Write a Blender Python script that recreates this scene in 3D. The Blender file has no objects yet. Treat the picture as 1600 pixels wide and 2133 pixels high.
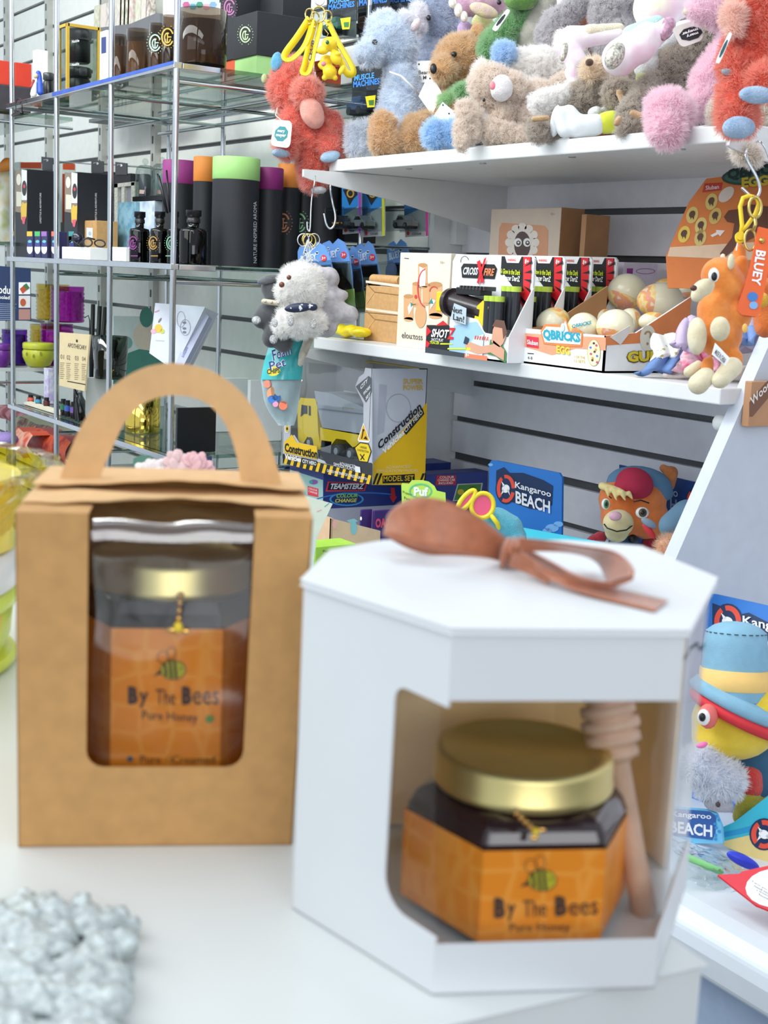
import bpy, bmesh, math, random
from mathutils import Vector as V, Matrix, noise as mnoise
random.seed(7)
S = bpy.context.scene
COL = S.collection
# ---------------------------------------------------------------- camera
F, CX, CY = 2750.0, 800.0, 1066.5
CAM = V((0, 0, 1.25))
def _dirc(x, y):
    return V((x-CX, -(y-CY), -F)).normalized()
_d1 = _dirc(-1045, 487)
_f2 = _dirc(4992, 571+.0454*(4992-800))
AX = -_d1
AY = (_f2-_d1*_f2.dot(_d1)).normalized()
AZ = AX.cross(AY)
ROT = Matrix((AX, AY, AZ))            # camera axes -> world axes
cd = bpy.data.cameras.new('camera'); cam = bpy.data.objects.new('camera', cd); COL.objects.link(cam)
cam.matrix_world = Matrix.Translation(CAM) @ ROT.to_4x4()
cd.sensor_fit = 'VERTICAL'; cd.sensor_height = 36; cd.sensor_width = 27; cd.lens = F/2133*36
cd.clip_start = .02; cd.clip_end = 60
cd.dof.use_dof = True; cd.dof.focus_distance = 2.3; cd.dof.aperture_fstop = 17
S.camera = cam
S.view_settings.view_transform = 'Standard'; S.view_settings.look = 'None'
S.view_settings.gamma = 1; S.view_settings.exposure = 0.08
S.view_settings.use_curve_mapping = False
# ---------------------------------------------------------------- light
w = bpy.data.worlds.new('world'); S.world = w; w.use_nodes = True
w.node_tree.nodes['Background'].inputs[0].default_value = (.80, .90, 1, 1)
w.node_tree.nodes['Background'].inputs[1].default_value = .93
def area(name, loc, target, sx, sy, power, col=(1, 1, 1)):
    l = bpy.data.lights.new(name, 'AREA'); l.shape = 'RECTANGLE'; l.size = sx; l.size_y = sy
    l.energy = power; l.color = col
    o = bpy.data.objects.new(name, l); COL.objects.link(o); o.location = loc
    d = V(target)-V(loc); o.rotation_euler = d.to_track_quat('-Z', 'Y').to_euler()
    return o
area('ceiling_tube_light', (-2.7, .30, 2.5), (-3.0, 1.66, 1.1), 2.8, .3, 34, (.97, 1, .97))
area('ceiling_tube_light', (-1.1, .0, 2.5), (-1.7, 1.7, 1.0), 2.0, .3, 6, (.93, .97, 1))
area('box_fill_light', (1.35, -.40, 1.72), (-.45, .3, 1.06), 1.5, .75, 15, (.97, .98, 1))  # added fill from behind the camera, brightens the gift box fronts and interiors
area('shelf_fill_light', (-1.9, -.75, 2.3), (-2.0, 1.6, 1.15), 2.4, .9, 19, (1, .985, .96))  # added fill aimed at the back wall, lifts the recesses under the shelves

# ---------------------------------------------------------------- projection helpers (photo pixel -> place in the shop)
def ray(px, py): return ROT @ V(((px-CX)/F, -(py-CY)/F, -1))
def onY(px, py, y): d = ray(px, py); return CAM+d*(y/d.y)
def onX(px, py, x): d = ray(px, py); return CAM+d*(x/d.x)
def onZ(px, py, z): d = ray(px, py); return CAM+d*((z-CAM.z)/d.z)
def dep(px, py, D): return CAM+ray(px, py)*D
def depthY(px, py, y): return y/ray(px, py).y
def depth(p): return -(ROT.transposed() @ (V(p)-CAM)).z
FWD = ROT @ V((0, 0, -1)); RGT = ROT @ V((1, 0, 0)); UPV = ROT @ V((0, 1, 0))
class Plane:
    def __init__(s, p, n):
        s.p = V(p); s.n = V(n).normalized()
        if s.n.dot(CAM-s.p) < 0: s.n = -s.n
    def px(s, x, y, off=0.0):
        d = ray(x, y); t = (s.p+s.n*off-CAM).dot(s.n)/d.dot(s.n)
        return CAM+d*t

# ---------------------------------------------------------------- materials
def lin(c):
    if isinstance(c, str):
        c = [int(c[i:i+2], 16)/255 for i in (0, 2, 4)]
        c = [x/12.92 if x <= .04045 else ((x+.055)/1.055)**2.4 for x in c]
    return (c[0], c[1], c[2], 1)
_M = {}
def mat(col, rough=.5, metal=0, var=.04, scale=40, bump=0, bscale=300, sheen=0, emis=0, coat=0, name=None):
    key = (str(col), rough, metal, var, scale, bump, bscale, sheen, emis, coat)
    if key in _M: return _M[key]
    m = bpy.data.materials.new(name or 'material_%s' % (col if isinstance(col, str) else 'mix'))
    m.use_nodes = True; nt = m.node_tree; b = nt.nodes['Principled BSDF']
    c = lin(col)
    b.inputs['Roughness'].default_value = rough; b.inputs['Metallic'].default_value = metal
    if sheen:
        b.inputs['Sheen Weight'].default_value = sheen; b.inputs['Sheen Roughness'].default_value = .4
    if coat: b.inputs['Coat Weight'].default_value = coat
    if emis:
        b.inputs['Emission Color'].default_value = c; b.inputs['Emission Strength'].default_value = emis
    tc = nt.nodes.new('ShaderNodeTexCoord'); nz = nt.nodes.new('ShaderNodeTexNoise')
    nz.inputs['Scale'].default_value = scale; nz.inputs['Detail'].default_value = 4
    nt.links.new(tc.outputs['Object'], nz.inputs['Vector'])
    r = nt.nodes.new('ShaderNodeValToRGB'); nt.links.new(nz.outputs['Fac'], r.inputs['Fac'])
    r.color_ramp.elements[0].position = .3; r.color_ramp.elements[1].position = .7
    r.color_ramp.elements[0].color = tuple(min(1, max(0, x*(1-var*2))) for x in c[:3])+(1,)
    r.color_ramp.elements[1].color = tuple(min(1, x*(1+var)) for x in c[:3])+(1,)
    nt.links.new(r.outputs['Color'], b.inputs['Base Color'])
    if bump:
        n2 = nt.nodes.new('ShaderNodeTexNoise'); n2.inputs['Scale'].default_value = bscale; n2.inputs['Detail'].default_value = 3
        nt.links.new(tc.outputs['Object'], n2.inputs['Vector'])
        bp = nt.nodes.new('ShaderNodeBump'); bp.inputs['Strength'].default_value = bump; bp.inputs['Distance'].default_value = .002
        nt.links.new(n2.outputs['Fac'], bp.inputs['Height']); nt.links.new(bp.outputs['Normal'], b.inputs['Normal'])
    _M[key] = m
    return m
def film(col='FFFFFF', clear=.88, rough=.03, ior=1.45, wavy=0, gain=1.0):
    """clear plastic or thin glass: transparent mixed with a Fresnel reflection"""
    key = ('film', col, clear, rough, ior, wavy, gain)
    if key in _M: return _M[key]
    m = bpy.data.materials.new('clear_film'); m.use_nodes = True; nt = m.node_tree; N = nt.nodes
    for n in list(N):
        if n.type != 'OUTPUT_MATERIAL': N.remove(n)
    out = [n for n in N if n.type == 'OUTPUT_MATERIAL'][0]
    t = N.new('ShaderNodeBsdfTransparent'); c = lin(col); t.inputs[0].default_value = (c[0]*clear, c[1]*clear, c[2]*clear, 1)
    g = N.new('ShaderNodeBsdfGlossy'); g.inputs['Roughness'].default_value = rough
    f = N.new('ShaderNodeFresnel'); f.inputs['IOR'].default_value = ior
    gm = N.new('ShaderNodeNewGeometry'); mr = N.new('ShaderNodeMapRange'); mr.inputs['To Min'].default_value = ior; mr.inputs['To Max'].default_value = 1/ior
    nt.links.new(gm.outputs['Backfacing'], mr.inputs['Value']); nt.links.new(mr.outputs[0], f.inputs['IOR'])
    mul = N.new('ShaderNodeMath'); mul.operation = 'MULTIPLY'; mul.inputs[1].default_value = gain; mul.use_clamp = True
    mx = N.new('ShaderNodeMixShader')
    nt.links.new(f.outputs[0], mul.inputs[0]); nt.links.new(mul.outputs[0], mx.inputs[0])
    nt.links.new(t.outputs[0], mx.inputs[1]); nt.links.new(g.outputs[0], mx.inputs[2])
    if wavy:
        tc = N.new('ShaderNodeTexCoord'); nz = N.new('ShaderNodeTexNoise'); nz.inputs['Scale'].default_value = wavy
        nt.links.new(tc.outputs['Object'], nz.inputs['Vector'])
        bp = N.new('ShaderNodeBump'); bp.inputs['Strength'].default_value = .8; bp.inputs['Distance'].default_value = .01
        nt.links.new(nz.outputs['Fac'], bp.inputs['Height']); nt.links.new(bp.outputs['Normal'], g.inputs['Normal']); nt.links.new(bp.outputs['Normal'], f.inputs['Normal'])
    nt.links.new(mx.outputs[0], out.inputs[0])
    _M[key] = m
    return m
def fur(c1, c2=None, scale=60, bs=500, b=.8):
    """soft pile: two tones broken by noise, sheen and fine bump"""
    key = ('fur', c1, c2, scale, bs, b)
    if key in _M: return _M[key]
    m = bpy.data.materials.new('plush_%s' % c1); m.use_nodes = True; nt = m.node_tree; p = nt.nodes['Principled BSDF']
    p.inputs['Roughness'].default_value = .95; p.inputs['Sheen Weight'].default_value = .35; p.inputs['Specular IOR Level'].default_value = .1
    a = lin(c1); bb = lin(c2) if c2 else tuple(x*.78 for x in a[:3])+(1,)
    tc = nt.nodes.new('ShaderNodeTexCoord'); nz = nt.nodes.new('ShaderNodeTexNoise'); nz.inputs['Scale'].default_value = scale; nz.inputs['Detail'].default_value = 8
    r = nt.nodes.new('ShaderNodeValToRGB'); r.color_ramp.elements[0].position = .35; r.color_ramp.elements[1].position = .62
    r.color_ramp.elements[0].color = bb; r.color_ramp.elements[1].color = a
    nt.links.new(tc.outputs['Object'], nz.inputs['Vector']); nt.links.new(nz.outputs['Fac'], r.inputs['Fac']); nt.links.new(r.outputs['Color'], p.inputs['Base Color'])
    n2 = nt.nodes.new('ShaderNodeTexNoise'); n2.inputs['Scale'].default_value = bs; n2.inputs['Detail'].default_value = 5
    n2.inputs['Distortion'].default_value = 1.0
    nt.links.new(tc.outputs['Object'], n2.inputs['Vector'])
    bp = nt.nodes.new('ShaderNodeBump'); bp.inputs['Strength'].default_value = b; bp.inputs['Distance'].default_value = .004
    nt.links.new(n2.outputs['Fac'], bp.inputs['Height']); nt.links.new(bp.outputs['Normal'], p.inputs['Normal'])
    m['tone'] = c1; _M[key] = m
    return m
def stripes(c1, c2, freq, rough=.5, axis='z', diag=0):
    key = ('st', c1, c2, freq, axis, diag)
    if key in _M: return _M[key]
    m = bpy.data.materials.new('striped'); m.use_nodes = True; nt = m.node_tree; p = nt.nodes['Principled BSDF']; p.inputs['Roughness'].default_value = rough
    tc = nt.nodes.new('ShaderNodeTexCoord'); wv = nt.nodes.new('ShaderNodeTexWave'); wv.inputs['Scale'].default_value = freq
    wv.bands_direction = {'x': 'X', 'y': 'Y', 'z': 'Z', 'd': 'DIAGONAL'}[axis]
    r = nt.nodes.new('ShaderNodeValToRGB'); r.color_ramp.interpolation = 'CONSTANT'
    r.color_ramp.elements[0].color = lin(c1); r.color_ramp.elements[1].color = lin(c2); r.color_ramp.elements[1].position = .5
    nt.links.new(tc.outputs['Object'], wv.inputs['Vector']); nt.links.new(wv.outputs['Fac'], r.inputs['Fac']); nt.links.new(r.outputs['Color'], p.inputs['Base Color'])
    _M[key] = m
    return m
def spots(stops, scale=25, rough=.5, feat='noise', bump=0):
    """patterned print: noise or voronoi cells mapped to a few colours"""
    key = ('sp', tuple(stops), scale, feat, bump)
    if key in _M: return _M[key]
    m = bpy.data.materials.new('patterned'); m.use_nodes = True; nt = m.node_tree; p = nt.nodes['Principled BSDF']; p.inputs['Roughness'].default_value = rough
    tc = nt.nodes.new('ShaderNodeTexCoord')
    if feat == 'noise':
        t = nt.nodes.new('ShaderNodeTexNoise'); t.inputs['Scale'].default_value = scale; o = t.outputs['Fac']
    else:
        t = nt.nodes.new('ShaderNodeTexVoronoi'); t.inputs['Scale'].default_value = scale; o = t.outputs['Distance']
    nt.links.new(tc.outputs['Object'], t.inputs['Vector'])
    r = nt.nodes.new('ShaderNodeValToRGB'); cr = r.color_ramp
    while len(cr.elements) < len(stops): cr.elements.new(.5)
    for e, (pos, c) in zip(cr.elements, sorted(stops)): e.position = pos; e.color = lin(c)
    nt.links.new(o, r.inputs['Fac']); nt.links.new(r.outputs['Color'], p.inputs['Base Color'])
    if bump:
        bp = nt.nodes.new('ShaderNodeBump'); bp.inputs['Strength'].default_value = bump; bp.inputs['Distance'].default_value = .003
        nt.links.new(o, bp.inputs['Height']); nt.links.new(bp.outputs['Normal'], p.inputs['Normal'])
    _M[key] = m
    return m
WHITE = mat('F4F4F2', .45, var=.01); PAINT = mat('E0E2E2', .4, var=.015); CHROME = mat('C9CDD2', .16, 1, var=.02)
BLACK = mat('101114', .35, var=.02); MBLACK = mat('1E2126', .55, var=.03); KRAFT = mat('C79A62', .75, var=.05, scale=90, bump=.15, bscale=900)
INK = mat('2A2A2C', .6); PWHITE = mat('F7F8F8', .5, var=.01); GOLD = mat('CDB56A', .28, 1, var=.03); STEEL = mat('B5B7B8', .25, 1)
def P(c, r=.45): return mat(c, r, var=.02)

# ---------------------------------------------------------------- mesh builder
class MB:
    def __init__(s): s.v = []; s.f = []; s.m = []; s.s = []; s.mats = []
    def mi(s, m):
        if m not in s.mats: s.mats.append(m)
        return s.mats.index(m)
    def add(s, vs, fs, m, smooth=False):
        n = len(s.v); s.v += [V(x) for x in vs]; k = s.mi(m)
        for f in fs: s.f.append(tuple(i+n for i in f)); s.m.append(k); s.s.append(smooth)
        return s
    def obox(s, o, ex, ey, ez, m):
        o, ex, ey, ez = V(o), V(ex), V(ey), V(ez)
        p = [o, o+ex, o+ex+ey, o+ey, o+ez, o+ex+ez, o+ex+ey+ez, o+ey+ez]
        fs = [(0, 3, 2, 1), (4, 5, 6, 7), (0, 1, 5, 4), (1, 2, 6, 5), (2, 3, 7, 6), (3, 0, 4, 7)]
        if ex.cross(ey).dot(ez) < 0: fs = [f[::-1] for f in fs]
        return s.add(p, fs, m)
    def box(s, x0, x1, y0, y1, z0, z1, m): return s.obox((x0, y0, z0), (x1-x0, 0, 0), (0, y1-y0, 0), (0, 0, z1-z0), m)
    def lathe(s, c, prof, m, n=32, ax=(0, 0, 1), sx=1, sy=1, fr=None):
        ax = V(ax).normalized()
        u = V(fr) if fr else ax.orthogonal().normalized()
        if abs(ax.z) > .999 and not fr: u = V((1, 0, 0))
        u = u.normalized(); w_ = ax.cross(u); c = V(c); vs = []; fs = []
        for r, h in prof:
            for i in range(n):
                a = 2*math.pi*i/n; vs.append(c+u*(r*sx*math.cos(a))+w_*(r*sy*math.sin(a))+ax*h)
        for j in range(len(prof)-1):
            for i in range(n): fs.append((j*n+i, j*n+(i+1) % n, (j+1)*n+(i+1) % n, (j+1)*n+i))
        s.add(vs, fs, m, True)
        for j, fl in ((0, True), (len(prof)-1, False)):
            if prof[j][0] > 1e-4:
                ring = [vs[j*n+i] for i in range(n)]
                s.add(ring, [tuple(range(n))[::-1] if fl else tuple(range(n))], m)
        return s
    def cyl(s, c, r, h, m, n=32, ax=(0, 0, 1), b=.0): 
        pr = [(r, 0), (r, h)] if not b else [(r-b, 0), (r, b), (r, h-b), (r-b, h)]
        return s.lathe(c, pr, m, n, ax)
    def rod(s, a, b, r, m, n=12):
        a, b = V(a), V(b); return s.lathe(a, [(r, 0), (r, (b-a).length)], m, n, b-a)
    def tube(s, pts, r, m, n=10, closed=False):
        pts = [V(p) for p in pts]; N = len(pts); vs = []; fs = []; up = None
        for i, p in enumerate(pts):
            if closed: t = (pts[(i+1) % N]-pts[i-1])
            else: t = pts[min(i+1, N-1)]-pts[max(i-1, 0)]
            t = t.normalized() if t.length > 0 else V((0, 0, 1))
            if up is None: up = t.orthogonal().normalized()
            up = (up-t*up.dot(t)); up = up.normalized() if up.length > 1e-6 else t.orthogonal().normalized()
            w_ = t.cross(up); rr = r[i] if isinstance(r, (list, tuple)) else r
            for k in range(n): a = 2*math.pi*k/n; vs.append(p+up*(rr*math.cos(a))+w_*(rr*math.sin(a)))
        for i in range(N if closed else N-1):
            j = (i+1) % N
            for k in range(n): fs.append((i*n+k, i*n+(k+1) % n, j*n+(k+1) % n, j*n+k))
        if not closed: fs += [tuple(range(n))[::-1], tuple((N-1)*n+k for k in range(n))]
        return s.add(vs, fs, m, True)
    def ball(s, c, r, m, n=20, ax=None, rr=None):
        """sphere, or ellipsoid with semi-axes rr along frame ax"""
        c = V(c); A = ax or (V((1, 0, 0)), V((0, 1, 0)), V((0, 0, 1))); R = rr or (r, r, r); vs = []; fs = []; h = n//2
        for j in range(h+1):
            t = math.pi*j/h
            for i in range(n):
                a = 2*math.pi*i/n
                vs.append(c+A[0]*(R[0]*math.sin(t)*math.cos(a))+A[1]*(R[1]*math.sin(t)*math.sin(a))-A[2]*(R[2]*math.cos(t)))
        for j in range(h):
            for i in range(n): fs.append((j*n+i, j*n+(i+1) % n, (j+1)*n+(i+1) % n, (j+1)*n+i))
        return s.add(vs, fs, m, True)
    def cap(s, a, b, ra, rb, m, n=20):
        """tapered capsule"""
        a, b = V(a), V(b); L = (b-a).length
        if L < 1e-5: return s.ball(a, max(ra, rb), m, n)
        ax = (b-a)/L; prof = []
        for j in range(7): t = math.pi/2*j/6; prof.append((ra*math.sin(t)+1e-5, -ra*math.cos(t)))
        for j in range(7): t = math.pi/2*j/6; prof.append((rb*math.cos(t)+1e-5, L+rb*math.sin(t)))
        return s.lathe(a, prof, m, n, ax)
    def poly(s, pts, m, th=None):
        pts = [V(p) for p in pts]; n = len(pts)
        if th is None: return s.add(pts, [tuple(range(n))], m)
        th = V(th); q = [p+th for p in pts]
        return s.add(pts+q, [tuple(range(n)), tuple(range(n, 2*n))[::-1]]+[(i, (i+1) % n, n+(i+1) % n, n+i) for i in range(n)], m)
    def grid(s, rows, m, th=None, smooth=True):
        """surface through rows of points"""
        R = len(rows); C_ = len(rows[0]); vs = [V(p) for r in rows for p in r]
        fs = [(i*C_+j, i*C_+j+1, (i+1)*C_+j+1, (i+1)*C_+j) for i in range(R-1) for j in range(C_-1)]
        return s.add(vs, fs, m, smooth)
    def build(s, name, root=None, bevel=0, seg=2, solid=0, remesh=0, disp=0, dscale=.02, smooth=0, sub=0, loc=None):
        me = bpy.data.meshes.new(name)
        o_ = V(loc) if loc is not None else (root.matrix_world.translation if root and root.type == 'EMPTY' else (V(root['_o']) if root and '_o' in root else V((0, 0, 0))))
        me.from_pydata([tuple(v-o_) for v in s.v], [], s.f)
        for m in s.mats: me.materials.append(m)
        me.polygons.foreach_set('material_index', s.m); me.polygons.foreach_set('use_smooth', s.s); me.update()
        o = bpy.data.objects.new(name, me); COL.objects.link(o)
        if root: o.parent = root
        if not root or root.type != 'EMPTY':
            if root is None: o.location = o_
        if solid: md = o.modifiers.new('solid', 'SOLIDIFY'); md.thickness = solid; md.offset = 0
        if remesh:
            md = o.modifiers.new('remesh', 'REMESH'); md.mode = 'VOXEL'; md.voxel_size = remesh; md.use_smooth_shade = True
            md = o.modifiers.new('smooth', 'SMOOTH'); md.iterations = smooth or 4; md.factor = .5
        if sub: md = o.modifiers.new('sub', 'SUBSURF'); md.levels = sub; md.render_levels = sub
        if disp:
            tx = bpy.data.textures.new('pile', 'CLOUDS'); tx.noise_scale = dscale; tx.noise_depth = 3
            md = o.modifiers.new('disp', 'DISPLACE'); md.texture = tx; md.strength = disp; md.mid_level = .5; md.texture_coords = 'LOCAL'
        if bevel: md = o.modifiers.new('bevel', 'BEVEL'); md.width = bevel; md.segments = seg; md.limit_method = 'ANGLE'; md.angle_limit = .6
        o['_o'] = tuple(o_)
        return o
_T = {}
def tmesh(st, bold):
    k = (st, bold)
    if k in _T: return _T[k]
    c = bpy.data.curves.new('t', 'FONT'); c.body = st; c.resolution_u = 2; c.offset = bold; c.fill_mode = 'FRONT'
    o = bpy.data.objects.new('t', c); COL.objects.link(o)
    dg = bpy.context.evaluated_depsgraph_get(); me = bpy.data.meshes.new_from_object(o.evaluated_get(dg))
    vs = [v.co.copy() for v in me.vertices]; fs = [tuple(p.vertices) for p in me.polygons]
    bpy.data.objects.remove(o); bpy.data.curves.remove(c); bpy.data.meshes.remove(me)
    x0 = min(v.x for v in vs); x1 = max(v.x for v in vs); y0 = min(v.y for v in vs); y1 = max(v.y for v in vs)
    _T[k] = ([((v.x-x0)/(x1-x0), (v.y-y0)/(y1-y0)) for v in vs], fs)
    return _T[k]
def lerp(a, b, t): return a+(b-a)*t
def bil(q, u, v):
    """quad q = bl, br, tr, tl"""
    return (lerp(lerp(q[0][0], q[1][0], u), lerp(q[3][0], q[2][0], u), v), lerp(lerp(q[0][1], q[1][1], u), lerp(q[3][1], q[2][1], u), v))
def text(mb, pl, st, q, m, bold=.02, off=.0009):
    vs, fs = tmesh(st, bold)
    mb.add([pl.px(*bil(q, u, v), off) for u, v in vs], fs, m)
def line_text(mb, pl, st, x0, y0, x1, y1, h, m, bold=.02, off=.0009, lean=0):
    """baseline x0,y0 - x1,y1 in photo pixels, letter height h"""
    text(mb, pl, st, [(x0, y0), (x1, y1), (x1+lean, y1-h), (x0+lean, y0-h)], m, bold, off)
def pp(mb, pl, pts, m, off=.0004):
    mb.poly([pl.px(x, y, off) for x, y in pts], m)
def pell(mb, pl, x, y, rx, ry, m, off=.0006, n=20, rot=0):
    c, s_ = math.cos(rot), math.sin(rot)
    pp(mb, pl, [(x+rx*math.cos(a)*c-ry*math.sin(a)*s_, y+rx*math.cos(a)*s_+ry*math.sin(a)*c) for a in [2*math.pi*i/n for i in range(n)]], m, off)
def pring(mb, pl, x, y, rx, ry, th, m, off=.0006, n=24, a0=0, a1=2*math.pi):
    vs = []; fs = []
    for i in range(n+1):
        a = a0+(a1-a0)*i/n
        vs += [pl.px(x+rx*math.cos(a), y+ry*math.sin(a), off), pl.px(x+(rx-th)*math.cos(a), y+(ry-th)*math.sin(a), off)]
        if i: fs.append((2*i-2, 2*i, 2*i+1, 2*i-1))
    mb.add(vs, fs, m)
def pstroke(mb, pl, pts, wd, m, off=.0008):
    vs = []; fs = []
    for i, (x, y) in enumerate(pts):
        a = pts[max(i-1, 0)]; b = pts[min(i+1, len(pts)-1)]; dx, dy = b[0]-a[0], b[1]-a[1]; L = math.hypot(dx, dy) or 1
        vs += [pl.px(x-dy/L*wd/2, y+dx/L*wd/2, off), pl.px(x+dy/L*wd/2, y-dx/L*wd/2, off)]
        if i: fs.append((2*i-2, 2*i, 2*i+1, 2*i-1))
    mb.add(vs, fs, m)

# ---------------------------------------------------------------- things
def thing(name, label, cat, loc, group=None):
    o = bpy.data.objects.new(name, None); COL.objects.link(o); o.location = loc; o.empty_display_size = .02
    o['label'] = label; o['category'] = cat; o['_o'] = tuple(loc)
    o.matrix_world = Matrix.Translation(V(loc))
    if group: o['group'] = group
    return o
def tag(o, label, cat, group=None):
    o['label'] = label; o['category'] = cat
    if group: o['group'] = group
    return o
def single(mb, name, label, cat, loc, group=None, **k):
    return tag(mb.build(name, None, loc=loc, **k), label, cat, group)
def struct(mb, name, **k):
    o = mb.build(name, None, **k); o['kind'] = 'structure'; return o
def base(mb):
    xs = [v.x for v in mb.v]; ys = [v.y for v in mb.v]; zs = [v.z for v in mb.v]
    return ((min(xs)+max(xs))/2, (min(ys)+max(ys))/2, min(zs))
class AB:
    """box with its faces along the shop's axes: left face looks to -Y, right face to +X"""
    def __init__(s, xl, xm, xr, yt, Y, z0, depth_=None):
        p = onY(xm, yt, Y); s.x1 = p.x; s.z1 = p.z; s.z0 = z0; s.y0 = Y
        s.x0 = onY(xl, yt, Y).x; s.y1 = (Y+depth_) if depth_ else onX(xr, yt, s.x1).y
        s.P = Plane((0, Y, 0), (0, -1, 0)); s.Q = Plane((s.x1, 0, 0), (1, 0, 0))
    def mb(s, m, M_=None):
        return (M_ or MB()).box(s.x0, s.x1, s.y0, s.y1, s.z0, s.z1, m)
    def loc(s): return ((s.x0+s.x1)/2, (s.y0+s.y1)/2, s.z0)
class PB:
    """upright box from photo corners: A left-bottom, B nearest bottom corner, C right-bottom; rests on z0, top at yt over B"""
    def __init__(s, z0, A, B, C_, yt, square=True):
        s.B = onZ(*B, z0); a = onZ(*A, z0)-s.B; c = onZ(*C_, z0)-s.B
        if square:
            n = V((-a.y, a.x, 0)).normalized(); n = n if n.dot(c) > 0 else -n; c = n*c.dot(n)
        s.a, s.c = a, c; D = depth(s.B); lo, hi = 0, 1.0
        pl = Plane(s.B, V((FWD.x, FWD.y, 0))); s.h = pl.px(B[0], yt).z-z0
        s.z0 = z0; s.A = Plane(s.B, a.cross(V((0, 0, 1)))); s.C = Plane(s.B, c.cross(V((0, 0, 1))))
    def mb(s, m, M_=None): return (M_ or MB()).obox(s.B, s.a, s.c, (0, 0, s.h), m)
    def loc(s): return s.B+(s.a+s.c)/2
def pxm(r, D): return r*D/F
def pile(c):
    key = ('pile', c)
    if key in _M: return _M[key]
    m = bpy.data.materials.new('pile_%s' % c); m.use_nodes = True; nt = m.node_tree; N = nt.nodes; out = [n for n in N if n.type == 'OUTPUT_MATERIAL'][0]
    a = lin(c); k = tuple(min(.97, x**.38) for x in a[:3])+(1,)
    d = N.new('ShaderNodeBsdfDiffuse'); d.inputs[0].default_value = k; t = N.new('ShaderNodeBsdfTranslucent'); t.inputs[0].default_value = k
    mx = N.new('ShaderNodeMixShader'); mx.inputs[0].default_value = .45
    nt.links.new(d.outputs[0], mx.inputs[1]); nt.links.new(t.outputs[0], mx.inputs[2]); nt.links.new(mx.outputs[0], out.inputs[0])
    _M[key] = m
    return m
def fuzz(o, m, disp):
    """short pile grown from the toy's own surface"""
    md = o.modifiers.new('pile', 'PARTICLE_SYSTEM'); ps = md.particle_system.settings
    d_ = [max(v.co[i] for v in o.data.vertices)-min(v.co[i] for v in o.data.vertices) for i in range(3)]
    area_ = 1.3*(d_[0]*d_[1]+d_[1]*d_[2]+d_[0]*d_[2])
    if disp >= .008: ps.kink = 'CURL'; ps.kink_amplitude = .0022; ps.kink_frequency = 3
    ps.type = 'HAIR'; ps.count = int(min(3200, max(350, area_*52000))); ps.hair_length = .0075 if disp < .006 else .008; ps.hair_step = 2; ps.use_modifier_stack = True; ps.use_advanced_hair = True
    ps.child_type = 'SIMPLE'; ps.rendered_child_count = 7; ps.child_length = 1; ps.child_radius = .006; ps.brownian_factor = .0
    ps.normal_factor = .0016; ps.factor_random = .0012
    ps.root_radius = .08; ps.tip_radius = .02; ps.radius_scale = .006
    ps.hair_length = .006; ps.render_step = 2; o.data.materials.append(pile(m['tone'])); ps.material = 2
class Plush:
    """soft toy: capsules given in photo pixels round one working distance, fused into smooth bodies"""
    def __init__(s, name, label, D, root_px, group=None, z=None, cat='soft toy'):
        s.D = D; p = dep(*root_px, D)
        s.root = thing(name, label, cat, p if z is None else (p.x, p.y, z), group)
    def pt(s, x, y, d=0): return dep(x, y, s.D+d)
    def part(s, name, m, caps, vox=.004, disp=.004, ds=.012, label=None, root=None, smooth=3):
        mb = MB()
        for c in caps:
            if len(c) == 3 or len(c) == 4:      # ball x y r [d]
                d = c[3] if len(c) == 4 else 0; mb.ball(s.pt(c[0], c[1], d), pxm(c[2], s.D+d), m, 16)
            elif len(c) == 5:                   # ellipsoid x y rx ry d
                mb.ball(s.pt(c[0], c[1], c[4]), 0, m, 20, (RGT, UPV, FWD), (pxm(c[2], s.D), pxm(c[3], s.D), pxm((c[2]+c[3])/2*.85, s.D)))
            elif len(c) == 6:                   # rotated ellipsoid x y rx ry d rot
                a = c[5]; u = RGT*math.cos(a)-UPV*math.sin(a); v = RGT*math.sin(a)+UPV*math.cos(a)
                mb.ball(s.pt(c[0], c[1], c[4]), 0, m, 20, (u, v, FWD), (pxm(c[2], s.D), pxm(c[3], s.D), pxm(min(c[2], c[3])*.9, s.D)))
            else:                               # x1 y1 r1 d1 x2 y2 r2 d2
                mb.cap(s.pt(c[0], c[1], c[3]), s.pt(c[4], c[5], c[7]), pxm(c[2], s.D), pxm(c[6], s.D), m, 18)
        o = mb.build(name, root or s.root, remesh=vox, disp=disp, dscale=ds, smooth=smooth)
        if disp >= .0029 and smooth == 3: fuzz(o, m, disp)
        if label: o['label'] = label
        return o
    def hard(s, name, m, balls, label=None):
        mb = MB()
        for x, y, rx, ry, d in balls: mb.ball(s.pt(x, y, d), 0, m, 14, (RGT, UPV, FWD), (pxm(rx, s.D), pxm(ry, s.D), pxm(min(rx, ry)*.7, s.D)))
        o = mb.build(name, s.root)
        if label: o['label'] = label
        return o
    def line(s, name, m, pts, r, d=0):
        return MB().tube([s.pt(p[0], p[1], p[2] if len(p) > 2 else d) for p in pts], pxm(r, s.D), m, 8).build(name, s.root)
def arc(cx, cy, rx, ry, a0, a1, n=16):
    return [(cx+rx*math.cos(math.radians(a0+(a1-a0)*i/n)), cy+ry*math.sin(math.radians(a0+(a1-a0)*i/n))) for i in range(n+1)]
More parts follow.
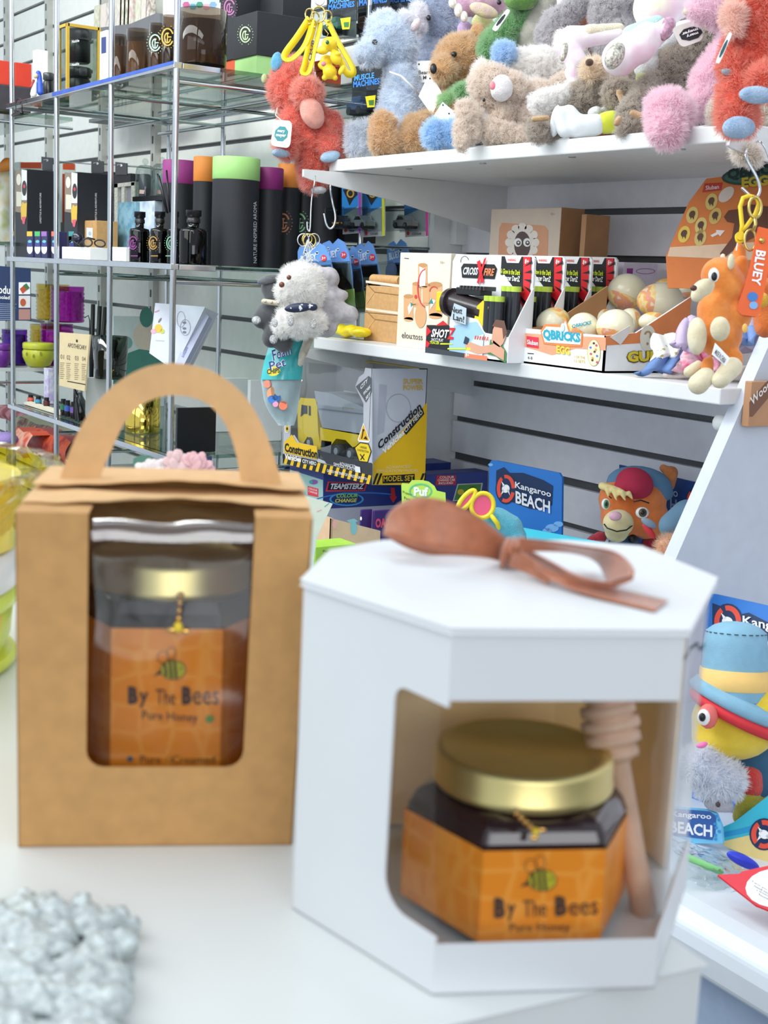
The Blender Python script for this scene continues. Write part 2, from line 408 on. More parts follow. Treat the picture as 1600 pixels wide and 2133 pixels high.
# ================================================================ the setting
GROOVE = mat('5C5E60', .45, .3, var=.05)
def slatwall(name, x0, x1, Y, zr, step, m, zlo=0, zhi=2.6, zs=None):
    b = MB(); b.box(x0, x1, Y+.012, Y+.03, zlo, zhi, GROOVE)
    if zs is None: k = math.ceil((zlo-zr)/step); zs = [zr+(k+i)*step for i in range(int((zhi-zlo)/step)+2)]
    prev = zlo
    for z in sorted(zs)+[zhi+.006]:
        top = min(z-.006, zhi)
        if top > prev+.004: b.box(x0, x1, Y, Y+.013, prev, top, m)
        prev = z+.006
    return struct(b, name)
WY, LY = 1.73, 1.66
slatwall('wall_back', -2.33, .9, WY, 0, 0, mat('ECEAF0', .5, var=.02), zs=[onY(x_, y_, WY).z for x_, y_ in ((1218, 442), (1293, 539), (945, 792), (945, 870), (945, 951), (1168, 997), (1172, 1091))]+[1.53, 1.62, 1.71, 1.80, 1.89, .70])
slatwall('wall_left', -7.5, -2.36, LY, onY(400, 653, LY).z, .0935, mat('EDEFE8', .5, var=.02))
b = MB(); b.box(1.9, 1.96, -3, 3, 0, 1.42, spots([(.35, '2A2630'), (.5, '5A5058'), (.6, '8E8A90'), (.7, '30404A')], 4)); struct(b, 'unseen_reflection_wall')  # unseen dark stand-in for shelving opposite, added to shape film and chrome reflections
b = MB(); b.box(-8, 4, -4, 2.2, -.02, 0, mat('84888C', .4, var=.05, scale=3)); struct(b, 'floor')
# divider upright between the two runs of wall
xd = onY(962, 450, WY).x; yd = onX(905, 450, xd).y
b = MB(); b.box(onY(896, 450, yd).x, xd, yd, WY+.03, 0, 2.5, PAINT); struct(b, 'trim_1')
# slotted steel uprights behind the chrome rack
SLOT = mat('3A3C3E', .6); n = 0
for px in (11, 96, 208, 318):
    n += 1; X = onY(px, 300, LY-.02).x
    b = MB(); b.box(X-.016, X+.016, LY-.02, LY, .3, 2.5, mat('B9BAB4', .4, .2))
    z = .4
    while z < 2.4: b.box(X-.003, X+.003, LY-.0215, LY-.019, z, z+.022, SLOT); z += .05
    struct(b, 'trim_%d' % (n+1))
# ---------------------------------------------------------------- gondola with two white shelves (bay on the right)
ZT, ZM, ZD = 1.459, 1.122, .60
def shelf(name, label, z, x0, x1, holes):
    t = thing(name, label, 'shelf', ((x0+x1)/2, 1.55, z-.022))
    MB().box(x0, x1, 1.33, WY, z-.022, z, PAINT).build('shelf_board', t, bevel=.002)
    g = MB()
    for x in holes: g.cyl((x, 1.36, z-.0235), .006, .002, STEEL, 12)
    g.build('shelf_stud', t)
    return t
xl, xr = -2.265, -1.205
st = shelf('wall_shelf', 'upper white shelf crowded with soft toys', ZT, onY(685, 350, 1.33).x, xr, [onY(p[0], p[1], 1.36).x for p in ((852, 354), (1006, 343), (1192, 328), (1420, 308))])
sm = shelf('wall_shelf', 'lower white shelf carrying toy boxes and a tray of plastic eggs', ZM, xl, xr, [])
def bracket(t, x, z, tip, drop=.055, top=0):
    """tapered arm under a shelf, front tip sticks out"""
    z = z-.022
    pts = [(x, tip, z-.004), (x, tip, z-.016), (x, tip+.02, z-.021), (x, 1.45, z-.045), (x, WY, z-.10), (x, WY, z)]
    MB().poly(pts, PAINT, (.006, 0, 0)).build('bracket', t, bevel=.001)
XB = onY(630, 375, 1.25).x
bracket(st, XB, ZT, 1.25); bracket(st, onY(1520, 290, 1.25).x+.0, ZT, 1.245)
bracket(sm, xl-.004, ZM, 1.31)
b = MB(); b.box(onY(960, 430, WY).x, onY(960, 430, WY).x+.03, WY-.03, WY, ZT-.14, ZT-.022, PAINT); b.build('mount', st)
# slanted end panel, base deck and plinth
g = MB(); sl = [(WY, .0), (1.06, .0), (1.06, .58), (1.26, .9018), (1.4058, 1.1916), (1.56, 1.50), (1.60, 2.4), (WY, 2.4)]
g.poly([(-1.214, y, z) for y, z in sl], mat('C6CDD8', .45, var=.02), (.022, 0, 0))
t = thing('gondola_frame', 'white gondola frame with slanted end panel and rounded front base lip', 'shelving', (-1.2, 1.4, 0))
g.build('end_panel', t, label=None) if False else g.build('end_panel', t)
MB().cyl((-1.214-.03, 1.37, ZM-.05), .011, .03, PAINT, 16, (1, 0, 0), .003).build('peg', t)
g = MB(); prof = [(1.30, ZD), (1.04, ZD), (1.02, ZD-.004), (1.005, ZD-.015), (1.0, ZD-.03), (1.0, ZD-.055), (1.02, ZD-.07), (1.30, ZD-.07)]
g.poly([(-2.27, y, z) for y, z in prof], mat('D2DAE0', .3, var=.01), (2.5, 0, 0)); 
g.box(-2.27, .23, 1.28, WY, ZD-.07, ZD, PAINT); g.build('base_deck', t, bevel=.004)
MB().box(-2.27, .23, 1.06, 1.08, .02, ZD-.07, mat('B4C6DE', .5)).build('plinth', t)

# ================================================================ chrome and glass rack on the left
RY0, RY1, RX1 = 1.10, 1.53, onY(368, 130, 1.10).x
RX = [RX1, onY(231, 300, 1.10).x, onY(118, 300, 1.10).x, onY(25, 300, 1.10).x]
ZR = (.871, 1.2515, 1.630, 2.01)
rack = thing('display_rack', 'chrome rack of glass shelves holding candles and gift boxes', 'shelving', ((RX[0]+RX[3])/2, 1.3, 0))
GLS = film('DCEAE2', .93, .02, 1.5, gain=1.1)
for x in RX:
    for y in (RY0, RY1): MB().rod((x, y, 0), (x, y, 2.3), .0062, CHROME, 16).build('pole', rack)
for i, z in enumerate(ZR[:3]):
    x0, x1 = RX[3]-.02, RX[0]
    g = MB(); g.box(x0, x1+.006, RY0-.009, RY0-.003+.012, z-.012, z, CHROME); g.box(x0, x1, RY1-.006, RY1+.006, z-.012, z-.002, CHROME)
    g.box(x0, x0+.012, RY0, RY1, z-.012, z-.002, CHROME); g.box(x1-.006, x1+.006, RY0+.01, RY0+.09, z-.012, z-.001, CHROME)
    g.build('shelf_frame', rack, bevel=.0012)
    g = MB(); zz = z-.035
    g.rod((x0, RY1-.02, zz), (x1, RY1-.02, zz), .005, CHROME); g.rod((x0, RY1-.17, zz), (x1, RY1-.17, zz), .004, CHROME)
    g.rod((x1-.004, RY0, zz), (x1-.004, RY1, zz), .005, CHROME)
    for x in RX[1:3]: g.rod((x, RY0, zz), (x, RY1, zz), .004, CHROME)
    g.build('shelf_rail', rack)
    g = MB(); g.box(x0+.014, x1+.002, RY0+.012, RY1-.008, z-.008, z-.0005, GLS); g.build('glass_shelf', rack)
    MB().box(x0+.02, x1+.003, RY0+.0125, RY0+.0135, z-.008, z-.0005, mat('1B2B26', .2)).build('glass_edge', rack)
# blue protective film left on the front rail of the top shelf
pl = Plane((0, RY0-.0092, 0), (0, -1, 0)); g = MB()
pp(g, pl, [(108, 193), (362, 126), (362, 133), (108, 201)], mat('2E57B8', .35, var=.15, scale=30), .0003); g.build('protective_film', rack)
g = MB(); g.tube([onY(x, y, 1.085) for x, y in [(33, 214), (36, 206), (41, 205), (46, 210), (46, 232), (40, 238), (33, 232), (33, 214)]], .0012, BLACK, 8, True)
g.cap(onY(27, 240, 1.085), onY(45, 235, 1.085), .004, .005, BLACK)
single(g, 'security_tag', 'small black looped security tag on the top rail', 'tag', onY(36, 240, 1.085))

def LO(p): return (p.x, p.y, p.z)
def box_thing(name, label, cat, ab, m, group=None, draw=None, bevel=.0012, part='carton', pname='printed_artwork'):
    t = thing(name, label, cat, ab.loc(), group)
    ab.mb(m).build(part, t, bevel=bevel)
    if draw:
        g = MB(); draw(g, ab)
        if g.v: g.build(pname, t)
    return t
def cylY(xc, hw, yt, Y, z0):
    p = onY(xc, yt, Y); D = depth(p); return V((p.x, Y, z0)), hw*D/F, p.z-z0
# ---- logo ring used on the candles
def glogo(g, pl, x, y, s, m, sx=.7):
    pring(g, pl, x, y, s*sx, s, s*.16, m, a0=.5, a1=5.9)
    pring(g, pl, x, y+s*.1, s*sx*.55, s*.6, s*.14, m, a0=.2, a1=5.2)
    pstroke(g, pl, [(x, y), (x+s*sx*.6, y)], s*.13, m); pstroke(g, pl, [(x, y-s*.5), (x, y+s*.6)], s*.12, m)
    for i in range(22):
        a = 2*math.pi*i/22
        if abs(math.cos(a)) > .25: pell(g, pl, x+s*sx*1.35*math.cos(a), y+s*1.28*math.sin(a), s*.05, s*.06, m, n=5)
# ================================================================ top glass shelf
z = ZR[2]
SMOKE = film('DCCFC0', .86, .04, 1.35); CLEAR = film('F4F8F8', .94, .02, 1.4); WAX = mat('9A8468', .6, var=.06); WAXL = mat('B9A27C', .6, var=.05)
def candle(xc, hw, yt, Y, wax, label, logo=None, fill=.78, group='glass candles on the top rack shelf'):
    c, r, h = cylY(xc, hw, yt, Y, z)
    t = thing('glass_candle', label, 'candle', c, group)
    MB().lathe(c, [(r*.9, 0), (r, .008), (r, h), (r*.95, h), (r*.95, .012)], SMOKE, 40).build('glass', t)
    MB().cyl(c+V((0, 0, .012)), r*.94, h*fill-.012, wax, 40).build('wax', t)
    if logo:
        g = MB(); lx, ly, s, m = logo; glogo(g, Plane(c+(V((0, 0, 0))-V((c.x, c.y, 0))).normalized()*(r+.001), -V((c.x, c.y, 0))), lx, ly, s, m); g.build('logo', t)
candle(251, 15, 73, 1.20, WAX, 'narrow dark candle glass left of the wide pale one', fill=.8)
candle(289, 25, 62, 1.21, WAXL, 'wide pale brown candle glass on the top shelf', fill=.78)
candle(329, 17, 50, 1.19, WAX, 'tall candle glass with a pale green ring emblem', (323, 89, 18, P('BFE6D2')), .75)
candle(355, 16, 33, 1.19, mat('5A4C38', .6), 'dark candle glass with a yellow ring emblem', (349, 77, 19, P('D8B648')), .8)
candle(424, 50, 22, 1.19, mat('6E5E4C', .6, var=.08), 'large smoked glass candle beside the corner pole', None, .82)
# black gift boxes
def gift(name, xl, xm, xr, yt, Y, label, lid, basec, ysplit, logo, z0=z, group='black gift boxes on the top rack shelf'):
    ab = AB(xl, xm, xr, yt, Y, z0); zs = onY(xm, ysplit, Y).z
    t = thing(name, label, 'gift box', ab.loc(), group)
    MB().box(ab.x0+.003, ab.x1-.003, ab.y0+.003, ab.y1-.003, z0, zs+.01, basec).build('box_base', t)
    MB().box(ab.x0, ab.x1, ab.y0, ab.y1, zs, ab.z1, lid).build('lid', t, bevel=.001)
    g = MB()
    if logo: glogo(g, ab.P, *logo); g.build('logo', t)
    return t
gift('gift_box', 488, 536, 640, 22, 1.305, 'black lidded gift box with pale green base and ring emblem', MBLACK, P('A9D98C', .6), 113, (511, 72, 17, P('BFD9A8')))
gift('gift_box', 460, 492, 560, -30, 1.36, 'black lidded gift box with pink ring emblem', MBLACK, P('C9532E', .6), 122, (478, 15, 17, P('B56AA0')))
gift('gift_box', 655, 702, 716, 118, 1.505, 'low orange gift box at the far end of the top shelf', P('B24A26', .6), P('A8441F', .6), 140, None)
ab = AB(505, 590, 650, -30, 1.42, z+.105)
def dr(g, ab): glogo(g, ab.P, 527, 2, 14, P('E09A3C'))
t = box_thing('gift_box', 'black gift box with orange base on top of another box', 'gift box', ab, MBLACK, 'black gift boxes on the top rack shelf', dr)
MB().box(ab.x0+.004, ab.x1+.005, ab.y0+.004, ab.y1+.012, ab.z0-.016, ab.z0, P('E8962F', .6)).build('box_base', t)
MB().box(ab.x0, ab.x1-.01, ab.y0+.03, ab.y1, z, ab.z0-.018, MBLACK).build('box_base', t)
# clear gift carton of black jars
ab = AB(124, 141, 206, 48, 1.17, z)
t = thing('clear_carton', 'clear gift carton with yellow edges holding black jars', 'gift box', ab.loc())
ab.mb(film('DCE6E0', .8, .03, 1.5)).build('clear_cover', t)
g = MB(); e = .0035; YE = P('C9A435')
for (xx, yy) in ((ab.x0, ab.y0), (ab.x1, ab.y0), (ab.x1, ab.y1)): g.box(xx-e, xx+e, yy-e, yy+e, z, ab.z1, YE)
g.box(ab.x1-e, ab.x1+e, ab.y0, ab.y1, ab.z1-2*e, ab.z1, YE); g.box(ab.x0, ab.x1, ab.y0-e, ab.y0+e, ab.z1-2*e, ab.z1, YE)
g.build('yellow_edge', t)
cx, cy = (ab.x0+ab.x1)/2, (ab.y0+ab.y1)/2; hh = (ab.z1-z)
for k in range(2):
    g = MB(); z0 = z+.004+k*hh*.5; g.cyl((cx, cy, z0), .027, hh*.3, BLACK, 28, b=.004); g.cyl((cx, cy, z0+hh*.31), .03, hh*.13, mat('26282B', .3), 28, b=.003)
    pl = Plane(V((cx, cy, 0))+V((.032, 0, 0)), (1, 0, 0)); y = 86+48*(1-k) 
    line_text(g, pl, 'Noble', 150, y+4, 165, y+1, 6, PWHITE); g.build('jar', t)
ab = AB(68, 77, 100, 103, 1.16, z); box_thing('white_box', 'tall plain white box behind the small blue caped figurine', 'box', ab, PWHITE)
c, r, h = cylY(101, 11, 152, 1.17, z)
g = MB(); g.cyl(c, r, h*.75, BLACK, 28, b=.003); g.cyl(c+V((0, 0, h*.76)), r*1.03, h*.24, mat('3B3E40', .3), 28, b=.002)
single(g, 'cosmetic_jar', 'small black screw top jar beside the blue figurine', 'jar', LO(c))
# little figurine with blue cape
D = depthY(75, 190, 1.13); t = Plush('figurine', 'small figurine in a blue hooded cape on the top shelf edge', D, (76, 200), cat='figurine')
t.part('cape', mat('2F57C4', .5), [(80, 153, 6), (82, 158, 5, 0, 84, 192, 7, .0), (84, 175, 6)], vox=.0015, disp=0)
t.part('face', mat('E8C9A8', .6), [(74, 158, 5.5, -.008)], vox=.0012, disp=0)
t.part('dress', mat('E6E6E2', .6), [(73, 172, 4, -.004, 70, 196, 7, -.006)], vox=.0015, disp=0)
t.part('arm', mat('9E3B3B', .6), [(70, 168, 3, -.008, 66, 180, 3, -.008)], vox=.0012, disp=0)
# flat white item on the edge
g = MB(); p = onY(180, 170, 1.125); g.box(onY(152, 172, 1.12).x, onY(212, 160, 1.12).x, 1.12, 1.16, z, z+.008, PWHITE)
single(g, 'price_strip', 'flat white card strip lying along the top shelf edge', 'card', LO(p), bevel=.001)
ab = AB(208, 222, 232, 62, 1.20, z)
def dr(g, ab): pp(g, ab.P, [(211, 78), (221, 76), (221, 110), (211, 112)], P('2C3E7A')); pp(g, ab.P, [(212, 118), (221, 117), (221, 150), (212, 152)], P('C9CDD2'))
box_thing('tall_carton', 'narrow white and blue carton right of the clear gift carton', 'box', ab, PWHITE, None, dr)
# greeting cards in a grey rack on the wall
xs = [192, 206, 217, 227, 238, 246, 254, 262, 278, 290, 300]
colr = ['AEB487', 'D9C8C6', '9C8C8A', 'B9BFA0', 'C9B7B4', 'A9AF86', '8D9470', 'C79A98', 'BFC4A2', 'CFC2BC', '7A4B4E']
for i, x in enumerate(xs):
    Y = 1.56; p0 = onY(x, 60, Y); p1 = onY(x+12, 60, Y); zt = onY(x, 15-i*3, Y).z
    b = MB(); b.obox((p0.x, Y, z+.045), (p1.x-p0.x-.004, .0, 0), (0, .012, 0), (.015, 0, zt-z-.045), spots([(.3, colr[i]), (.6, 'D8D6C8')], 60))
    single(b, 'greeting_card', 'folded card number %s from the left in the card rack' % ['one','two','three','four','five','six','seven','eight','nine','ten','eleven'][i], 'card', (p0.x, Y, z+.045), 'greeting cards standing behind the top shelf')
b = MB(); a, c2 = onY(236, 70, 1.53), onY(325, 50, 1.53)
b.poly([onY(x, y, 1.53) for x, y in ((186, 60), (270, 50), (326, 27), (333, 28), (333, 75), (186, 80))], mat('6E7174', .5), (0, .01, 0))
b.box(onY(186,60,1.53).x, onY(333,60,1.53).x, 1.53, 1.6, z+.035, z+.045, mat('6E7174', .5))
single(b, 'card_rack', 'grey rack holding folded greeting cards', 'rack', (a.x, 1.55, z+.035))
ab = AB(340, 376, 458, -20, 1.45, z)
def dr(g, ab):
    for i, c in enumerate(('D86FA0', '6FB7D8', '4FA08A', 'E7B7C9', '8FB8E0')): pell(g, ab.Q, 388+i*14, 10+(i % 2)*4, 8, 7, P(c), n=6)
box_thing('patterned_box', 'box with pink and blue patchwork pattern behind the large candle', 'box', ab, mat('DDE3EC', .5), None, dr)

# ================================================================ middle glass shelf
z = ZR[1]
def teabox(xl, xm, xr, yt, lab):
    ab = AB(xl, xm, xr, yt, 1.20, z)
    def dr(g, ab):
        P_, Q = ab.P, ab.Q; h = 465-yt
        x0, x1 = xl, xm; wd = x1-x0
        pp(g, P_, [(x0+1, yt+1), (x1, yt+4), (x1, yt+h-20), (x0+1, yt+h-24)], P('8C7C6C'))
        pp(g, P_, [(x0+wd*.55, yt+1), (x1, yt+3), (x1, yt+65), (x0+wd*.55, yt+65)], P('E4E6E8'), .0007)
        pell(g, P_, x1-5.5, yt+40, 5, 16, P('1B1C20'), .001); pell(g, P_, x1-5.5, yt+36, 2.5, 4, P('C8324A'), .0014)
        pell(g, P_, x0+8, yt+22, 5, 12, P('E3DCCB'), .001)
        pp(g, P_, [(x0+3, yt+47), (x0+wd*.55, yt+48), (x0+wd*.55, yt+78), (x0+3, yt+78)], P('D9D5C2'), .001)
        pp(g, P_, [(x1-13, yt+80), (x1-9, yt+68), (x1-5, yt+72), (x1, yt+70), (x1-1, yt+100), (x1-7, yt+113), (x1-12, yt+104)], P('E3B83A'), .001)
        pp(g, P_, [(x1-11, yt+100), (x1-2, yt+99), (x1-5, yt+115), (x1-9, yt+114)], P('D9566A'), .0012)
        xm_ = (xm+xr)/2+1
        q = [(xm_+1, 465), (xm_+1, 402), (xm_-2.5, 402), (xm_-2.5, 465)]
        text(g, Q, 'LIFESTYLE & ADVENTURE', q, P('D9DADC'), .02)
    return box_thing('tea_box', lab, 'box', ab, mat('22232B', .5, var=.03), 'black cartons with a photo side on the middle rack shelf', dr)
teabox(31, 56, 112, 352, 'left of the two black cartons with a photo side')
teabox(134, 161, 238, 358, 'right of the two black cartons with a photo side')
def hang_tab(x0, x1, y0, y1, lab):
    b = MB(); Y = 1.46; pl = Plane((0, Y, 0), (0, -1, 0))
    b.poly([pl.px(*p) for p in ((x0, y0), (x1, y0+3), (x1, y1), (x0, y1))], mat('4A4B50', .5), (0, .003, 0))
    pell(b, pl, (x0+x1)/2, (y0+y1)/2-6, 3, 2.5, PWHITE)
    ab_ = AB(x0-6, x1+8, x1+34, y1-3, Y+.003, z)
    ab_.mb(mat('26272E', .5), b)
    c_ = pl.px((x0+x1)/2, (y0+y1)/2-6); b.rod(c_-V((0, .01, 0)), (c_.x, LY+.002, c_.z), .002, CHROME)
    single(b, 'hanging_carton', lab, 'box', ab_.loc(), 'dark cartons with hanging tabs')
hang_tab(86, 110, 326, 354, 'dark carton with hanging tab behind the left photo carton')
hang_tab(190, 215, 333, 360, 'dark carton with hanging tab behind the right photo carton')
hang_tab(240, 264, 337, 364, 'dark carton with hanging tab behind the bleached picture frame')
for xl_, xm_, xr_, yt_, lb in ((20, 40, 88, 337, 'orange and white carton behind the left black photo carton'), (110, 128, 158, 340, 'orange and white carton between the two black photo cartons')):
    ab = AB(xl_, xm_, xr_, yt_, 1.34, z)
    def dr(g, ab, c=xm_, y=yt_, r=xr_): pp(g, ab.Q, [(c+3, y+1), (r-2, y+1), (r-2, y+14), (c+3, y+13)], P('D4552A')); pp(g, ab.Q, [(c+2, y+22), (r-2, y+22), (r-2, y+130), (c+2, y+130)], P('B8401E'))
    box_thing('food_carton', lb, 'box', ab, P('D9E2DC'), 'orange and white cartons at the back', dr)
# blue medicine-like bottle cartons with coloured tops
for i, (x, c, cn) in enumerate(((61, 'F0C040', 'yellow'), (77, '4DB868', 'green'), (91, '9B6BB5', 'purple'), (112, 'F0705A', 'coral'), (148, '3F9C9C', 'teal'))):
    ab = AB(x-5, x+7 if x != 112 else x+2, x+12 if x != 112 else x+28, 482 + (2 if i > 3 else 0), 1.13 if i < 4 else 1.2, z)
    def dr(g, ab, x=x, c=c):
        pp(g, ab.P, [(x-5, 482), (x+6, 482), (x+6, 492), (x-5, 492)], P(c)); pell(g, ab.P, x+1, 518, 6, 11, P('E6EAF4')); pp(g, ab.P, [(x-4, 502), (x+6, 502), (x+6, 514), (x-4, 514)], P('3A3F8F'), .0008); pell(g, ab.P, x+1, 503, 4, 3, P('6FC9C9'), .001)
    box_thing('remedy_carton', 'small navy bottle carton with %s top' % cn, 'box', ab, mat('2A2858', .5), 'small navy bottle cartons', dr)
ab = AB(126, 168, 178, 462, 1.32, z)
def dr(g, ab): pp(g, ab.P, [(151, 463), (168, 463), (168, 490), (151, 488)], PWHITE)
box_thing('dark_box', 'dark box with white square behind the folded glasses', 'box', ab, mat('1C2A28', .5), None, dr)
ab = AB(176, 201, 246, 459, 1.22, z)
def dr(g, ab): pp(g, ab.P, [(180, 474), (193, 475), (193, 497), (180, 496)], P('E7EAEE')); pell(g, ab.P, 187, 486, 3, 4, P('B8C8D8'), .0008)
box_thing('kraft_box', 'small kraft box with white sticker', 'box', ab, KRAFT, None, dr)
for (xl_, xm_, xr_, lb) in ((129, 187, 228, 'low white box under the round glasses'), (232, 262, 272, 'low white box left of the reed diffuser bottles')):
    ab = AB(xl_, xm_, xr_, 515, 1.13, z); box_thing('white_box', lb, 'box', ab, PWHITE)
zb = onY(187, 515, 1.13).z
# folded round glasses and dark sunglasses on the low white box
g = MB(); D = depthY(200, 508, 1.145)
def ringpx(cx_, cy_, rx, ry, rot, dd=0, n=28):
    return [dep(cx_+rx*math.cos(a)*math.cos(rot)-ry*math.sin(a)*math.sin(rot), cy_+rx*math.cos(a)*math.sin(rot)+ry*math.sin(a)*math.cos(rot), D+dd) for a in [2*math.pi*i/n for i in range(n)]]
t = thing('eyeglasses', 'round black framed eyeglasses lying on the low white box', 'eyeglasses', LO(onY(195, 515, 1.145)))
g.tube(ringpx(182, 505, 10, 8, .2), .0019, BLACK, 8, True); g.tube(ringpx(208, 507, 11, 7, .15, .01), .0019, BLACK, 8, True)
g.tube([dep(171, 500, D), dep(183, 495, D), dep(198, 499, D)], .0018, BLACK, 8); g.build('frame', t)
g = MB(); g.poly(ringpx(182, 505, 9, 7, .2), CLEAR); g.build('lens', t); g = MB(); g.poly(ringpx(208, 507, 10, 6, .15, .01), CLEAR); g.build('lens', t)
g = MB(); g.ball(dep(161, 496, D+.02), 0, mat('1D1B30', .15), 20, (RGT, UPV, FWD), (pxm(12, D), pxm(13, D), pxm(7, D)))
g.tube([dep(145, 505, D+.02), dep(150, 500, D+.02), dep(168, 513, D)], .002, BLACK, 8)
single(g, 'sunglasses', 'dark navy sunglasses behind the round glasses', 'sunglasses', LO(dep(161, 512, D+.02)))
# pale blue carton, icy carton, tray, cloches
ab = AB(245, 283, 300, 420, 1.30, z); box_thing('gift_carton', 'mottled sea blue carton on the middle shelf', 'box', ab, spots([(.35, '5F93AF'), (.6, '8FB9CB')], 50))
ab = AB(283, 322, 372, 418, 1.31, z); box_thing('gift_carton', 'icy white and pale blue carton right of the sea blue one', 'box', ab, spots([(.35, 'A9BED8'), (.55, 'E4EDF6'), (.7, '8DA4C8')], 18))
zc = ab.z1
g = MB(); g.box(onY(276, 415, 1.31).x, onY(352, 415, 1.31).x, 1.31, 1.46, zc+.001, zc+.012, BLACK)
single(g, 'display_tray', 'thin black tray carrying the two glass cloches', 'tray', (onY(320, 415, 1.36).x, 1.38, zc+.001))
for (x, hw, yt, Y, lb, inner) in ((303, 20, 345, 1.36, 'front glass cloche with hanging ring knob', '5E6068'), (338, 22, 342, 1.42, 'rear glass cloche with round ball knob', 'DCE6E8')):
    c, r, h = cylY(x, hw, yt, Y, zc+.012); h = max(h, .06)
    t = thing('glass_cloche', lb, 'cloche', c, 'glass cloches on the black tray')
    MB().lathe(c, [(r, 0), (r, h*.8), (r*.92, h*.93), (r*.6, h), (.002, h*1.02)], film('E8F0F0', .86, .02, 1.55), 36).build('glass_dome', t)
    MB().ball(c+V((0, 0, h*1.02+.008)), .008, CLEAR, 14).build('knob', t)
    MB().cyl(c+V((0, 0, .002)), r*.6, h*.72, mat(inner, .4), 28, b=.004).build('candle', t)
    g = MB(); pl = Plane(c+V((0, -r-.001, 0)), (0, -1, 0)); pp(g, pl, [(x-12, 395), (x-2, 396), (x-3, 404), (x-13, 403)], P('F0C9BE')); g.build('price_sticker', t)
b = MB(); pl = Plane((0, 1.40, 0), (0, -1, 0)); FR = spots([(.4, 'C9C6B8'), (.6, 'E4E2D8'), (.75, '8F8C80')], 120)
for q in (((238, 383), (280, 378), (280, 386), (238, 391)), ((238, 383), (245, 382), (245, 540), (238, 540)), ((253, 390), (259, 389), (259, 540), (253, 540)), ((273, 380), (280, 379), (280, 540), (273, 540))):
    b.poly([pl.px(*p) for p in q], FR, (0, .012, 0))
pp(b, Plane((0, 1.409, 0), (0, -1, 0)), [(240, 386), (278, 382), (278, 536), (240, 538)], P('9C94A6'))
single(b, 'mosaic_mirror', 'bleached mosaic edged mirror behind the sea blue carton', 'mirror', (onY(258, 500, 1.4).x, 1.4, z))
# reed diffuser bottles
DG = film('2A2622', .30, .03, 1.5); DL = mat('15120F', .25)
bi = 0
for (x, hw, yt, yneck, Y, lg, lb) in ((291, 21, 477, 441, 1.16, 'A0489A', 'with purple ring emblem'), (333, 20, 477, 441, 1.15, 'C99B4A', 'with amber ring emblem and two reeds'), (364, 16, 477, 441, 1.16, '8FD0A8', 'with green ring emblem half behind the pole'), (403, 29, 477, 438, 1.16, None, 'right of the corner pole')):
    c, r, h = cylY(x, hw, yt, Y, z); hn = onY(x, yneck, Y).z-z
    t = thing('diffuser_bottle', 'square black reed diffuser bottle '+lb, 'bottle', c, 'reed diffuser bottles on the middle shelf')
    a = .2; MB().lathe(c, [(r*.98, 0), (r, .004), (r, h-.006), (r*.9, h), (r*.42, h+.002), (r*.42, h+.016)], DG, 40).build('glass', t)
    MB().cyl(c+V((0, 0, .004)), r*.93, h*.86, DL, 32).build('oil', t)
    MB().lathe(c+V((0, 0, h+.012)), [(r*.5, 0), (r*.5, .007), (r*.45, .008), (r*.45, .012), (r*.56, .013), (r*.56, hn-h-.012)], BLACK, 32).build('cap', t)
    if lg:
        g = MB(); n_ = V((-c.x, -c.y, 0)).normalized(); pl = Plane(c+n_*(r+.001), n_); glogo(g, pl, x-14 if x < 360 else x-8, 506, 14, P(lg)); pp(g, pl, [(x-19, 532), (x-4, 532), (x-4, 534), (x-19, 534)], P(lg)); g.build('logo', t)
    if bi == 1:
        g = MB(); g.tube([dep(347, 442, depth(c)), dep(328, 362, depth(c))], .0024, BLACK, 8); g.tube([dep(354, 442, depth(c)), dep(347, 355, depth(c)+.01)], .0022, BLACK, 8)
        g.tube([dep(349, 444, depth(c)-.004), dep(331, 366, depth(c)-.006)], .0022, BLACK, 8); g.build('reed', t)
    bi += 1
# tube candle cartons
for (x, hw, yt, ys, Y, lc, cn, logo, pos) in (
        (376, 36, 335, 384, 1.27, 'A9408F', 'magenta', None, 'left'), (428, 24, 327, 379, 1.27, 'F2933E', 'orange', None, 'left'), (493, 49, 329, 376, 1.26, 'A5DB84', 'pale green', None, 'front'),
        (561, 30, 350, 396, 1.345, '87206F', 'dark magenta', None, 'rear'), (604, 24, 342, 392, 1.41, 'F2933E', 'orange', 'C97A48', 'with an orange emblem'), (638, 24, 346, 390, 1.455, 'A5DB84', 'green', '7FC08A', 'with a green emblem'),
        (676, 34, 344, 380, 1.495, '2A2D33', 'black', None, '')):
    c, r, h = cylY(x, hw, yt, Y, z); zs = onY(x, ys, Y).z
    lb = {'left': 'black cylinder carton with %s lid left of the big green lidded one', 'front': 'large black cylinder carton with %s lid', 'rear': 'slim black cylinder carton with %s lid'}.get(pos, 'black cylinder carton with %s lid '+pos) % cn if pos else 'plain all black cylinder carton behind the steel hooks'
    t = thing('cylinder_carton', lb, 'carton', c, 'cylinder cartons on the middle shelf')
    MB().cyl(c, r, zs-z, MBLACK, 48).build('tube', t)
    MB().cyl(V((c.x, c.y, zs)), r*1.012, c.z+h-zs, P(lc, .55) if lc != '2A2D33' else MBLACK, 48, b=.0015).build('lid', t)
    n_ = V((-c.x, -c.y, 0)).normalized(); 
    if logo: g = MB(); glogo(g, Plane(c+n_*(r+.001), n_), x-14, 464, 20, P(logo)); g.build('logo', t)
    if pos == 'front':
        g = MB(); n2 = (n_+V((.9, .0, 0))).normalized(); pl = Plane(c+n2*(r+.0015), n2)
        text(g, pl, 'NATURE INSPIRED AROMA', [(535, 548), (535, 420), (528, 420), (528, 548)], P('8E9296'), .0); g.build('lettering', t)
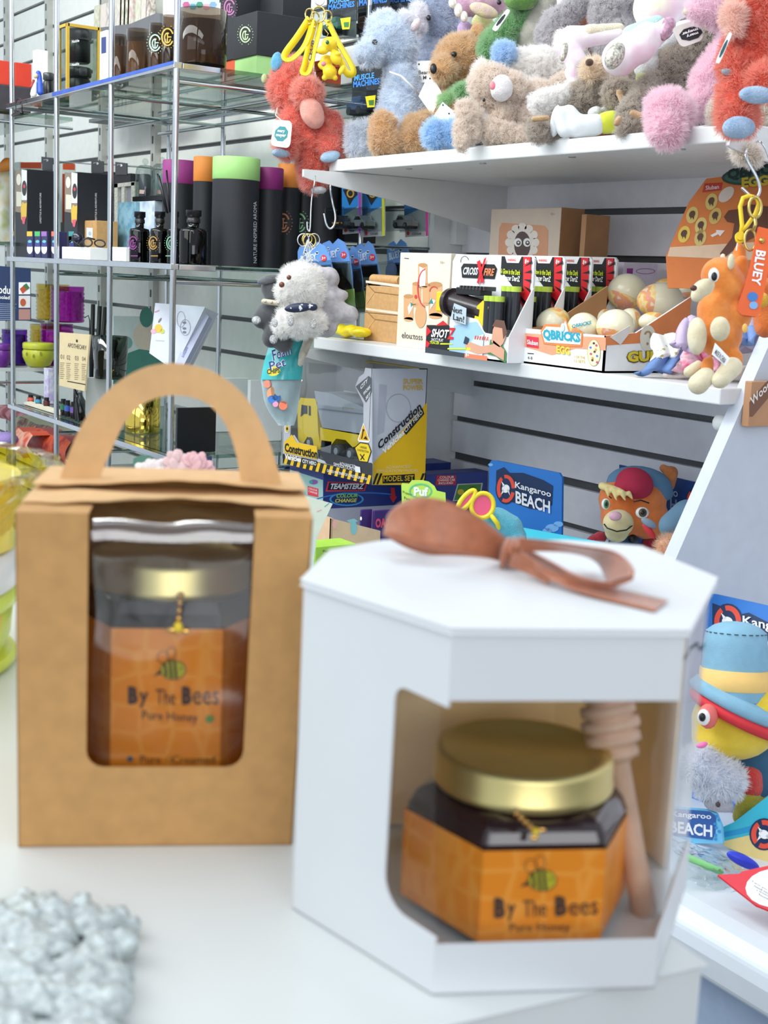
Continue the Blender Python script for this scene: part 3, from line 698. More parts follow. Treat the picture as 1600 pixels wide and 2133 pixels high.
# ================================================================ bottom glass shelf
z = ZR[0]
ab = AB(123, 130, 187, 700, 1.16, z+.01)
b = MB(); pl = Plane(onY(155, 750, 1.125), V((.55, -.83, 0)))
CR = mat('D9C79E', .6, var=.03)
q = ((124, 692), (187, 697), (176, 815), (123, 803))
b.poly([pl.px(*p) for p in q], CR, (0, .004, 0))
g2 = MB(); line_text(g2, pl, 'APOTHECARY', 141, 723, 180, 729, 9, INK, .0)
for i, x in enumerate((126, 139, 156, 171)):
    line_text(g2, pl, '0%d' % (i+1), x, 747+i*1.5, x+7, 748+i*1.5, 9, INK, -.01)
    for k in range(9): pp(g2, pl, [(x-1, 755+k*4+i), (x+8-(k % 3), 755.5+k*4+i), (x+8-(k % 3), 756.8+k*4+i), (x-1, 756.3+k*4+i)], P('8D8062'))
pp(g2, pl, [(140, 793), (178, 800), (178, 802), (140, 795)], INK); pell(g2, pl, 160, 710, 2, 3, INK)
g3 = MB(); c_ = pl.px(155, 805, -.006); g3.rod((c_.x, c_.y+.03, z), c_, .002, BLACK); g3.rod((c_.x-.03, c_.y+.01, z), c_, .002, BLACK); g3.rod((c_.x+.03, c_.y+.0, z), c_, .002, BLACK)
t = thing('display_card', 'cream apothecary sign card with four numbered columns', 'sign', pl.px(150, 812)); b.build('card', t); g2.build('lettering', t); g3.build('stand', t)
ab = AB(176, 178, 224, 786, 1.17, z); box_thing('white_box', 'tall plain white box under the silver glass tumbler', 'box', ab, PWHITE)
zb = ab.z1; c, r, h = cylY(230, 38, 700, 1.17+.05, zb)
t = thing('glass_tumbler', 'crackled silver glass tumbler standing on a white box', 'candle holder', c)
MB().lathe(c, [(r*.82, 0), (r*.85, .003), (r, h), (r*.95, h), (r*.8, .006)], film('B8BFB8', .62, .05, 1.6, gain=2.0), 36).build('glass', t)
MB().lathe(c+V((0, 0, .004)), [(r*.76, 0), (r*.9, h-.01)], mat('B9BEB6', .25, .5, var=.3, scale=90, bump=.6, bscale=60), 36).build('silver_lining', t)
ab = AB(232, 236, 262, 658, 1.30, z); p = Plane((ab.x1, 0, 0), (1, 0, 0))
ab = AB(234, 236, 345, 658, 1.33, z)
def dr(g, ab):
    Q = ab.Q
    pell(g, Q, 302, 700, 24, 30, P('E7D3C6')); pell(g, Q, 264, 714, 12, 13, P('7FB0A8')); pell(g, Q, 305, 661, 14, 21, P('4E8C82'), .0008)
    pp(g, Q, [(236, 790), (250, 752), (268, 735), (290, 727), (310, 730), (340, 745), (340, 800), (236, 800)], P('4E8C82'), .0008)
box_thing('gift_carton', 'white carton with teal and blush circles', 'box', ab, mat('DCE3E6', .5), None, dr)
# leaning white gift boxes with bee print
D = depthY(380, 700, 1.17)
def slab(name, label, qf, dd, m, draw=None, group=None, cat='box'):
    """thin box leaning on something: front quad in photo px, thickness vector"""
    pts = [dep(x, y, D_) for x, y, D_ in qf]; p0_ = Plane(pts[0], (pts[1]-pts[0]).cross(pts[3]-pts[0])); pts = [p0_.px(x, y) for x, y, _ in qf]; t = thing(name, label, cat, pts[3] if pts[3].z < pts[2].z else pts[2], group)
    n_ = (pts[1]-pts[0]).cross(pts[3]-pts[0]).normalized(); n_ = n_ if n_.dot(FWD) > 0 else -n_
    MB().poly(pts, m, n_*dd).build('carton', t, bevel=.001)
    if draw: g = MB(); draw(g, Plane(pts[0], n_)); g.build('printed_artwork', t)
    return t
def dr(g, P_):
    G = P('8E96A2'); 
    for (x, y, rx, ry) in ((377, 665, 9, 17), (386, 682, 11, 17)): pring(g, P_, x, y, rx, ry, 1.2, G)
    for y in (672, 684, 692): pell(g, P_, 384, y, 4, 2.5, P('6E7680'))
    pell(g, P_, 330, 684, 8, 9, P('D9B23E')); pell(g, P_, 320, 690, 6, 5, P('D8A0B0')); pell(g, P_, 338, 690, 5, 5, P('B9BF4A')); pell(g, P_, 333, 667, 2, 6, P('7C6A60'), rot=.6)
    line_text(g, P_, 'happy', 322, 652, 332, 648, 4, P('C96A7A')); pp(g, P_, [(324, 708), (342, 709), (342, 711), (324, 710)], P('A9B0BA'))
slab('gift_carton', 'white carton with bee drawing and bouquet leaning at the corner pole', [(324, 632, D+.04), (426, 640, D-.02), (362, 770, D-.03), (312, 735, D+.03)], .05, mat('C9CEDA', .5), dr)
def dr2(g, P_): text(g, P_, 'notes', [(378, 742), (388, 722), (393, 724), (383, 745)], P('6C7CB0'))
slab('gift_carton', 'lavender white box leaning right behind the bee carton', [(416, 641, D-.0), (434, 660, D-.01), (377, 770, D-.02), (362, 768, D-.01)], .02, mat('B4BAD2', .5), dr2)
c, r, h = cylY(297, 37, 822, 1.20, z)
t = thing('gold_tumbler', 'polished gold metal tumbler on the bottom glass shelf', 'candle holder', c)
MB().lathe(c, [(r*.97, 0), (r, .004), (r, h), (r*.96, h), (r*.95, .006)], mat('E2C35A', .08, 1, var=.01), 40).build('cup', t)
for (xl_, xm_, xr_, yt_, Y_, m_, lb) in ((366, 370, 451, 850, 1.13, mat('131418', .3), 'tall glossy black box on the bottom shelf by the corner pole'), (440, 448, 520, 788, 1.36, PWHITE, 'plain white box behind the kraft carrier handle'), (516, 522, 590, 792, 1.36, PWHITE, 'plain white box next to the bag of foam craft bears')):
    ab = AB(xl_, xm_, xr_, yt_, Y_, z); box_thing('black_box' if 'black' in lb else 'white_box', lb, 'box', ab, m_, None if 'black' in lb else 'plain white boxes on the bottom shelf')
# small tester bottles, booklet and pump bottle
for i, (x, c_, cn) in enumerate(((64, 'E8604A', 'red'), (80, '3F93B5', 'blue'), (97, '5A1E22', 'maroon'), (132, '2F7A4A', 'dark green'), (141, '4668C8', 'bright blue'), (153, '7A5AA8', 'violet'))):
    Yb = 1.15 if i < 3 else 1.14
    c, r, h = cylY(x, 6.5, 822+i*3, Yb, z); t = thing('tester_bottle', 'small dark tester bottle with %s band' % cn, 'bottle', c, 'little tester bottles in a row')
    MB().cyl(c, r, h*.72, mat('241A20', .2), 20, b=.001).build('bottle', t); MB().cyl(c+V((0, 0, h*.35)), r*1.03, h*.33, P(c_), 20).build('band', t); MB().cyl(c+V((0, 0, h*.73)), r*.8, h*.27, BLACK, 20).build('cap', t)
g = MB(); D = depthY(100, 850, 1.13)
g.obox(onZ(50, 842, z+.001), onZ(125, 865, z+.001)-onZ(50, 842, z+.001), (-.02, .025, 0), (0, 0, .006), mat('E6DDC6', .6))
single(g, 'booklet', 'cream booklet lying on the bottom glass shelf', 'booklet', LO(onZ(90, 855, z+.001)))
c, r, h = cylY(167, 11, 800, 1.14, z); t = thing('pump_bottle', 'clear pump bottle with silver collar on the bottom shelf', 'bottle', c)
MB().lathe(c, [(r, 0), (r, h*.55), (r*.5, h*.68), (r*.4, h*.8)], film('B8C0C4', .6, .05, 1.5), 28).build('bottle', t)
MB().cyl(c+V((0, 0, .002)), r*.85, h*.2, BLACK, 24).build('label_band', t); MB().cyl(c+V((0, 0, h*.78)), r*.55, h*.22, STEEL, 20).build('pump', t)
ab = AB(91, 100, 112, 768, 1.19, z); box_thing('slim_carton', 'slim lilac and silver carton behind the tester bottles', 'box', ab, spots([(.4, 'B9A8D8'), (.6, 'D8D8E4')], 70))
g = MB(); D = depthY(205, 700, 1.35)
for (a_, b_) in (((190, 800), (194, 634)), ((200, 800), (208, 638)), ((207, 800), (220, 640))): g.tube([dep(*a_, D), dep(*b_, D)], .006, mat('191A1C', .5), 10)
g.tube([dep(176, 662, D), dep(184, 657, D), dep(187, 668, D), dep(187, 800, D)], .0015, BLACK, 8)
single(g, 'incense_holder', 'bundle of thick black reeds behind the apothecary sign', 'reeds', LO(onY(200, 860, 1.35)))
# ---------------------------------------------------------------- neighbouring glass shelf unit, far left
XL = -3.62; pz = onX(60, 766, XL); y1 = onX(113, 766, XL).y; zl = pz.z
t = thing('glass_wall_shelf', 'glass shelf of the next unit holding coloured glass jars', 'shelf', (-4.1, 1.1, zl-.01))
MB().box(-4.8, XL, .8, y1, zl-.01, zl, mat('C9CFCB', .2, var=.02)).build('glass_panel', t)
MB().rod((XL+.006, .8, zl-.04), (XL+.006, y1, zl-.04), .004, CHROME).build('shelf_rail', t)
for yy in (.85, y1-.01): MB().box(-4.78, -4.75, yy-.01, yy+.01, 0, 2.3, mat('9EA2A2', .4)).build('upright', t)
PUR = film('E07AE0', .86, .05, 1.5, gain=1.2); YEL = film('F4E48A', .9, .05, 1.5, gain=1.2); LIL = film('B080DC', .86, .05, 1.5)
def cutjar(xc, hw, yt, X, z0, m, wax, label, grp='cut glass candle jars on the next unit'):
    p = onX(xc, yt, X); D = depth(p); r = hw*D/F; h = p.z-z0; c = V((X, p.y, z0))
    t = thing('cut_glass_jar', label, 'candle jar', c, grp); g = MB()
    pr = [(r*.9, 0)]; k = max(3, int(h/.012))
    for i in range(k): pr += [(r*.97, h*.85*(i+.1)/k), (r*1.03, h*.85*(i+.5)/k)]
    pr += [(r*.97, h*.86), (r, h*.9), (r, h)]
    g.lathe(c, pr, m, 20); g.build('faceted_glass', t)
    MB().cyl(c+V((0, 0, .005)), r*.85, h*.8, wax, 24).build('wax', t)
    return c, r, h
WP = mat('CC58CC', .4, var=.2, scale=120); WYL = mat('E3D277', .4, var=.15, scale=120); WL = mat('9A68C8', .4, var=.2, scale=120)
_, _, h1 = cutjar(95, 32, 676, -3.80, zl, YEL, WYL, 'yellow cut glass jar below the tall yellow one')
cutjar(118, 34, 674, -3.70, zl, PUR, WP, 'purple cut glass jar under the topmost purple one')
cutjar(30, 26, 686, -3.72, zl, LIL, WL, 'violet cut glass jar at the picture left edge')
zt2 = onX(118, 672, -3.70).z+.002
cutjar(110, 34, 592, -3.82, zt2, YEL, WYL, 'topmost tall yellow cut glass jar')
cutjar(140, 35, 596, -3.70, zt2, PUR, WP, 'topmost tall purple cut glass jar')
def bowl(xc, hw, yt, X, c1, label, motif=None):
    p = onX(xc, yt, X); D = depth(p); r = hw*D/F; h = p.z-zl; c = V((X, p.y, zl))
    t = thing('lidded_bowl', label, 'candle bowl', c, 'round lidded candle bowls'); M_ = c1
    MB().lathe(c, [(r*.45, 0), (r*.75, h*.1), (r*.98, h*.4), (r, h*.62), (r*.9, h*.72)], M_, 36).build('bowl', t)
    MB().lathe(c+V((0, 0, h*.74)), [(r*.96, 0), (r*.98, h*.04), (r*.98, h*.2), (r*.9, h*.25), (.001, h*.26)], M_, 36).build('lid', t)
    if motif:
        g = MB(); pl = Plane(c+V((r*.99, -.01, 0)), V((.9, -.4, 0)))
        for x, y in ((56, 738), (70, 742), (85, 737), (106, 735), (93, 752)): pell(g, pl, x, y, 2.2, 4, P('8A8A2A'), .001)
        g.build('bee_motif', t)
bowl(80, 33, 713, -3.64, mat('C6CC3A', .3, var=.06), 'lime green lidded bowl with bee motifs', True)
bowl(3, 20, 715, -3.64, mat('6A2A8C', .3), 'deep violet lidded bowl at the picture left edge')
ab = AB(-20, 38, 66, 552, 1.52, zl-.02)
g = MB(); pb = onX(40, 665, -3.95)
b = MB(); pl = Plane((-4.0, 0, 0), (1, -.3, 0)); b.poly([pl.px(*p) for p in ((-20, 552), (64, 560), (65, 668), (-20, 668))], mat('1C3560', .5), V((-.02, 0, 0)))
g = MB(); line_text(g, pl, 'Produ', -18, 610, 21, 613, 17, PWHITE, .02); line_text(g, pl, 'Cooled', -10, 622, 20, 624, 8, PWHITE)
for k in range(9): pp(g, pl, [(-10, 632+k*4), (34-(k*5 % 9), 633+k*4), (34-(k*5 % 9), 634.5+k*4), (-10, 633.5+k*4)], P('8FA0BE'))
pp(g, pl, [(39, 588), (63, 588), (63, 613), (39, 613)], PWHITE); pp(g, pl, [(39, 616), (63, 616), (63, 641), (39, 641)], P('E8E4E0')); pp(g, pl, [(39, 644), (63, 644), (63, 666), (39, 666)], P('B88A80'))
pp(g, pl, [(41, 602), (50, 594), (56, 604), (47, 612)], P('C8502E'), .001); pp(g, pl, [(48, 595), (55, 590), (62, 600), (56, 604)], P('3E7A48'), .0012); pell(g, pl, 48, 630, 6, 8, P('C05A30'), .001)
t = thing('information_card', 'navy product card with small photos down its side', 'sign', pl.px(30, 668)); b.build('card', t); g.build('printed_artwork', t)
# upper far left: red boxes on a black case, food pouch
px_ = onX(20, 225, -4.0)
t = thing('glass_wall_shelf', 'glass shelf of the next unit under the red boxes', 'shelf', (-4.2, 1.2, px_.z-.12))
zz = onX(30, 232, -3.66).z
MB().box(-4.8, -3.66, .85, 1.35, zz-.01, zz, GLS).build('glass_panel', t); MB().rod((-3.66, .85, zz-.03), (-3.66, 1.35, zz-.03), .004, CHROME).build('shelf_rail', t)
b = MB(); y_ = onX(65, 200, -3.68).y; b.box(-4.4, -3.68, .9, y_, zz, onX(30, 178, -3.68).z, mat('3E3A40', .4, var=.1)); za = onX(30, 178, -3.68).z
single(b, 'black_case', 'flat black case under the red boxes', 'case', (-4, 1.1, zz), bevel=.004)
ya, yb = onX(31, 150, -3.7).y, onX(66, 150, -3.7).y
for a_, b_, lb in ((.92, ya-.002, 'red box at the picture left edge'), (ya, yb, 'red box second from the picture left edge')):
    b = MB(); b.box(-4.1, -3.7, a_, b_, za+.001, onX(30, 129, -3.7).z, mat('D63A22', .5, var=.03)); single(b, 'red_box', lb, 'box', (-3.9, (a_+b_)/2, za), 'red boxes at the far left', bevel=.002)
pt = dep(5, 400, 3.9); D = 3.9
zs_ = dep(5, 505, D).z
t = thing('glass_wall_shelf', 'glass shelf of the next unit under the snack pouch', 'shelf', (-4.4, 1.2, zs_-.01))
MB().box(-4.9, -3.66, .85, 1.35, zs_-.011, zs_-.001, GLS).build('glass_panel', t)
g = MB(); rows = []
for j in range(9):
    v = j/8; wd = 22+4*math.sin(v*3.1); row = []
    for i in range(7): u = i/6*2-1; row.append(dep(0+u*wd, 355+v*148, D-.05*math.sin(v*3.14)*math.cos(u*1.5)))
    rows.append(row)
g.grid(rows, spots([(.35, 'D9C79A'), (.5, 'E8E6DC'), (.62, 'B9C05A'), (.75, 'D88A3A')], 14)); g.grid([[p+FWD*.03 for p in r_] for r_ in rows], mat('CFCFC6', .5))
single(g, 'snack_pouch', 'plump snack pouch with pale fruit print at the left edge', 'pouch', LO(dep(5, 503, D)))
g = MB(); g.cap(dep(2, 350, D-.03), dep(16, 343, D-.05), .012, .02, mat('D9822E', .5)); single(g, 'paper_flower', 'orange bloom above the snack pouch', 'flower', LO(dep(6, 355, D-.03)))
# lower far left: gift bags and scatter below the bottom shelf
pl_z = .62
zf = onY(60, 940, 1.25).z
MB().box(RX[3]-.02, RX[0], 1.12, 1.52, zf-.02, zf, mat('9FA3A2', .4)).build('shelf_board', rack)
bags = [('B0303A', 'F0A0A8', 0, 862, 110, 895, 'pink folded gift bag at the far left', 1.42), ('D8502E', 'F2B8A0', 32, 898, 70, 938, 'coral gift bag with pale square', 1.2), ('C8C8A0', '7E1E2A', 35, 882, 125, 915, 'gift bag with green leaf pattern', 1.35), ('9E2A2A', 'E0603A', 75, 905, 150, 938, 'dark red gift bag beside the coral one', 1.25)]
for c1, c2, x0, y0, x1, y1_, lb, Y in bags:
    g = MB(); rows = []
    zt_, zb_ = onY((x0+x1)/2, y0, Y).z, zf
    X0, X1 = onY(x0, y0, Y).x, onY(x1, y0, Y).x
    for j in range(7):
        v = j/6; rows.append([V((X0+(X1-X0)*i/8, Y-.02*math.sin(v*3.1)-.0015*math.sin(i*1.9+j), zb_+(zt_-zb_)*v+.004*math.sin(i*1.3))) for i in range(9)])
    g.grid(rows, spots([(.38, c1), (.5, c2), (.62, c1)], 16)); g.grid([[p+V((0, .05, 0)) for p in r_] for r_ in rows], P(c1)); g.grid([rows[-1], [p+V((0, .05, 0)) for p in rows[-1]]], P(c1))
    single(g, 'gift_bag', lb, 'bag', ((X0+X1)/2, Y, zb_), 'bright gift bags below the rack')
g = MB(); g.ball(onY(12, 915, 1.12), .022, mat('9A84C2', .7, bump=1, bscale=200), 20, None, (.034, .034, .02)); single(g, 'bath_bomb', 'lilac bath bomb ball at the left edge', 'bath bomb', LO(onY(12, 930, 1.12)))
# ================================================================ plush helpers and hanging toys at the left shelf end
def dogtag(t, q, m, ink, D, words=True, mir=False, part='swing_tag'):
    """rounded tag plate given by four photo corners (tl,tr,br,bl)"""
    pl = Plane(dep(*q[0], D), -FWD); cx_ = sum(p[0] for p in q)/4; cy_ = sum(p[1] for p in q)/4
    pts = []; n = 8
    for i, p in enumerate(q):
        a, c = V(q[i-1]), V(q[(i+1) % 4]); p = V(p); e0 = p+(a-p)*.25; e1 = p+(c-p)*.25
        for k in range(n+1): u = k/n; pts.append(tuple((e0*(1-u)+p*u)*(1-u)+(p*(1-u)+e1*u)*u))
    b = MB(); b.poly([pl.px(*p) for p in pts], m, FWD*.0015)
    o = b.build(part, t)
    g = MB(); ux = V(q[1])-V(q[0]); uy = V(q[3])-V(q[0])
    def at(u, v): return tuple(V(q[0])+ux*u+uy*v)
    pts = []
    for k in range(16): a = 2*math.pi*k/16; rr = .36 if k % 2 else .33; pts.append(at(.5+rr*math.cos(a)*1.1, .52+rr*.85*math.sin(a)))
    pp(g, pl, pts, ink, .0006)
    if words:
        A = lambda u, v: at(1-u, 1-v) if mir else at(u, v)
        text(g, pl, 'mary', [A(.27, .5), A(.68, .5), A(.68, .38), A(.27, .38)], PWHITE, .03, .0012); text(g, pl, 'meyer', [A(.22, .67), A(.78, .67), A(.78, .54), A(.22, .54)], PWHITE, .03, .0012)
    og = g.build('printed_logo', o)
def hook(name, label, pts, D, r=2.2, group=None):
    b = MB(); P3 = [dep(p[0], p[1], D+(p[2] if len(p) > 2 else 0)) for p in pts]
    # smooth
    for _ in range(2):
        q = [P3[0]]
        for a, c in zip(P3[:-1], P3[1:]): q += [a*.75+c*.25, a*.25+c*.75]
        P3 = q+[P3[-1]]
    b.tube(P3, pxm(r, D), CHROME, 12); top = P3[0]
    return single(b, name, label, 'hook', LO(top), group)
CORAL, CORAL2 = 'E0604E', 'B8402F'
DT = depth(onY(625, 372, 1.25))
D = DT+.07
t = Plush('plush_dragon', 'coral plush dragon hanging at the left shelf end with a white swing tag', D, (640, 250))
t.part('body', fur(CORAL, CORAL2, 70), [(605, 175, 44, 57, 0, .4), (640, 182, 20), (600, 205, 34), (640, 230, 36, 0, 648, 290, 34, 0), (612, 240, 26, -.01, 598, 305, 27, -.02), (672, 270, 32, 0, 690, 310, 30, -.01), (645, 310, 34, .01, 654, 372, 29, .02), (690, 250, 20, 0, 700, 300, 24, 0)], vox=.003, disp=.004, ds=.008)
t.part('cheek', fur('E4705C', CORAL2, 70), [(640, 195, 32, 34, -.035)], vox=.003, disp=.004, ds=.008)
t.part('ear', fur('6DB2DA', '4F97C2'), [(577, 130, 13, 22, -.02, .1)], vox=.002, disp=.0015)
t.part('horn', fur('C8D49A'), [(551, 164, 7, 11, 0)], vox=.002, disp=.001)
t.part('belly', fur('F2B0A2', 'E49A8C'), [(650, 235, 24, 35, -.045, -.4)], vox=.003, disp=.001)
t.part('foot_pad', fur('A9C9E2', '90B4D4'), [(588, 318, 22, 10, -.03)], vox=.002, disp=.001)
t.part('foot_pad', fur('A9C9E2', '90B4D4'), [(688, 326, 22, 12, -.03, -.25)], vox=.002, disp=.001)
t.part('foot_pad', fur('D8DCE0', 'B9BEC4'), [(664, 396, 17, 8, .01)], vox=.002, disp=.001)
dogtag(t.root, [(572, 249), (609, 252), (604, 309), (563, 303)], PWHITE, P('2F8A90'), D-.06)
t.line('tag_loop', mat('E8E4DA', .5), [(590, 254, -.06), (574, 240, -.05), (578, 225, -.04)], 1)
hook('steel_hook', 'plain steel hook bent on the left shelf bracket, empty', [(700, 362, .01), (693, 365, 0), (687, 385, -.01), (692, 420), (700, 450), (697, 470), (688, 478), (680, 470), (675, 445)], DT+.03)
hook('steel_hook', 'long steel hook on the bracket tip carrying the white puppy charm', [(657, 367, .0), (655, 385, -.01), (651, 400), (648, 430), (647, 470), (645, 484), (640, 478), (640, 462)], DT-.02, 1.6)
hook('steel_hook', 'steel hook at the top carrying the yellow strap charms', [(655, -40, .01), (654, -10), (658, 8), (668, 12), (676, 4), (672, -12)], DT-.06, 1.8)
# bunch of yellow strap key charms
D = DT-.08
YS = mat('F2D81E', .4, var=.03)
def loop_strap(name, label, pts, wid, txt=None):
    t = thing(name, label, 'key charm', dep(pts[0][0], pts[0][1], D), 'yellow strap key charms')
    P3 = [dep(p[0], p[1], D+(p[2] if len(p) > 2 else 0)) for p in pts]
    for _ in range(2):
        q = [P3[0]]
        for a, c in zip(P3[:-1], P3[1:]): q += [a*.75+c*.25, a*.25+c*.75]
        P3 = q+[P3[-1]]
    rows = []
    for i, p in enumerate(P3):
        tg = (P3[min(i+1, len(P3)-1)]-P3[max(i-1, 0)]).normalized(); sd = tg.cross(FWD).normalized(); sd = (sd*.75+FWD*.65).normalized()
        rows.append([p-sd*pxm(wid/2, D), p+sd*pxm(wid/2, D)])
    g = MB(); g.grid(rows, YS, smooth=True); g.build('strap', t, solid=.0022)
    g = MB(); a, b_ = dep(pts[0][0], pts[0][1]-2, D), dep(pts[0][0]+1, pts[0][1]-14, D)
    g.tube([dep(pts[0][0]+9*math.cos(k*.52), pts[0][1]-8+12*math.sin(k*.52), D+.004*math.cos(k)) for k in range(12)], .0014, GOLD, 8, True); g.build('split_ring', t)
    g = MB(); g.ball(dep(pts[0][0], pts[0][1]+12, D-.012), pxm(3, D), GOLD, 12); g.build('rivet', t)
    if txt:
        g = MB(); text(g, Plane(dep(*txt[1], D-.014), -FWD), txt[0], txt[2], P('20242C'), .04, .001); g.build('lettering', t)
loop_strap('strap_charm', 'leftmost yellow strap charm of the bunch', [(645, 38), (618, 80), (598, 105), (590, 120), (600, 127), (616, 118), (636, 95), (648, 60), (650, 42)], 15)
loop_strap('strap_charm', 'yellow strap charm with dark lettering in the middle of the bunch', [(656, 45), (644, 90), (634, 140), (628, 152), (640, 156), (648, 140), (654, 105), (664, 70), (668, 48)], 13, ('CLUB', (645, 100), [(648, 128), (655, 84), (649, 82), (642, 126)]))
loop_strap('strap_charm', 'rightmost long yellow strap charm of the bunch', [(682, 42), (700, 80), (722, 118), (738, 146), (734, 156), (722, 154), (712, 130), (700, 110), (686, 80)], 15)
g = MB(); g.tube([dep(664+14*math.cos(k*.45), 30+17*math.sin(k*.45), D) for k in range(14)], .0016, GOLD, 8, True)
single(g, 'split_ring', 'gold ring holding the bunch of yellow straps', 'ring', LO(dep(664, 48, D)))
Dc = D-.02
for nm, lb, balls, extra in (
    ('rubber_charm', 'yellow rubber animal charm with open snout hanging in front', [(686, 92, 17, 15, 0, -.2), (672, 105, 13, 9, 0, 0), (700, 120, 12, 16, 0, -.4), (712, 146, 6, 12, 0, .5), (703, 112, 8, 5, -.008, 0)], ((682, 88),)),
    ('rubber_charm', 'plain yellow rubber charm with stubby arms hanging below', [(680, 128, 14, 14, .02, 0), (687, 150, 15, 15, .02, 0), (668, 138, 5, 9, .02, -.6), (676, 162, 6, 6, .02, 0), (698, 162, 6, 6, .02, 0)], ())):
    p = Plush(nm, lb, Dc, (686, 150), 'yellow rubber charms', cat='key charm')
    p.part('figure', mat('F0CC20', .4), balls, vox=.0015, disp=0)
    for e in extra: p.hard('eye', mat('1C5A3A', .2), [(e[0], e[1], 4, 4.5, -.016)])
    if not extra: p.hard('belly_mark', mat('E07A96', .5), [(674, 133, 5, 5, -.006)])
    p.line('chain', GOLD, [(676, 60, .0), (684, 70, .0), (680, 80, 0)], 1.2)
# fluffy white puppy charm, grey charm with gems, grey plush behind
D = DT-.05
t = Plush('plush_charm', 'fluffy white plush puppy charm with navy bandana', D, (630, 560), cat='key charm')
t.part('body', fur('F2EFEA', 'DCD8D2', 90, 900, .6), [(627, 595, 47, 46, 0), (646, 612, 28), (598, 608, 24), (625, 672, 46, 30, 0), (590, 680, 20), (652, 672, 26), (600, 665, 25)], vox=.003, disp=.004, ds=.006)
t.hard('nose', mat('6B3A2A', .3), [(587, 593, 6, 6, -.05)]); t.hard('eye', mat('6B3A2A', .3), [(602, 578, 5, 5, -.045)])
t.part('bandana', spots([(.35, '1E2745'), (.56, '1E2745'), (.6, 'DDE0E6')], 90), [(622, 641, 30, 10, -.04, -.1), (652, 640, 10, 8, -.035)], vox=.002, disp=0)
GEM = mat('E4E8EC', .15, .6, var=.4, scale=600, bump=1, bscale=900)
for e in ((606, 668, 7, 12), (573, 673, 6, 9), (653, 675, 6, 11)): t.hard('gem_patch', GEM, [(e[0], e[1], e[2], e[3], -.045 if e[0] == 606 else -.035)])
t.line('chain', STEEL, [(640, 500), (632, 530), (640, 556)], 1.6)
for k in range(5): t.line('cord', mat('E6E6DE', .6), [(641, 500, -.003*k), (645-6*k+12, 515+k*3), (620+k*11, 545+(k % 2)*8)], 1)
g = MB()
for k, (x, y, rr) in enumerate(((632, 500, 12), (645, 502, 13), (654, 500, 12), (640, 498, 10))): g.tube([dep(x+rr*math.cos(a*.4), y+rr*1.1*math.sin(a*.4), D+.004*k) for a in range(16)], .0013, GOLD if k % 2 else STEEL, 8, True)
single(g, 'split_ring', 'cluster of metal rings above the white puppy charm', 'rings', LO(dep(643, 512, D)))
t = Plush('plush_charm', 'dark grey suede charm with studded collar behind the white puppy', D+.04, (560, 600), cat='key charm')
SUED = fur('5A5B5E', '484A4D', 40, 700, .3)
t.part('body', SUED, [(565, 600, 22, 0, 575, 615, 24, 0), (560, 655, 32, 26, 0, -.5), (545, 665, 20), (575, 690, 26, 0, 590, 712, 22, 0), (565, 705, 20)], vox=.003, disp=0)
t.part('ear', fur('77797C', '606265'), [(560, 582, 26, 9, -.02, -.25)], vox=.0022, disp=0)
t.part('collar', mat('C9BEA6', .4), [(550, 628, 6, -.025, 595, 634, 6, -.03)], vox=.0015, disp=0)
t.hard('stud', STEEL, [(x, 628+(x-550)*.12, 2.5, 2.5, -.034) for x in (553, 566, 580)])
for e in ((534, 667, 10, 9), (570, 707, 9, 10)): t.hard('gem_patch', GEM, [(e[0], e[1], e[2], e[3], -.03)])
t = Plush('plush_charm', 'light grey long limbed plush behind the white puppy', D+.06, (680, 560), cat='key charm')
t.part('body', fur('C6C2C6', 'A9A5AA', 70, 800, .4), [(655, 555, 8, 0, 668, 575, 22, 0), (684, 580, 24), (676, 605, 20), (695, 612, 16, 0, 715, 615, 11, 0), (672, 655, 34, 0, 690, 650, 30, 0), (700, 650, 24, 0, 728, 655, 19, 0), (680, 680, 24), (690, 625, 24)], vox=.003, disp=.002)
t.part('foot', fur('F2F0E8'), [(736, 654, 10, 15, 0)], vox=.002, disp=.001)
t.part('leg', fur('A08E8C', '8C7A78'), [(670, 680, 18, 14, -.02)], vox=.002, disp=.001)
t.part('leg', fur('DAD4C4', 'C6BFB0'), [(630, 738, 8, .0, 626, 758, 6, .0), (646, 700, 10, .02, 632, 735, 9, .01)], vox=.0022, disp=.001)
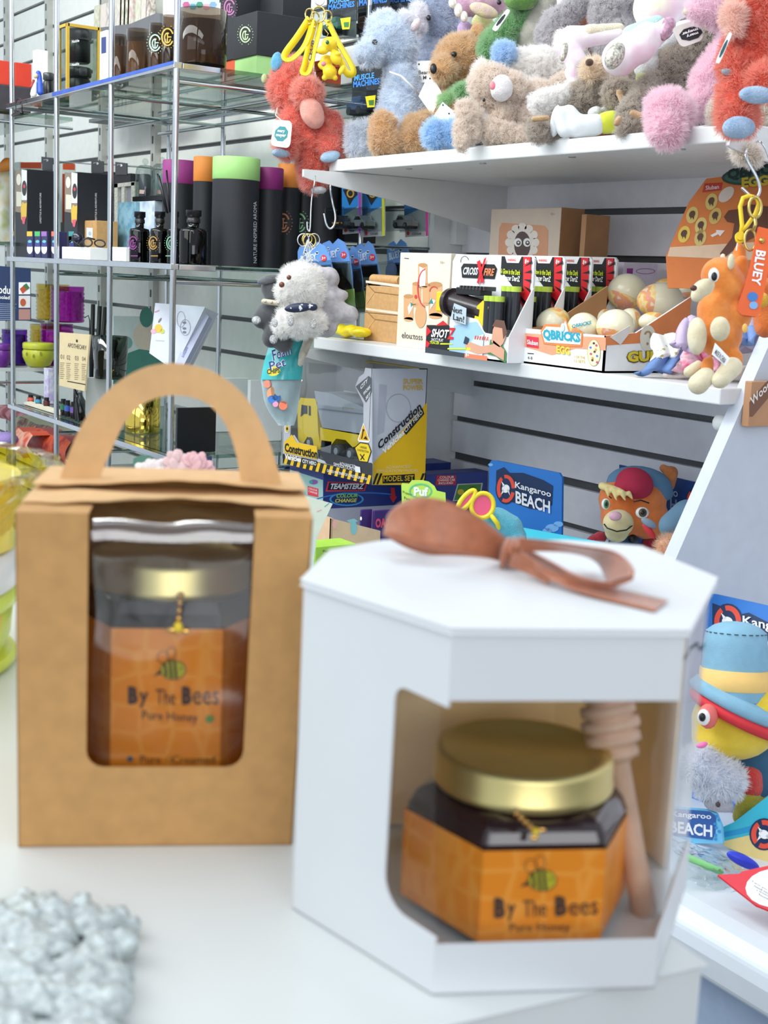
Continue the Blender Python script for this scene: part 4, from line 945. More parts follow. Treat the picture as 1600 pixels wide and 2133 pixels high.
# ---------------------------------------------------------------- blister packs on hooks beyond the shelf end
def pack(name, label, group, q, Y, m, dr, dep_=.002):
    pl = Plane((0, Y, 0), (0, -1, 0)); t = thing(name, label, 'toy pack', pl.px(*q[3]), group)
    MB().poly([pl.px(*p) for p in q], m, (0, dep_, 0)).build('backing_card', t)
    g = MB(); dr(g, pl); g.build('printed_artwork', t)
    return t, pl
def bubble(t, Y, q, th=.03, m=None):
    pl = Plane((0, Y, 0), (0, -1, 0)); g = MB(); g.poly([pl.px(*p, .0005) for p in q], m or film('EEF4F4', .9, .03, 1.45), (0, -th, 0)); g.build('clear_blister', t, bevel=.003)
BK = mat('20232A', .5)
def muscle(i, x, y, wd, ht, Y, lb):
    q = [(x, y), (x+wd, y-wd*.18), (x+wd, y+ht-wd*.14), (x, y+ht)]
    def dr(g, pl):
        line_text(g, pl, 'MUSCLE', x+5, y+ht*.38, x+wd*.75, y+ht*.38-wd*.1, ht*.16, P('4FA0F0'), .03); line_text(g, pl, 'MACHINES', x+3, y+ht*.56, x+wd*.93, y+ht*.56-wd*.12, ht*.17, P('3F8CF0'), .03)
    t, pl = pack('car_blister_pack', lb, 'dark car packs beyond the upper shelf', q, Y, BK, dr)
    yb = y+ht*.75; sh = ht*.7
    q2 = [(x+2, yb), (x+wd-2, yb-wd*.16), (x+wd-2, yb+sh-wd*.1), (x+2, yb+sh)]
    MB().poly([pl.px(*p) for p in q2], mat('6E747A', .4), (0, .002, 0)).build('backing_card', t)
    bubble(t, Y, q2, .035)
    c = pl.px(x+wd*.5, yb+sh*.5)+V((0, -.018, 0)); g = MB(); cc = mat(('2E6E58', '6B4436', '2F4A70', '8C8C8C')[i % 4], .3)
    g.box(c.x-.03, c.x+.03, c.y-.012, c.y+.012, c.z-.008, c.z+.006, cc); g.box(c.x-.015, c.x+.018, c.y-.01, c.y+.01, c.z+.006, c.z+.018, cc)
    for sx in (-.018, .018): g.cyl((c.x+sx, c.y-.014, c.z-.009), .008, .028, BLACK, 16, (0, 1, 0))
    g.build('toy_car', t, bevel=.002)
    g = MB(); pp(g, Plane((0, Y-.0355, 0), (0, -1, 0)), [(x+wd*.45, yb+4), (x+wd*.8, yb+1), (x+wd*.76, yb+26), (x+wd*.52, yb+27)], P('E8DA20')); pp(g, Plane((0, Y-.036, 0), (0, -1, 0)), [(x+wd*.56, yb+12), (x+wd*.74, yb+11), (x+wd*.73, yb+22), (x+wd*.58, yb+22)], P('3A7A3A')); g.build('yellow_sticker', t)
muscle(0, 681, -18, 62, 70, 1.50, 'leftmost dark car pack with blue lettering, green car inside')
muscle(1, 745, -32, 66, 80, 1.56, 'dark car pack at the top behind the blue bear')
muscle(2, 733, 140, 62, 76, 1.46, 'dark car pack lowest, left of the blue bear')
muscle(3, 800, -38, 66, 84, 1.60, 'dark car pack at the top right behind the blue bear')
for i, (x, wd, yb, c3, lb, Y) in enumerate(((712, 40, 487, 'A04FC0', 'hanging toy car card, leftmost, orange trimmed car', 1.47), (755, 46, 493, 'D8E030', 'hanging toy car card in the middle with yellow side strip', 1.49), (842, 50, 493, 'D8479C', 'hanging toy car card on the right with silver car and pink strip', 1.57))):
    q = [(x, 335), (x+wd, 332), (x+wd, yb-2), (x+2, yb+1)]
    def dr(g, pl, x=x, wd=wd, yb=yb, c3=c3):
        pp(g, pl, [(x, 335), (x+wd-6, 333), (x+wd-6, 430), (x, 450)], P('2F8AD8'))
        pp(g, pl, [(x+3, 340), (x+wd*.5, 338), (x+wd*.35, 372), (x+3, 376)], P('E8B020'), .0007); pp(g, pl, [(x+10, 342), (x+wd*.5, 340), (x+wd*.3, 360)], P('D83A20'), .001)
        pp(g, pl, [(x+2, 395), (x+wd*.7, 392), (x+wd*.82, 405), (x+wd*.6, 414), (x+wd*.4, 428), (x+wd*.25, 412)], P('26262A'), .0009); pring(g, pl, x+wd*.45, 403, 8, 9, 3, P('C8A24A'), .0012)
        pp(g, pl, [(x+wd-6, 333), (x+wd, 333), (x+wd, yb-2), (x+wd-5, yb-1)], P(c3)); pp(g, pl, [(x+2, yb-13), (x+wd-6, yb-14), (x+wd-6, yb-1), (x+3, yb)], P('B9BABC'), .0006)
        pell(g, pl, x+8, yb-7, 3, 4, P('D83A30'), .001); line_text(g, pl, 'COUGAR', x+16, yb-3, x+wd-14, yb-4, 5, INK)
    t, pl = pack('car_blister_pack', lb, 'blue toy car cards hanging beyond the shelf end', q, Y, mat('D4D6D8', .5), dr)
    x_c = x+wd*.35; c = pl.px(x_c, 466)+V((0, -.018, 0)); g = MB(); cc = mat(('3A3E46', '9A9EA2', 'A9AAA6')[i], .25, .4)
    pr = [(-.034, -.006), (-.034, .004), (-.022, .006), (-.012, .017), (.008, .017), (.018, .007), (.034, .003), (.035, -.006)]
    g.poly([c+V((px*.8, -.012, pz*.9)) for px, pz in pr], cc, (0, .024, 0)); g.poly([c+V((px*.8, -.0125, pz*.9)) for px, pz in ((-.018, .007), (-.011, .0145), (.006, .0145), (.014, .007))], BLACK)
    for sx in (-.017, .018): g.cyl(c+V((sx, -.014, -.005)), .0062, .028, mat('1A1A1C', .5), 16, (0, 1, 0)); g.cyl(c+V((sx, -.0145, -.005)), .0035, .001, STEEL, 12, (0, 1, 0))
    if i == 0: g.obox(c+V((-.02, -.0135, -.002)), (.045, 0, 0), (0, .001, 0), (0, 0, .003), P('E09A3C'))
    g.build('toy_car', t, bevel=.001)
    bubble(t, Y, [(x-8, 438), (x+wd-7, 436), (x+wd-7, yb-14), (x-8, yb-12)], .034)
Yh = 1.58; t = thing('hook_rail', 'chrome rail with display hooks behind the hanging toy packs', 'hooks', onY(800, 512, 1.57))
for x in (742, 800, 870): MB().rod(onY(x, 345, Yh-.14), V((onY(x, 345, Yh-.14).x, LY, onY(x, 345, Yh-.14).z)), .002, CHROME).build('hook', t)
MB().rod(onY(700, 512, 1.56), onY(893, 518, 1.56), .003, CHROME).build('rail', t)

g = MB(); g.box(onY(700,487,1.6).x, onY(783,487,1.6).x, 1.52, 1.6, onY(740,507,1.6).z, onY(740,380,1.6).z, BLACK); single(g, 'black_box', 'black box behind the hanging toy cars', 'box', LO(onY(740, 507, 1.55)))
BL = mat('6FA0E4', .5, var=.03)
for i, (x, y, wd, ht, Y, lb) in enumerate(((620, 512, 66, 90, 1.36, 'light blue character pack card nearest the white puppy charm'), (668, 505, 58, 120, 1.40, 'light blue pack second in line with grey plush inside'), (712, 520, 36, 110, 1.44, 'light blue pack third in line'), (739, 510, 44, 110, 1.48, 'light blue pack fourth in line under the toy cars'), (806, 506, 46, 80, 1.60, 'light blue pack farthest back beside the divider'))):
    q = [(x, y+12), (x+4, y+2), (x+wd*.3, y-4), (x+wd*.42, y+4), (x+wd*.62, y-8), (x+wd*.85, y), (x+wd, y+22), (x+wd+6, y+ht*.5), (x+wd+10, y+ht), (x+2, y+ht)]
    def dr(g, pl, x=x, y=y, wd=wd, ht=ht):
        line_text(g, pl, 'BLUEY', x+wd*.12, y+36, x+wd*.62, y+30, 15, P('D8E6FA'), .05, lean=-2); pell(g, pl, x+wd*.82, y+26, 6, 7, P('E0404A'), .001); line_text(g, pl, '3+', x+wd*.82-4, y+29, x+wd*.82+4, y+28, 6, PWHITE, off=.0014)
        for cx_, cy_ in ((x+wd*.25, y+14), (x+wd*.6, y+16)): pell(g, pl, cx_, cy_, 5, 2.5, P('C4DAF6')); pell(g, pl, cx_+1, cy_-2, 3, 2.5, P('C4DAF6'))
    t, pl = pack('toy_blister_pack', lb, 'light blue toy packs hanging in a row', q, Y, BL, dr)
    q2 = [(x+4, y+46), (x+wd+2, y+42), (x+wd+14, y+ht+20), (x+6, y+ht+24)]
    g = MB(); g.poly([pl.px(*p) for p in q2], mat('9FAEB4', .5), (0, .002, 0)); pp(g, pl, [(x+wd*.3, y+ht-16), (x+wd+12, y+ht-24), (x+wd+14, y+ht+14), (x+wd*.3, y+ht+18)], P('8FB050')); g.build('insert_card', t)
    g = MB(); cc = pl.px(x+wd*.55, y+ht*.75)+V((0, -.02, 0)); g.ball(cc, .016, mat(('BFC2C6', '8A6E5A', '9C9A98', '6FA040', '7F94C0')[i], .8), 16, None, (.014, .012, .02)); g.ball(cc+V((0, 0, -.02)), .014, mat(('BFC2C6', '8A6E5A', '9C9A98', '6FA040', '7F94C0')[i], .8), 16); g.build('packed_toy', t)
    bubble(t, Y, q2, .045)
g = MB(); YB = mat('F2DA1A', .35, var=.1); 
for (x, y, r) in ((712, 686, 14), (735, 688, 14), (750, 692, 12), (722, 692, 14)): g.ball(onY(x, y, 1.38), 0, YB, 16, None, (.028, .02, .010))
single(g, 'yellow_bag', 'crumpled yellow plastic bag on the shelf behind the grey plush', 'bag', LO(onY(725, 698, 1.38)), remesh=.003, disp=.006, dscale=.02)
# ================================================================ soft toys on the upper white shelf
def DYp(x, y, Y): return depthY(x, y, Y)
z = ZT
BL1, BL2 = 'C3D2E6', 'A3B4CE'
D = DYp(820, 300, 1.43)
t = Plush('plush_bear', 'pale blue plush bear facing left with a white ribbon tag cord', D, (835, 310), 'soft toys piled on the upper shelf', z=z)
t.part('body', fur(BL1, BL2, 60), [(812, 88, 52, 0, 826, 98, 44, 0), (768, 112, 28, -.03), (835, 165, 36, 0, 838, 240, 50, 0), (842, 200, 30, 0, 828, 262, 20, -.03), (860, 290, 30), (800, 60, 35), (830, 280, 40)], vox=.0035, disp=.005, ds=.008)
t.part('ear', fur('DDDDE6', 'BFC6D6'), [(845, 42, 14, 18, 0, -.5)], vox=.0025, disp=.003, ds=.006); t.part('ear', fur('D9DAE4', BL2), [(808, 36, 10, 12, .02)], vox=.0025, disp=.003)
t.part('ear', fur('E6D6DA'), [(866, 52, 9, 16, -.02, .5)], vox=.002, disp=.002)
t.hard('eye', BLACK, [(781, 88, 6, 6, -.05)]); t.hard('nostril', mat('8C93A6', .6), [(750, 116, 4, 4, -.045)])
t.line('ribbon', mat('F0F2F6', .5), [(812, 150, -.045), (835, 158, -.06), (858, 180, -.05), (872, 196, -.03)], 2)
D = DYp(745, 300, 1.36)
t = Plush('plush_toy', 'pale grey curly plush paws at the left front corner of the upper shelf', D, (748, 325), 'soft toys piled on the upper shelf', z=z)
t.part('paw', fur('C9D2E0', 'A9B2C4', 80), [(738, 270, 16, 0, 736, 308, 15, 0), (755, 275, 18, 0, 758, 305, 16, 0), (765, 262, 12)], vox=.003, disp=.006, ds=.008)
D = DYp(800, 290, 1.345)
t = Plush('plush_toy', 'two tan brown plush feet standing on the shelf edge below the pale blue bear', D, (815, 320), 'soft toys piled on the upper shelf', z=z)
t.part('foot', fur('CE9B66', 'AD7A48', 70), [(798, 258, 25, 0, 800, 295, 29, 0), (815, 300, 20, 0, 830, 310, 14, .02)], vox=.003, disp=.004, ds=.008)
t.part('foot', fur('C08E58', '9C6C40', 70), [(868, 268, 28, .02, 862, 290, 27, 0), (885, 255, 20, .03)], vox=.003, disp=.004, ds=.008)
D = DYp(925, 300, 1.36)
t = Plush('plush_toy', 'sky blue pair of plush feet near the left end of the upper shelf', D, (920, 312), 'soft toys piled on the upper shelf', z=z)
t.part('foot', fur('8DBCEB', '6FA2DA', 70), [(905, 280, 24, 31, 0)], vox=.003, disp=.003, ds=.008); t.part('foot', fur('8DBCEB', '6FA2DA', 70), [(940, 280, 26, 30, 0)], vox=.003, disp=.003, ds=.008)
D = DYp(940, 200, 1.50)
t = Plush('plush_bear', 'tan brown plush bear with black nose looking left', D, (950, 280), 'soft toys piled on the upper shelf', z=z)
t.part('body', fur('CC9B66', 'AB7B4A', 70), [(960, 118, 55, 46, 0, -.3), (925, 145, 28, -.03), (945, 165, 28), (990, 130, 35), (935, 200, 25, 0, 912, 250, 28, 0), (950, 230, 45)], vox=.0035, disp=.005, ds=.008)
t.part('ear', fur('C79A6C', 'A87A4E'), [(997, 72, 18, 26, 0, -.2)], vox=.0025, disp=.002); t.part('ear', fur('C79A6C', 'A87A4E'), [(938, 87, 18, 9, .02, -.4)], vox=.0025, disp=.002)
t.hard('eye', BLACK, [(946, 113, 6, 6, -.043)]); t.hard('nose', mat('0C0C0E', .4), [(903, 143, 7, 11, -.06)])
t.part('collar', fur('7DB56A', '5C944C'), [(925, 212, 12, -.03, 975, 182, 12, -.04)], vox=.003, disp=.003)
D = DYp(905, 50, 1.60)
t = Plush('plush_bear', 'large grey blue plush bear head behind the pale blue one', D, (905, 130), 'soft toys piled on the upper shelf', z=z)
t.part('body', fur('A2ADC6', '8390AC', 50), [(908, 22, 52, 0), (915, 55, 42), (900, 120, 42, 0, 905, 230, 45, 0)], vox=.004, disp=.003, ds=.01)
t.part('muzzle', fur('DCD8E0', 'C4C2D0'), [(872, 40, 16, 34, -.06)], vox=.003, disp=.004); t.hard('eye', BLACK, [(893, 37, 5, 6, -.075)]); t.hard('nose', mat('E89A98', .6), [(863, 48, 5, 7, -.085)])
# paper swing tags on the bears
for nm, lb, q, tx, Yt in (('swing_tag', 'white paper tag with printed words between the two bears', [(868, 127), (905, 126), (900, 172), (870, 172)], ('Bears', '& Me'), 1.475), ('swing_tag', 'grey white paper tag lying flat against the tan bear', [(895, 150), (922, 195), (900, 240), (872, 200)], ('with love',), 1.455), ('swing_tag', 'blank white tag in front of the tan bear belly', [(922, 212), (946, 232), (928, 258), (898, 250)], (), 1.40), ('swing_tag', 'small white tag above the sky blue feet', [(935, 232), (958, 240), (938, 262), (916, 250)], (), 1.385)):
    D2 = DYp(q[0][0], q[0][1], Yt); pl = Plane(dep(*q[0], D2), -FWD); t = thing(nm, lb, 'tag', pl.px(*q[2]), 'paper tags on the bears')
    MB().poly([pl.px(*p) for p in q], PWHITE, FWD*.001).build('card', t)
    g = MB(); pell(g, pl, q[0][0]*.85+q[2][0]*.15, q[0][1]*.85+q[2][1]*.15, 1.8, 1.8, INK)
    if len(tx) == 2: line_text(g, pl, tx[0], 872, 155, 896, 154, 8, INK, .01); line_text(g, pl, tx[1], 872, 166, 893, 165, 8, INK, .01)
    elif tx: line_text(g, pl, tx[0], 893, 178, 900, 205, 4, INK, 0)
    g.build('lettering', t)
D = DYp(1020, 0, 1.62)
t = Plush('plush_toy', 'pastel pink and yellow plush with pearly toes at the top behind the tan bear', D, (1000, 80), 'soft toys piled on the upper shelf', z=z)
t.part('body', fur('D9B4C8', 'BE92AC', 40), [(1010, -5, 46), (975, 10, 25), (1040, 10, 26)], vox=.004, disp=.002); t.part('muzzle', fur('E8DCA8', 'D9BEB4'), [(1008, 22, 32, 14, -.06, .35)], vox=.003, disp=.001)
t.part('chest', fur('E6E2A0', 'CFD79A'), [(1005, 50, 24, 24, -.02)], vox=.003, disp=.001); t.part('leg', fur('CFB2DE', 'B99CCC'), [(968, 60, 16, -.02, 970, 120, 20, 0)], vox=.003, disp=.001)
t.hard('toe', mat('E2D8CE', .15, .3), [(955, 22, 9, 15, -.06), (967, 35, 8, 12, -.06), (943, 6, 9, 12, -.06)]); t.hard('eye', BLACK, [(1040, 5, 5, 5, -.09)])
D = DYp(1060, 70, 1.54)
t = Plush('plush_crocodile', 'green plush crocodile bending down behind the tan bear', D, (1040, 130), 'soft toys piled on the upper shelf', z=z)
GN = fur('5E9A54', '3F7440', 60)
t.part('body', GN, [(1092, 30, 26, 0, 1030, 92, 28, 0), (1020, 100, 22, 0, 1035, 118, 20, 0), (1100, -10, 40), (990, 190, 14, -.02, 960, 190, 14, -.04)], vox=.004, disp=.004, ds=.008)
t.part('head', fur('76A84E', '567F3A'), [(1085, -2, 36, 22, -.04)], vox=.003, disp=.002); t.part('snout_edge', fur('D6D2C4'), [(1088, 12, 26, 8, -.035)], vox=.003, disp=.001)
dogtag(t.root, [(1056, 18), (1064, 22), (1034, 66), (1024, 60)], PWHITE, P('20262A'), D-.07, False)
D = DYp(1110, 60, 1.58)
t = Plush('plush_toy', 'grey beige smooth plush body behind the white fluffy one', D, (1110, 150), 'soft toys piled on the upper shelf', z=z)
t.part('body', fur('BDB8AC', 'A6A296', 40), [(1125, 10, 36, 0, 1110, 75, 38, 0), (1120, 85, 35, 0, 1110, 200, 40, 0)], vox=.004, disp=.001)
D = DYp(1180, 40, 1.56)
t = Plush('plush_toy', 'grey long haired plush limb at the top centre of the shelf', D, (1150, 110), 'soft toys piled on the upper shelf', z=z)
t.part('limb', fur('A39CA2', '82797E', 60), [(1215, 0, 18, 0, 1155, 55, 26, 0), (1145, 70, 24, 0, 1150, 120, 26, 0)], vox=.003, disp=.009, ds=.008)
t = Plush('plush_toy', 'grey long haired plush back at the top right of centre', DYp(1270, 20, 1.60), (1270, 60), 'soft toys piled on the upper shelf', z=z)
t.part('body', fur('A09A9E', '7E777A', 60), [(1275, 20, 42), (1300, 0, 40), (1255, 40, 24), (1280, 80, 44, 0, 1290, 160, 40, 0)], vox=.003, disp=.009, ds=.008)
b = MB(); b.box(onY(1195, 30, 1.66).x, onY(1270, 30, 1.66).x, 1.67, 1.70, z, onY(1230, -40, 1.66).z, mat('6E3A24', .5)); single(b, 'brown_box', 'brown box behind the grey long haired toys', 'box', (onY(1230, 30, 1.66).x, 1.68, z))
D = DYp(1110, 150, 1.47)
t = Plush('plush_toy', 'white fluffy plush lying on its side in the middle of the pile', D, (1120, 240), 'soft toys piled on the upper shelf', z=z)
t.part('body', fur('F2ECE6', 'D8CEC4', 60), [(1080, 135, 28, 0, 1130, 140, 36, 0), (1165, 155, 34), (1190, 120, 30, .02, 1180, 90, 24, .03), (1200, 175, 24), (1110, 200, 40)], vox=.0035, disp=.009, ds=.009)
t.part('pompom', fur('84B4E8', '6A9AD4', 80), [(1050, 112, 22, -.02), (1044, 122, 14, -.02)], vox=.003, disp=.008, ds=.006)
D = DYp(1060, 230, 1.385)
t = Plush('plush_lamb', 'curly beige plush lamb with white muzzle upside down', D, (1060, 300), 'soft toys piled on the upper shelf', z=z)
CB = fur('DCC4AE', 'B89C86', 60)
t.part('body', CB, [(1022, 180, 42, 44, 0), (1060, 190, 36), (1120, 215, 42, .02), (1175, 190, 32, .03), (1050, 240, 32, 0), (1100, 250, 30)], vox=.0035, disp=.009, ds=.009)
t.part('leg', CB, [(1025, 275, 22, -.02, 1085, 285, 19, -.02)], vox=.003, disp=.008, ds=.008); t.part('arm', CB, [(968, 225, 14, -.03, 962, 300, 12, -.04), (985, 235, 14, -.03, 985, 280, 14, -.03)], vox=.003, disp=.008, ds=.008)
t.part('ear', fur('EDE6DC', 'CFC4B6'), [(1000, 150, 12, 26, .0, .3)], vox=.003, disp=.004); t.part('muzzle', fur('F6F3F2', 'E4DEDE'), [(1045, 184, 24, 28, -.043)], vox=.003, disp=.002)
t.hard('nose', mat('F08A92', .5), [(1026, 178, 6, 9, -.085)]); t.hard('eye', BLACK, [(1008, 208, 3, 4, -.07)])
t = Plush('plush_toy', 'white curly plush paw draped over the beige lamb', DYp(1150, 210, 1.345), (1150, 235), 'soft toys piled on the upper shelf', z=z)
t.part('paw', fur('F0ECE8', 'D9D2CA', 60), [(1125, 215, 18, 0, 1175, 200, 18, 0), (1195, 190, 18, .02)], vox=.003, disp=.008, ds=.008)
# pastel rainbow pieces
RB = spots([(.32, 'F4DCEA'), (.42, 'FAEEF2'), (.5, 'F6D0E0'), (.58, 'ECF2CC'), (.66, 'C4E6EE')], 10, .9, bump=.3)
D = DYp(1200, 100, 1.43)
t = Plush('plush_toy', 'pastel unicorn limb on the left with sparkle hoof pad', D, (1190, 170), 'soft toys piled on the upper shelf', z=z)
t.part('limb', RB, [(1180, 95, 26, 0, 1200, 125, 22, 0), (1190, 80, 26, 0, 1285, 70, 16, 0), (1190, 150, 14, 0, 1195, 180, 10, 0)], vox=.003, disp=.002)
t.part('mane', fur('F4ECD0', 'EED8C0', 20), [(1225, 66, 15, -.008, 1290, 60, 12, -.002)], vox=.003, disp=.002); t.part('hoof_pad', mat('C9C4B4', .3, .5, var=.3, scale=400), [(1175, 108, 8, 22, -.04, .2)], vox=.002, disp=0)
D = DYp(1320, 110, 1.37)
t = Plush('plush_toy', 'pastel rainbow unicorn leg with oval sparkle hoof pad facing out', D, (1320, 170), 'soft toys piled on the upper shelf', z=z)
t.part('leg', RB, [(1292, 120, 38, 0, 1345, 78, 33, 0), (1330, 100, 34, 0, 1375, 62, 24, 0)], vox=.003, disp=.002)
t.part('rainbow_band', fur('CDEBD4', 'B8E4EC', 14), [(1315, 72, 20, -.002, 1368, 50, 18, -.002)], vox=.003, disp=.001)
t.part('hoof_pad', mat('CFCABC', .3, .4, var=.35, scale=300), [(1281, 116, 19, 30, -.05, .45)], vox=.002, disp=0); t.part('hoof', mat('C9A0B4', .3, .4, var=.2, scale=300), [(1388, 60, 17, 28, -.01, .5)], vox=.0025, disp=0)
t = Plush('plush_toy', 'round pastel rainbow plush top in the back row', DYp(1370, 20, 1.55), (1370, 60), 'soft toys piled on the upper shelf', z=z)
t.part('body', RB, [(1370, 15, 52), (1400, 0, 45), (1350, 80, 40)], vox=.004, disp=.001)
# brown sloths
BR1, BR2 = '94816E', '5E4F42'
D = DYp(1230, 200, 1.395)
t = Plush('plush_sloth', 'brown curly plush sloth with cream face lying face up', D, (1230, 280), 'soft toys piled on the upper shelf', z=z)
t.part('body', fur(BR1, BR2, 80), [(1215, 205, 28, 0, 1180, 215, 26, .01), (1235, 185, 30), (1290, 200, 28), (1310, 175, 34, .03), (1210, 235, 28, .02), (1270, 225, 30)], vox=.003, disp=.009, ds=.006)
t.part('face', fur('E2C49E', 'C9A882', 50), [(1235, 148, 24, 28, -.02, .3)], vox=.0025, disp=.003); t.part('eye_patch', fur('5A4030'), [(1228, 130, 9, 8, -.045)], vox=.002, disp=0)
t.part('arm', fur(BR1, BR2, 80), [(1285, 195, 28, 30, -.04)], vox=.003, disp=.008, ds=.006); t.part('claw', fur('D8B488', 'BE9A70'), [(1290, 193, 7, -.075, 1298, 212, 7, -.075)], vox=.002, disp=0)
t.part('foot', fur('8C7A68', '54463A', 80), [(1122, 276, 18, -.03), (1148, 280, 12, -.02), (1118, 262, 14, -.02)], vox=.003, disp=.008, ds=.006); t.part('claw', fur('D9B488', 'BE9A70'), [(1112, 248, 6, -.05, 1140, 246, 6, -.05)], vox=.002, disp=0)
D = DYp(1430, 130, 1.48)
t = Plush('plush_sloth', 'long brown curly plush sloth stretched diagonally on the right', D, (1400, 230), 'soft toys piled on the upper shelf', z=z)
t.part('body', fur('968572', '655646', 80), [(1395, 150, 40, 0, 1470, 85, 34, 0), (1420, 170, 42), (1360, 180, 24, -.02, 1310, 240, 20, -.08), (1490, 60, 34, .02), (1400, 215, 36)], vox=.0035, disp=.010, ds=.007)
t.part('foot', fur(BR1, BR2, 80), [(1335, 262, 19, -.09), (1305, 262, 17, -.09), (1300, 270, 14, -.09)], vox=.003, disp=.008, ds=.006); t.part('claw', fur('DDB88C', 'C09A70'), [(1318, 236, 7, -.13, 1338, 243, 7, -.13), (1285, 256, 7, -.13, 1290, 247, 6, -.13)], vox=.002, disp=0)
dogtag(t.root, [(1398, 58), (1458, 38), (1466, 82), (1420, 100)], P('D9D4CE'), P('1E2226'), D-.09, True, True)
D = DYp(1335, 140, 1.42)
t = Plush('plush_toy', 'white round plush head with lime chin between unicorn leg and long sloth', D, (1350, 200), 'soft toys piled on the upper shelf', z=z)
t.part('head', fur('F0F2F2', 'DDE4E2', 30), [(1350, 140, 30), (1345, 120, 30), (1395, 85, 25)], vox=.003, disp=.001); t.part('chin', fur('DDE0A0', 'C9CE8A'), [(1342, 166, 20, 14, -.02, .4)], vox=.003, disp=0)
D = DYp(1210, 260, 1.35)
t = Plush('plush_toy', 'smooth white plush foot and leg with lime green cuff at the shelf edge', D, (1210, 290), 'soft toys piled on the upper shelf', z=z)
t.part('leg', fur('EDF0F2', 'DCE2E6', 20, 900, .2), [(1168, 240, 19, 0, 1178, 270, 18, 0), (1185, 235, 17, 0, 1200, 262, 24, 0), (1200, 264, 24, 0, 1240, 260, 23, 0)], vox=.003, disp=0)
t.part('sole', fur('E4E8EA', 'CFD6DA', 20, 900, .2), [(1158, 252, 12, 36, .01, .15)], vox=.003, disp=0)
t.part('cuff', fur('D4DA4A', 'C2C83C', 20, 900, .2), [(1262, 256, 23, 0, 1276, 254, 24, .0)], vox=.003, disp=0); t.part('toe', fur('F0F2F2', 'DCE2E6'), [(1235, 236, 12, .02, 1242, 232, 12, .02), (1268, 226, 12, .02)], vox=.003, disp=0)
PK1, PK2 = 'F4C0D2', 'E3A0BA'
D = DYp(1430, 220, 1.36)
t = Plush('plush_toy', 'pink fluffy plush with one big foot hanging over the shelf edge', D, (1430, 290), 'soft toys piled on the upper shelf', z=z)
t.part('body', fur(PK1, PK2, 60), [(1395, 240, 47, 50, -.03), (1375, 215, 26, -.02), (1425, 235, 26, -.01), (1440, 230, 24, 0, 1490, 190, 32, .02), (1475, 170, 34, .02, 1505, 120, 30, .03), (1490, 230, 25, .02)], vox=.0035, disp=.005, ds=.008)
t.part('foot', fur('F6C2D2', PK2, 60), [(1390, 268, 38, 40, -.045)], vox=.003, disp=.005, ds=.008)
t = Plush('plush_toy', 'pink fluffy plush arm at the top right above the long sloth', DYp(1480, 30, 1.42), (1490, 70), 'soft toys piled on the upper shelf', z=z)
t.part('arm', fur('F2C4D6', 'E0A6BE', 60), [(1455, 22, 22, 0, 1500, 30, 26, 0), (1510, 10, 34), (1520, 60, 22, 0, 1520, 130, 26, 0)], vox=.003, disp=.005, ds=.008); t.part('claw', fur('E4DCC0'), [(1430, 24, 8, 9, 0)], vox=.002, disp=0)
t = Plush('plush_toy', 'beige curly plush behind the coral dragon on the right', DYp(1560, 260, 1.38), (1560, 290), 'soft toys piled on the upper shelf', z=z)
t.part('body', fur('D2C2AE', 'AE9C88', 60), [(1590, 240, 40), (1505, 225, 22, 0, 1500, 240, 22, 0), (1550, 240, 30)], vox=.003, disp=.008, ds=.008)
t.part('foot', fur('DCCCB8', 'BCA894', 60), [(1545, 318, 16, -.12, 1570, 325, 15, -.12)], vox=.003, disp=.006, ds=.006)
DB = depth(onY(1530, 295, 1.245)); D = DB-.06
t = Plush('plush_dragon', 'coral plush dragon hanging at the right end with two pale blue foot pads', D, (1560, 150))
CF = fur('E8563E', 'C23F2C', 60)
t.part('body', CF, [(1580, 20, 62, 0, 1585, 130, 55, 0), (1535, 130, 28, -.01, 1532, 245, 36, -.02), (1545, 200, 34), (1590, 170, 36, -.04), (1550, 250, 30)], vox=.003, disp=.005, ds=.008)
t.part('arm', CF, [(1528, 90, 16, -.01, 1516, 140, 18, -.01)], vox=.003, disp=.004, ds=.008)
t.part('belly', fur('F2B49E', 'DA8E7A', 60), [(1528, 30, 22, -.025, 1530, 60, 14, -.03)], vox=.003, disp=.004)
t.part('foot_pad', fur('B4CCE6', '94B0D2'), [(1539, 266, 34, 23, -.045)], vox=.0025, disp=.001); t.part('foot_pad', fur('B4CCE6', '94B0D2'), [(1577, 198, 38, 18, -.072, .06)], vox=.0025, disp=.001); t.part('foot_pad', fur('B0BCC8', '94A2B0'), [(1514, 150, 13, 9, -.025, .3)], vox=.0025, disp=.001)
dogtag(t.root, [(1519, 66), (1526, 70), (1499, 133), (1490, 130)], PWHITE, P('2A5A60'), D-.04, False)
# ================================================================ hooks and charms at the right end of the lower white shelf
D = DB-.03
hook('steel_hook', 'steel S hook on the right bracket carrying the orange plush charm', [(1557, 310, .03), (1553, 318), (1556, 335), (1575, 365), (1584, 390), (1582, 405), (1572, 414), (1563, 408), (1545, 391)], D, 3)
hook('steel_hook', 'short steel hook at the picture right edge under the coral dragon', [(1576, 296, .04), (1582, 293), (1592, 303), (1600, 322), (1606, 340)], D, 2.4)
t = Plush('plush_charm', 'orange plush puppy charm with cream paws hanging over the lower shelf', D-.03, (1500, 500), cat='key charm')
OR = fur('F0954A', 'DE7E34', 60, 900, .4); CRM = fur('EFE4C4', 'DDD0AC', 60, 900, .4)
t.part('body', OR, [(1500, 575, 40, 0, 1515, 600, 40, 0), (1545, 545, 14, .0, 1540, 590, 24, .01), (1490, 645, 38, 0, 1500, 700, 46, 0), (1530, 660, 36), (1475, 755, 13, -.01, 1470, 785, 14, -.01), (1530, 745, 18, -.01, 1530, 770, 17, -.01)], vox=.003, disp=.001)
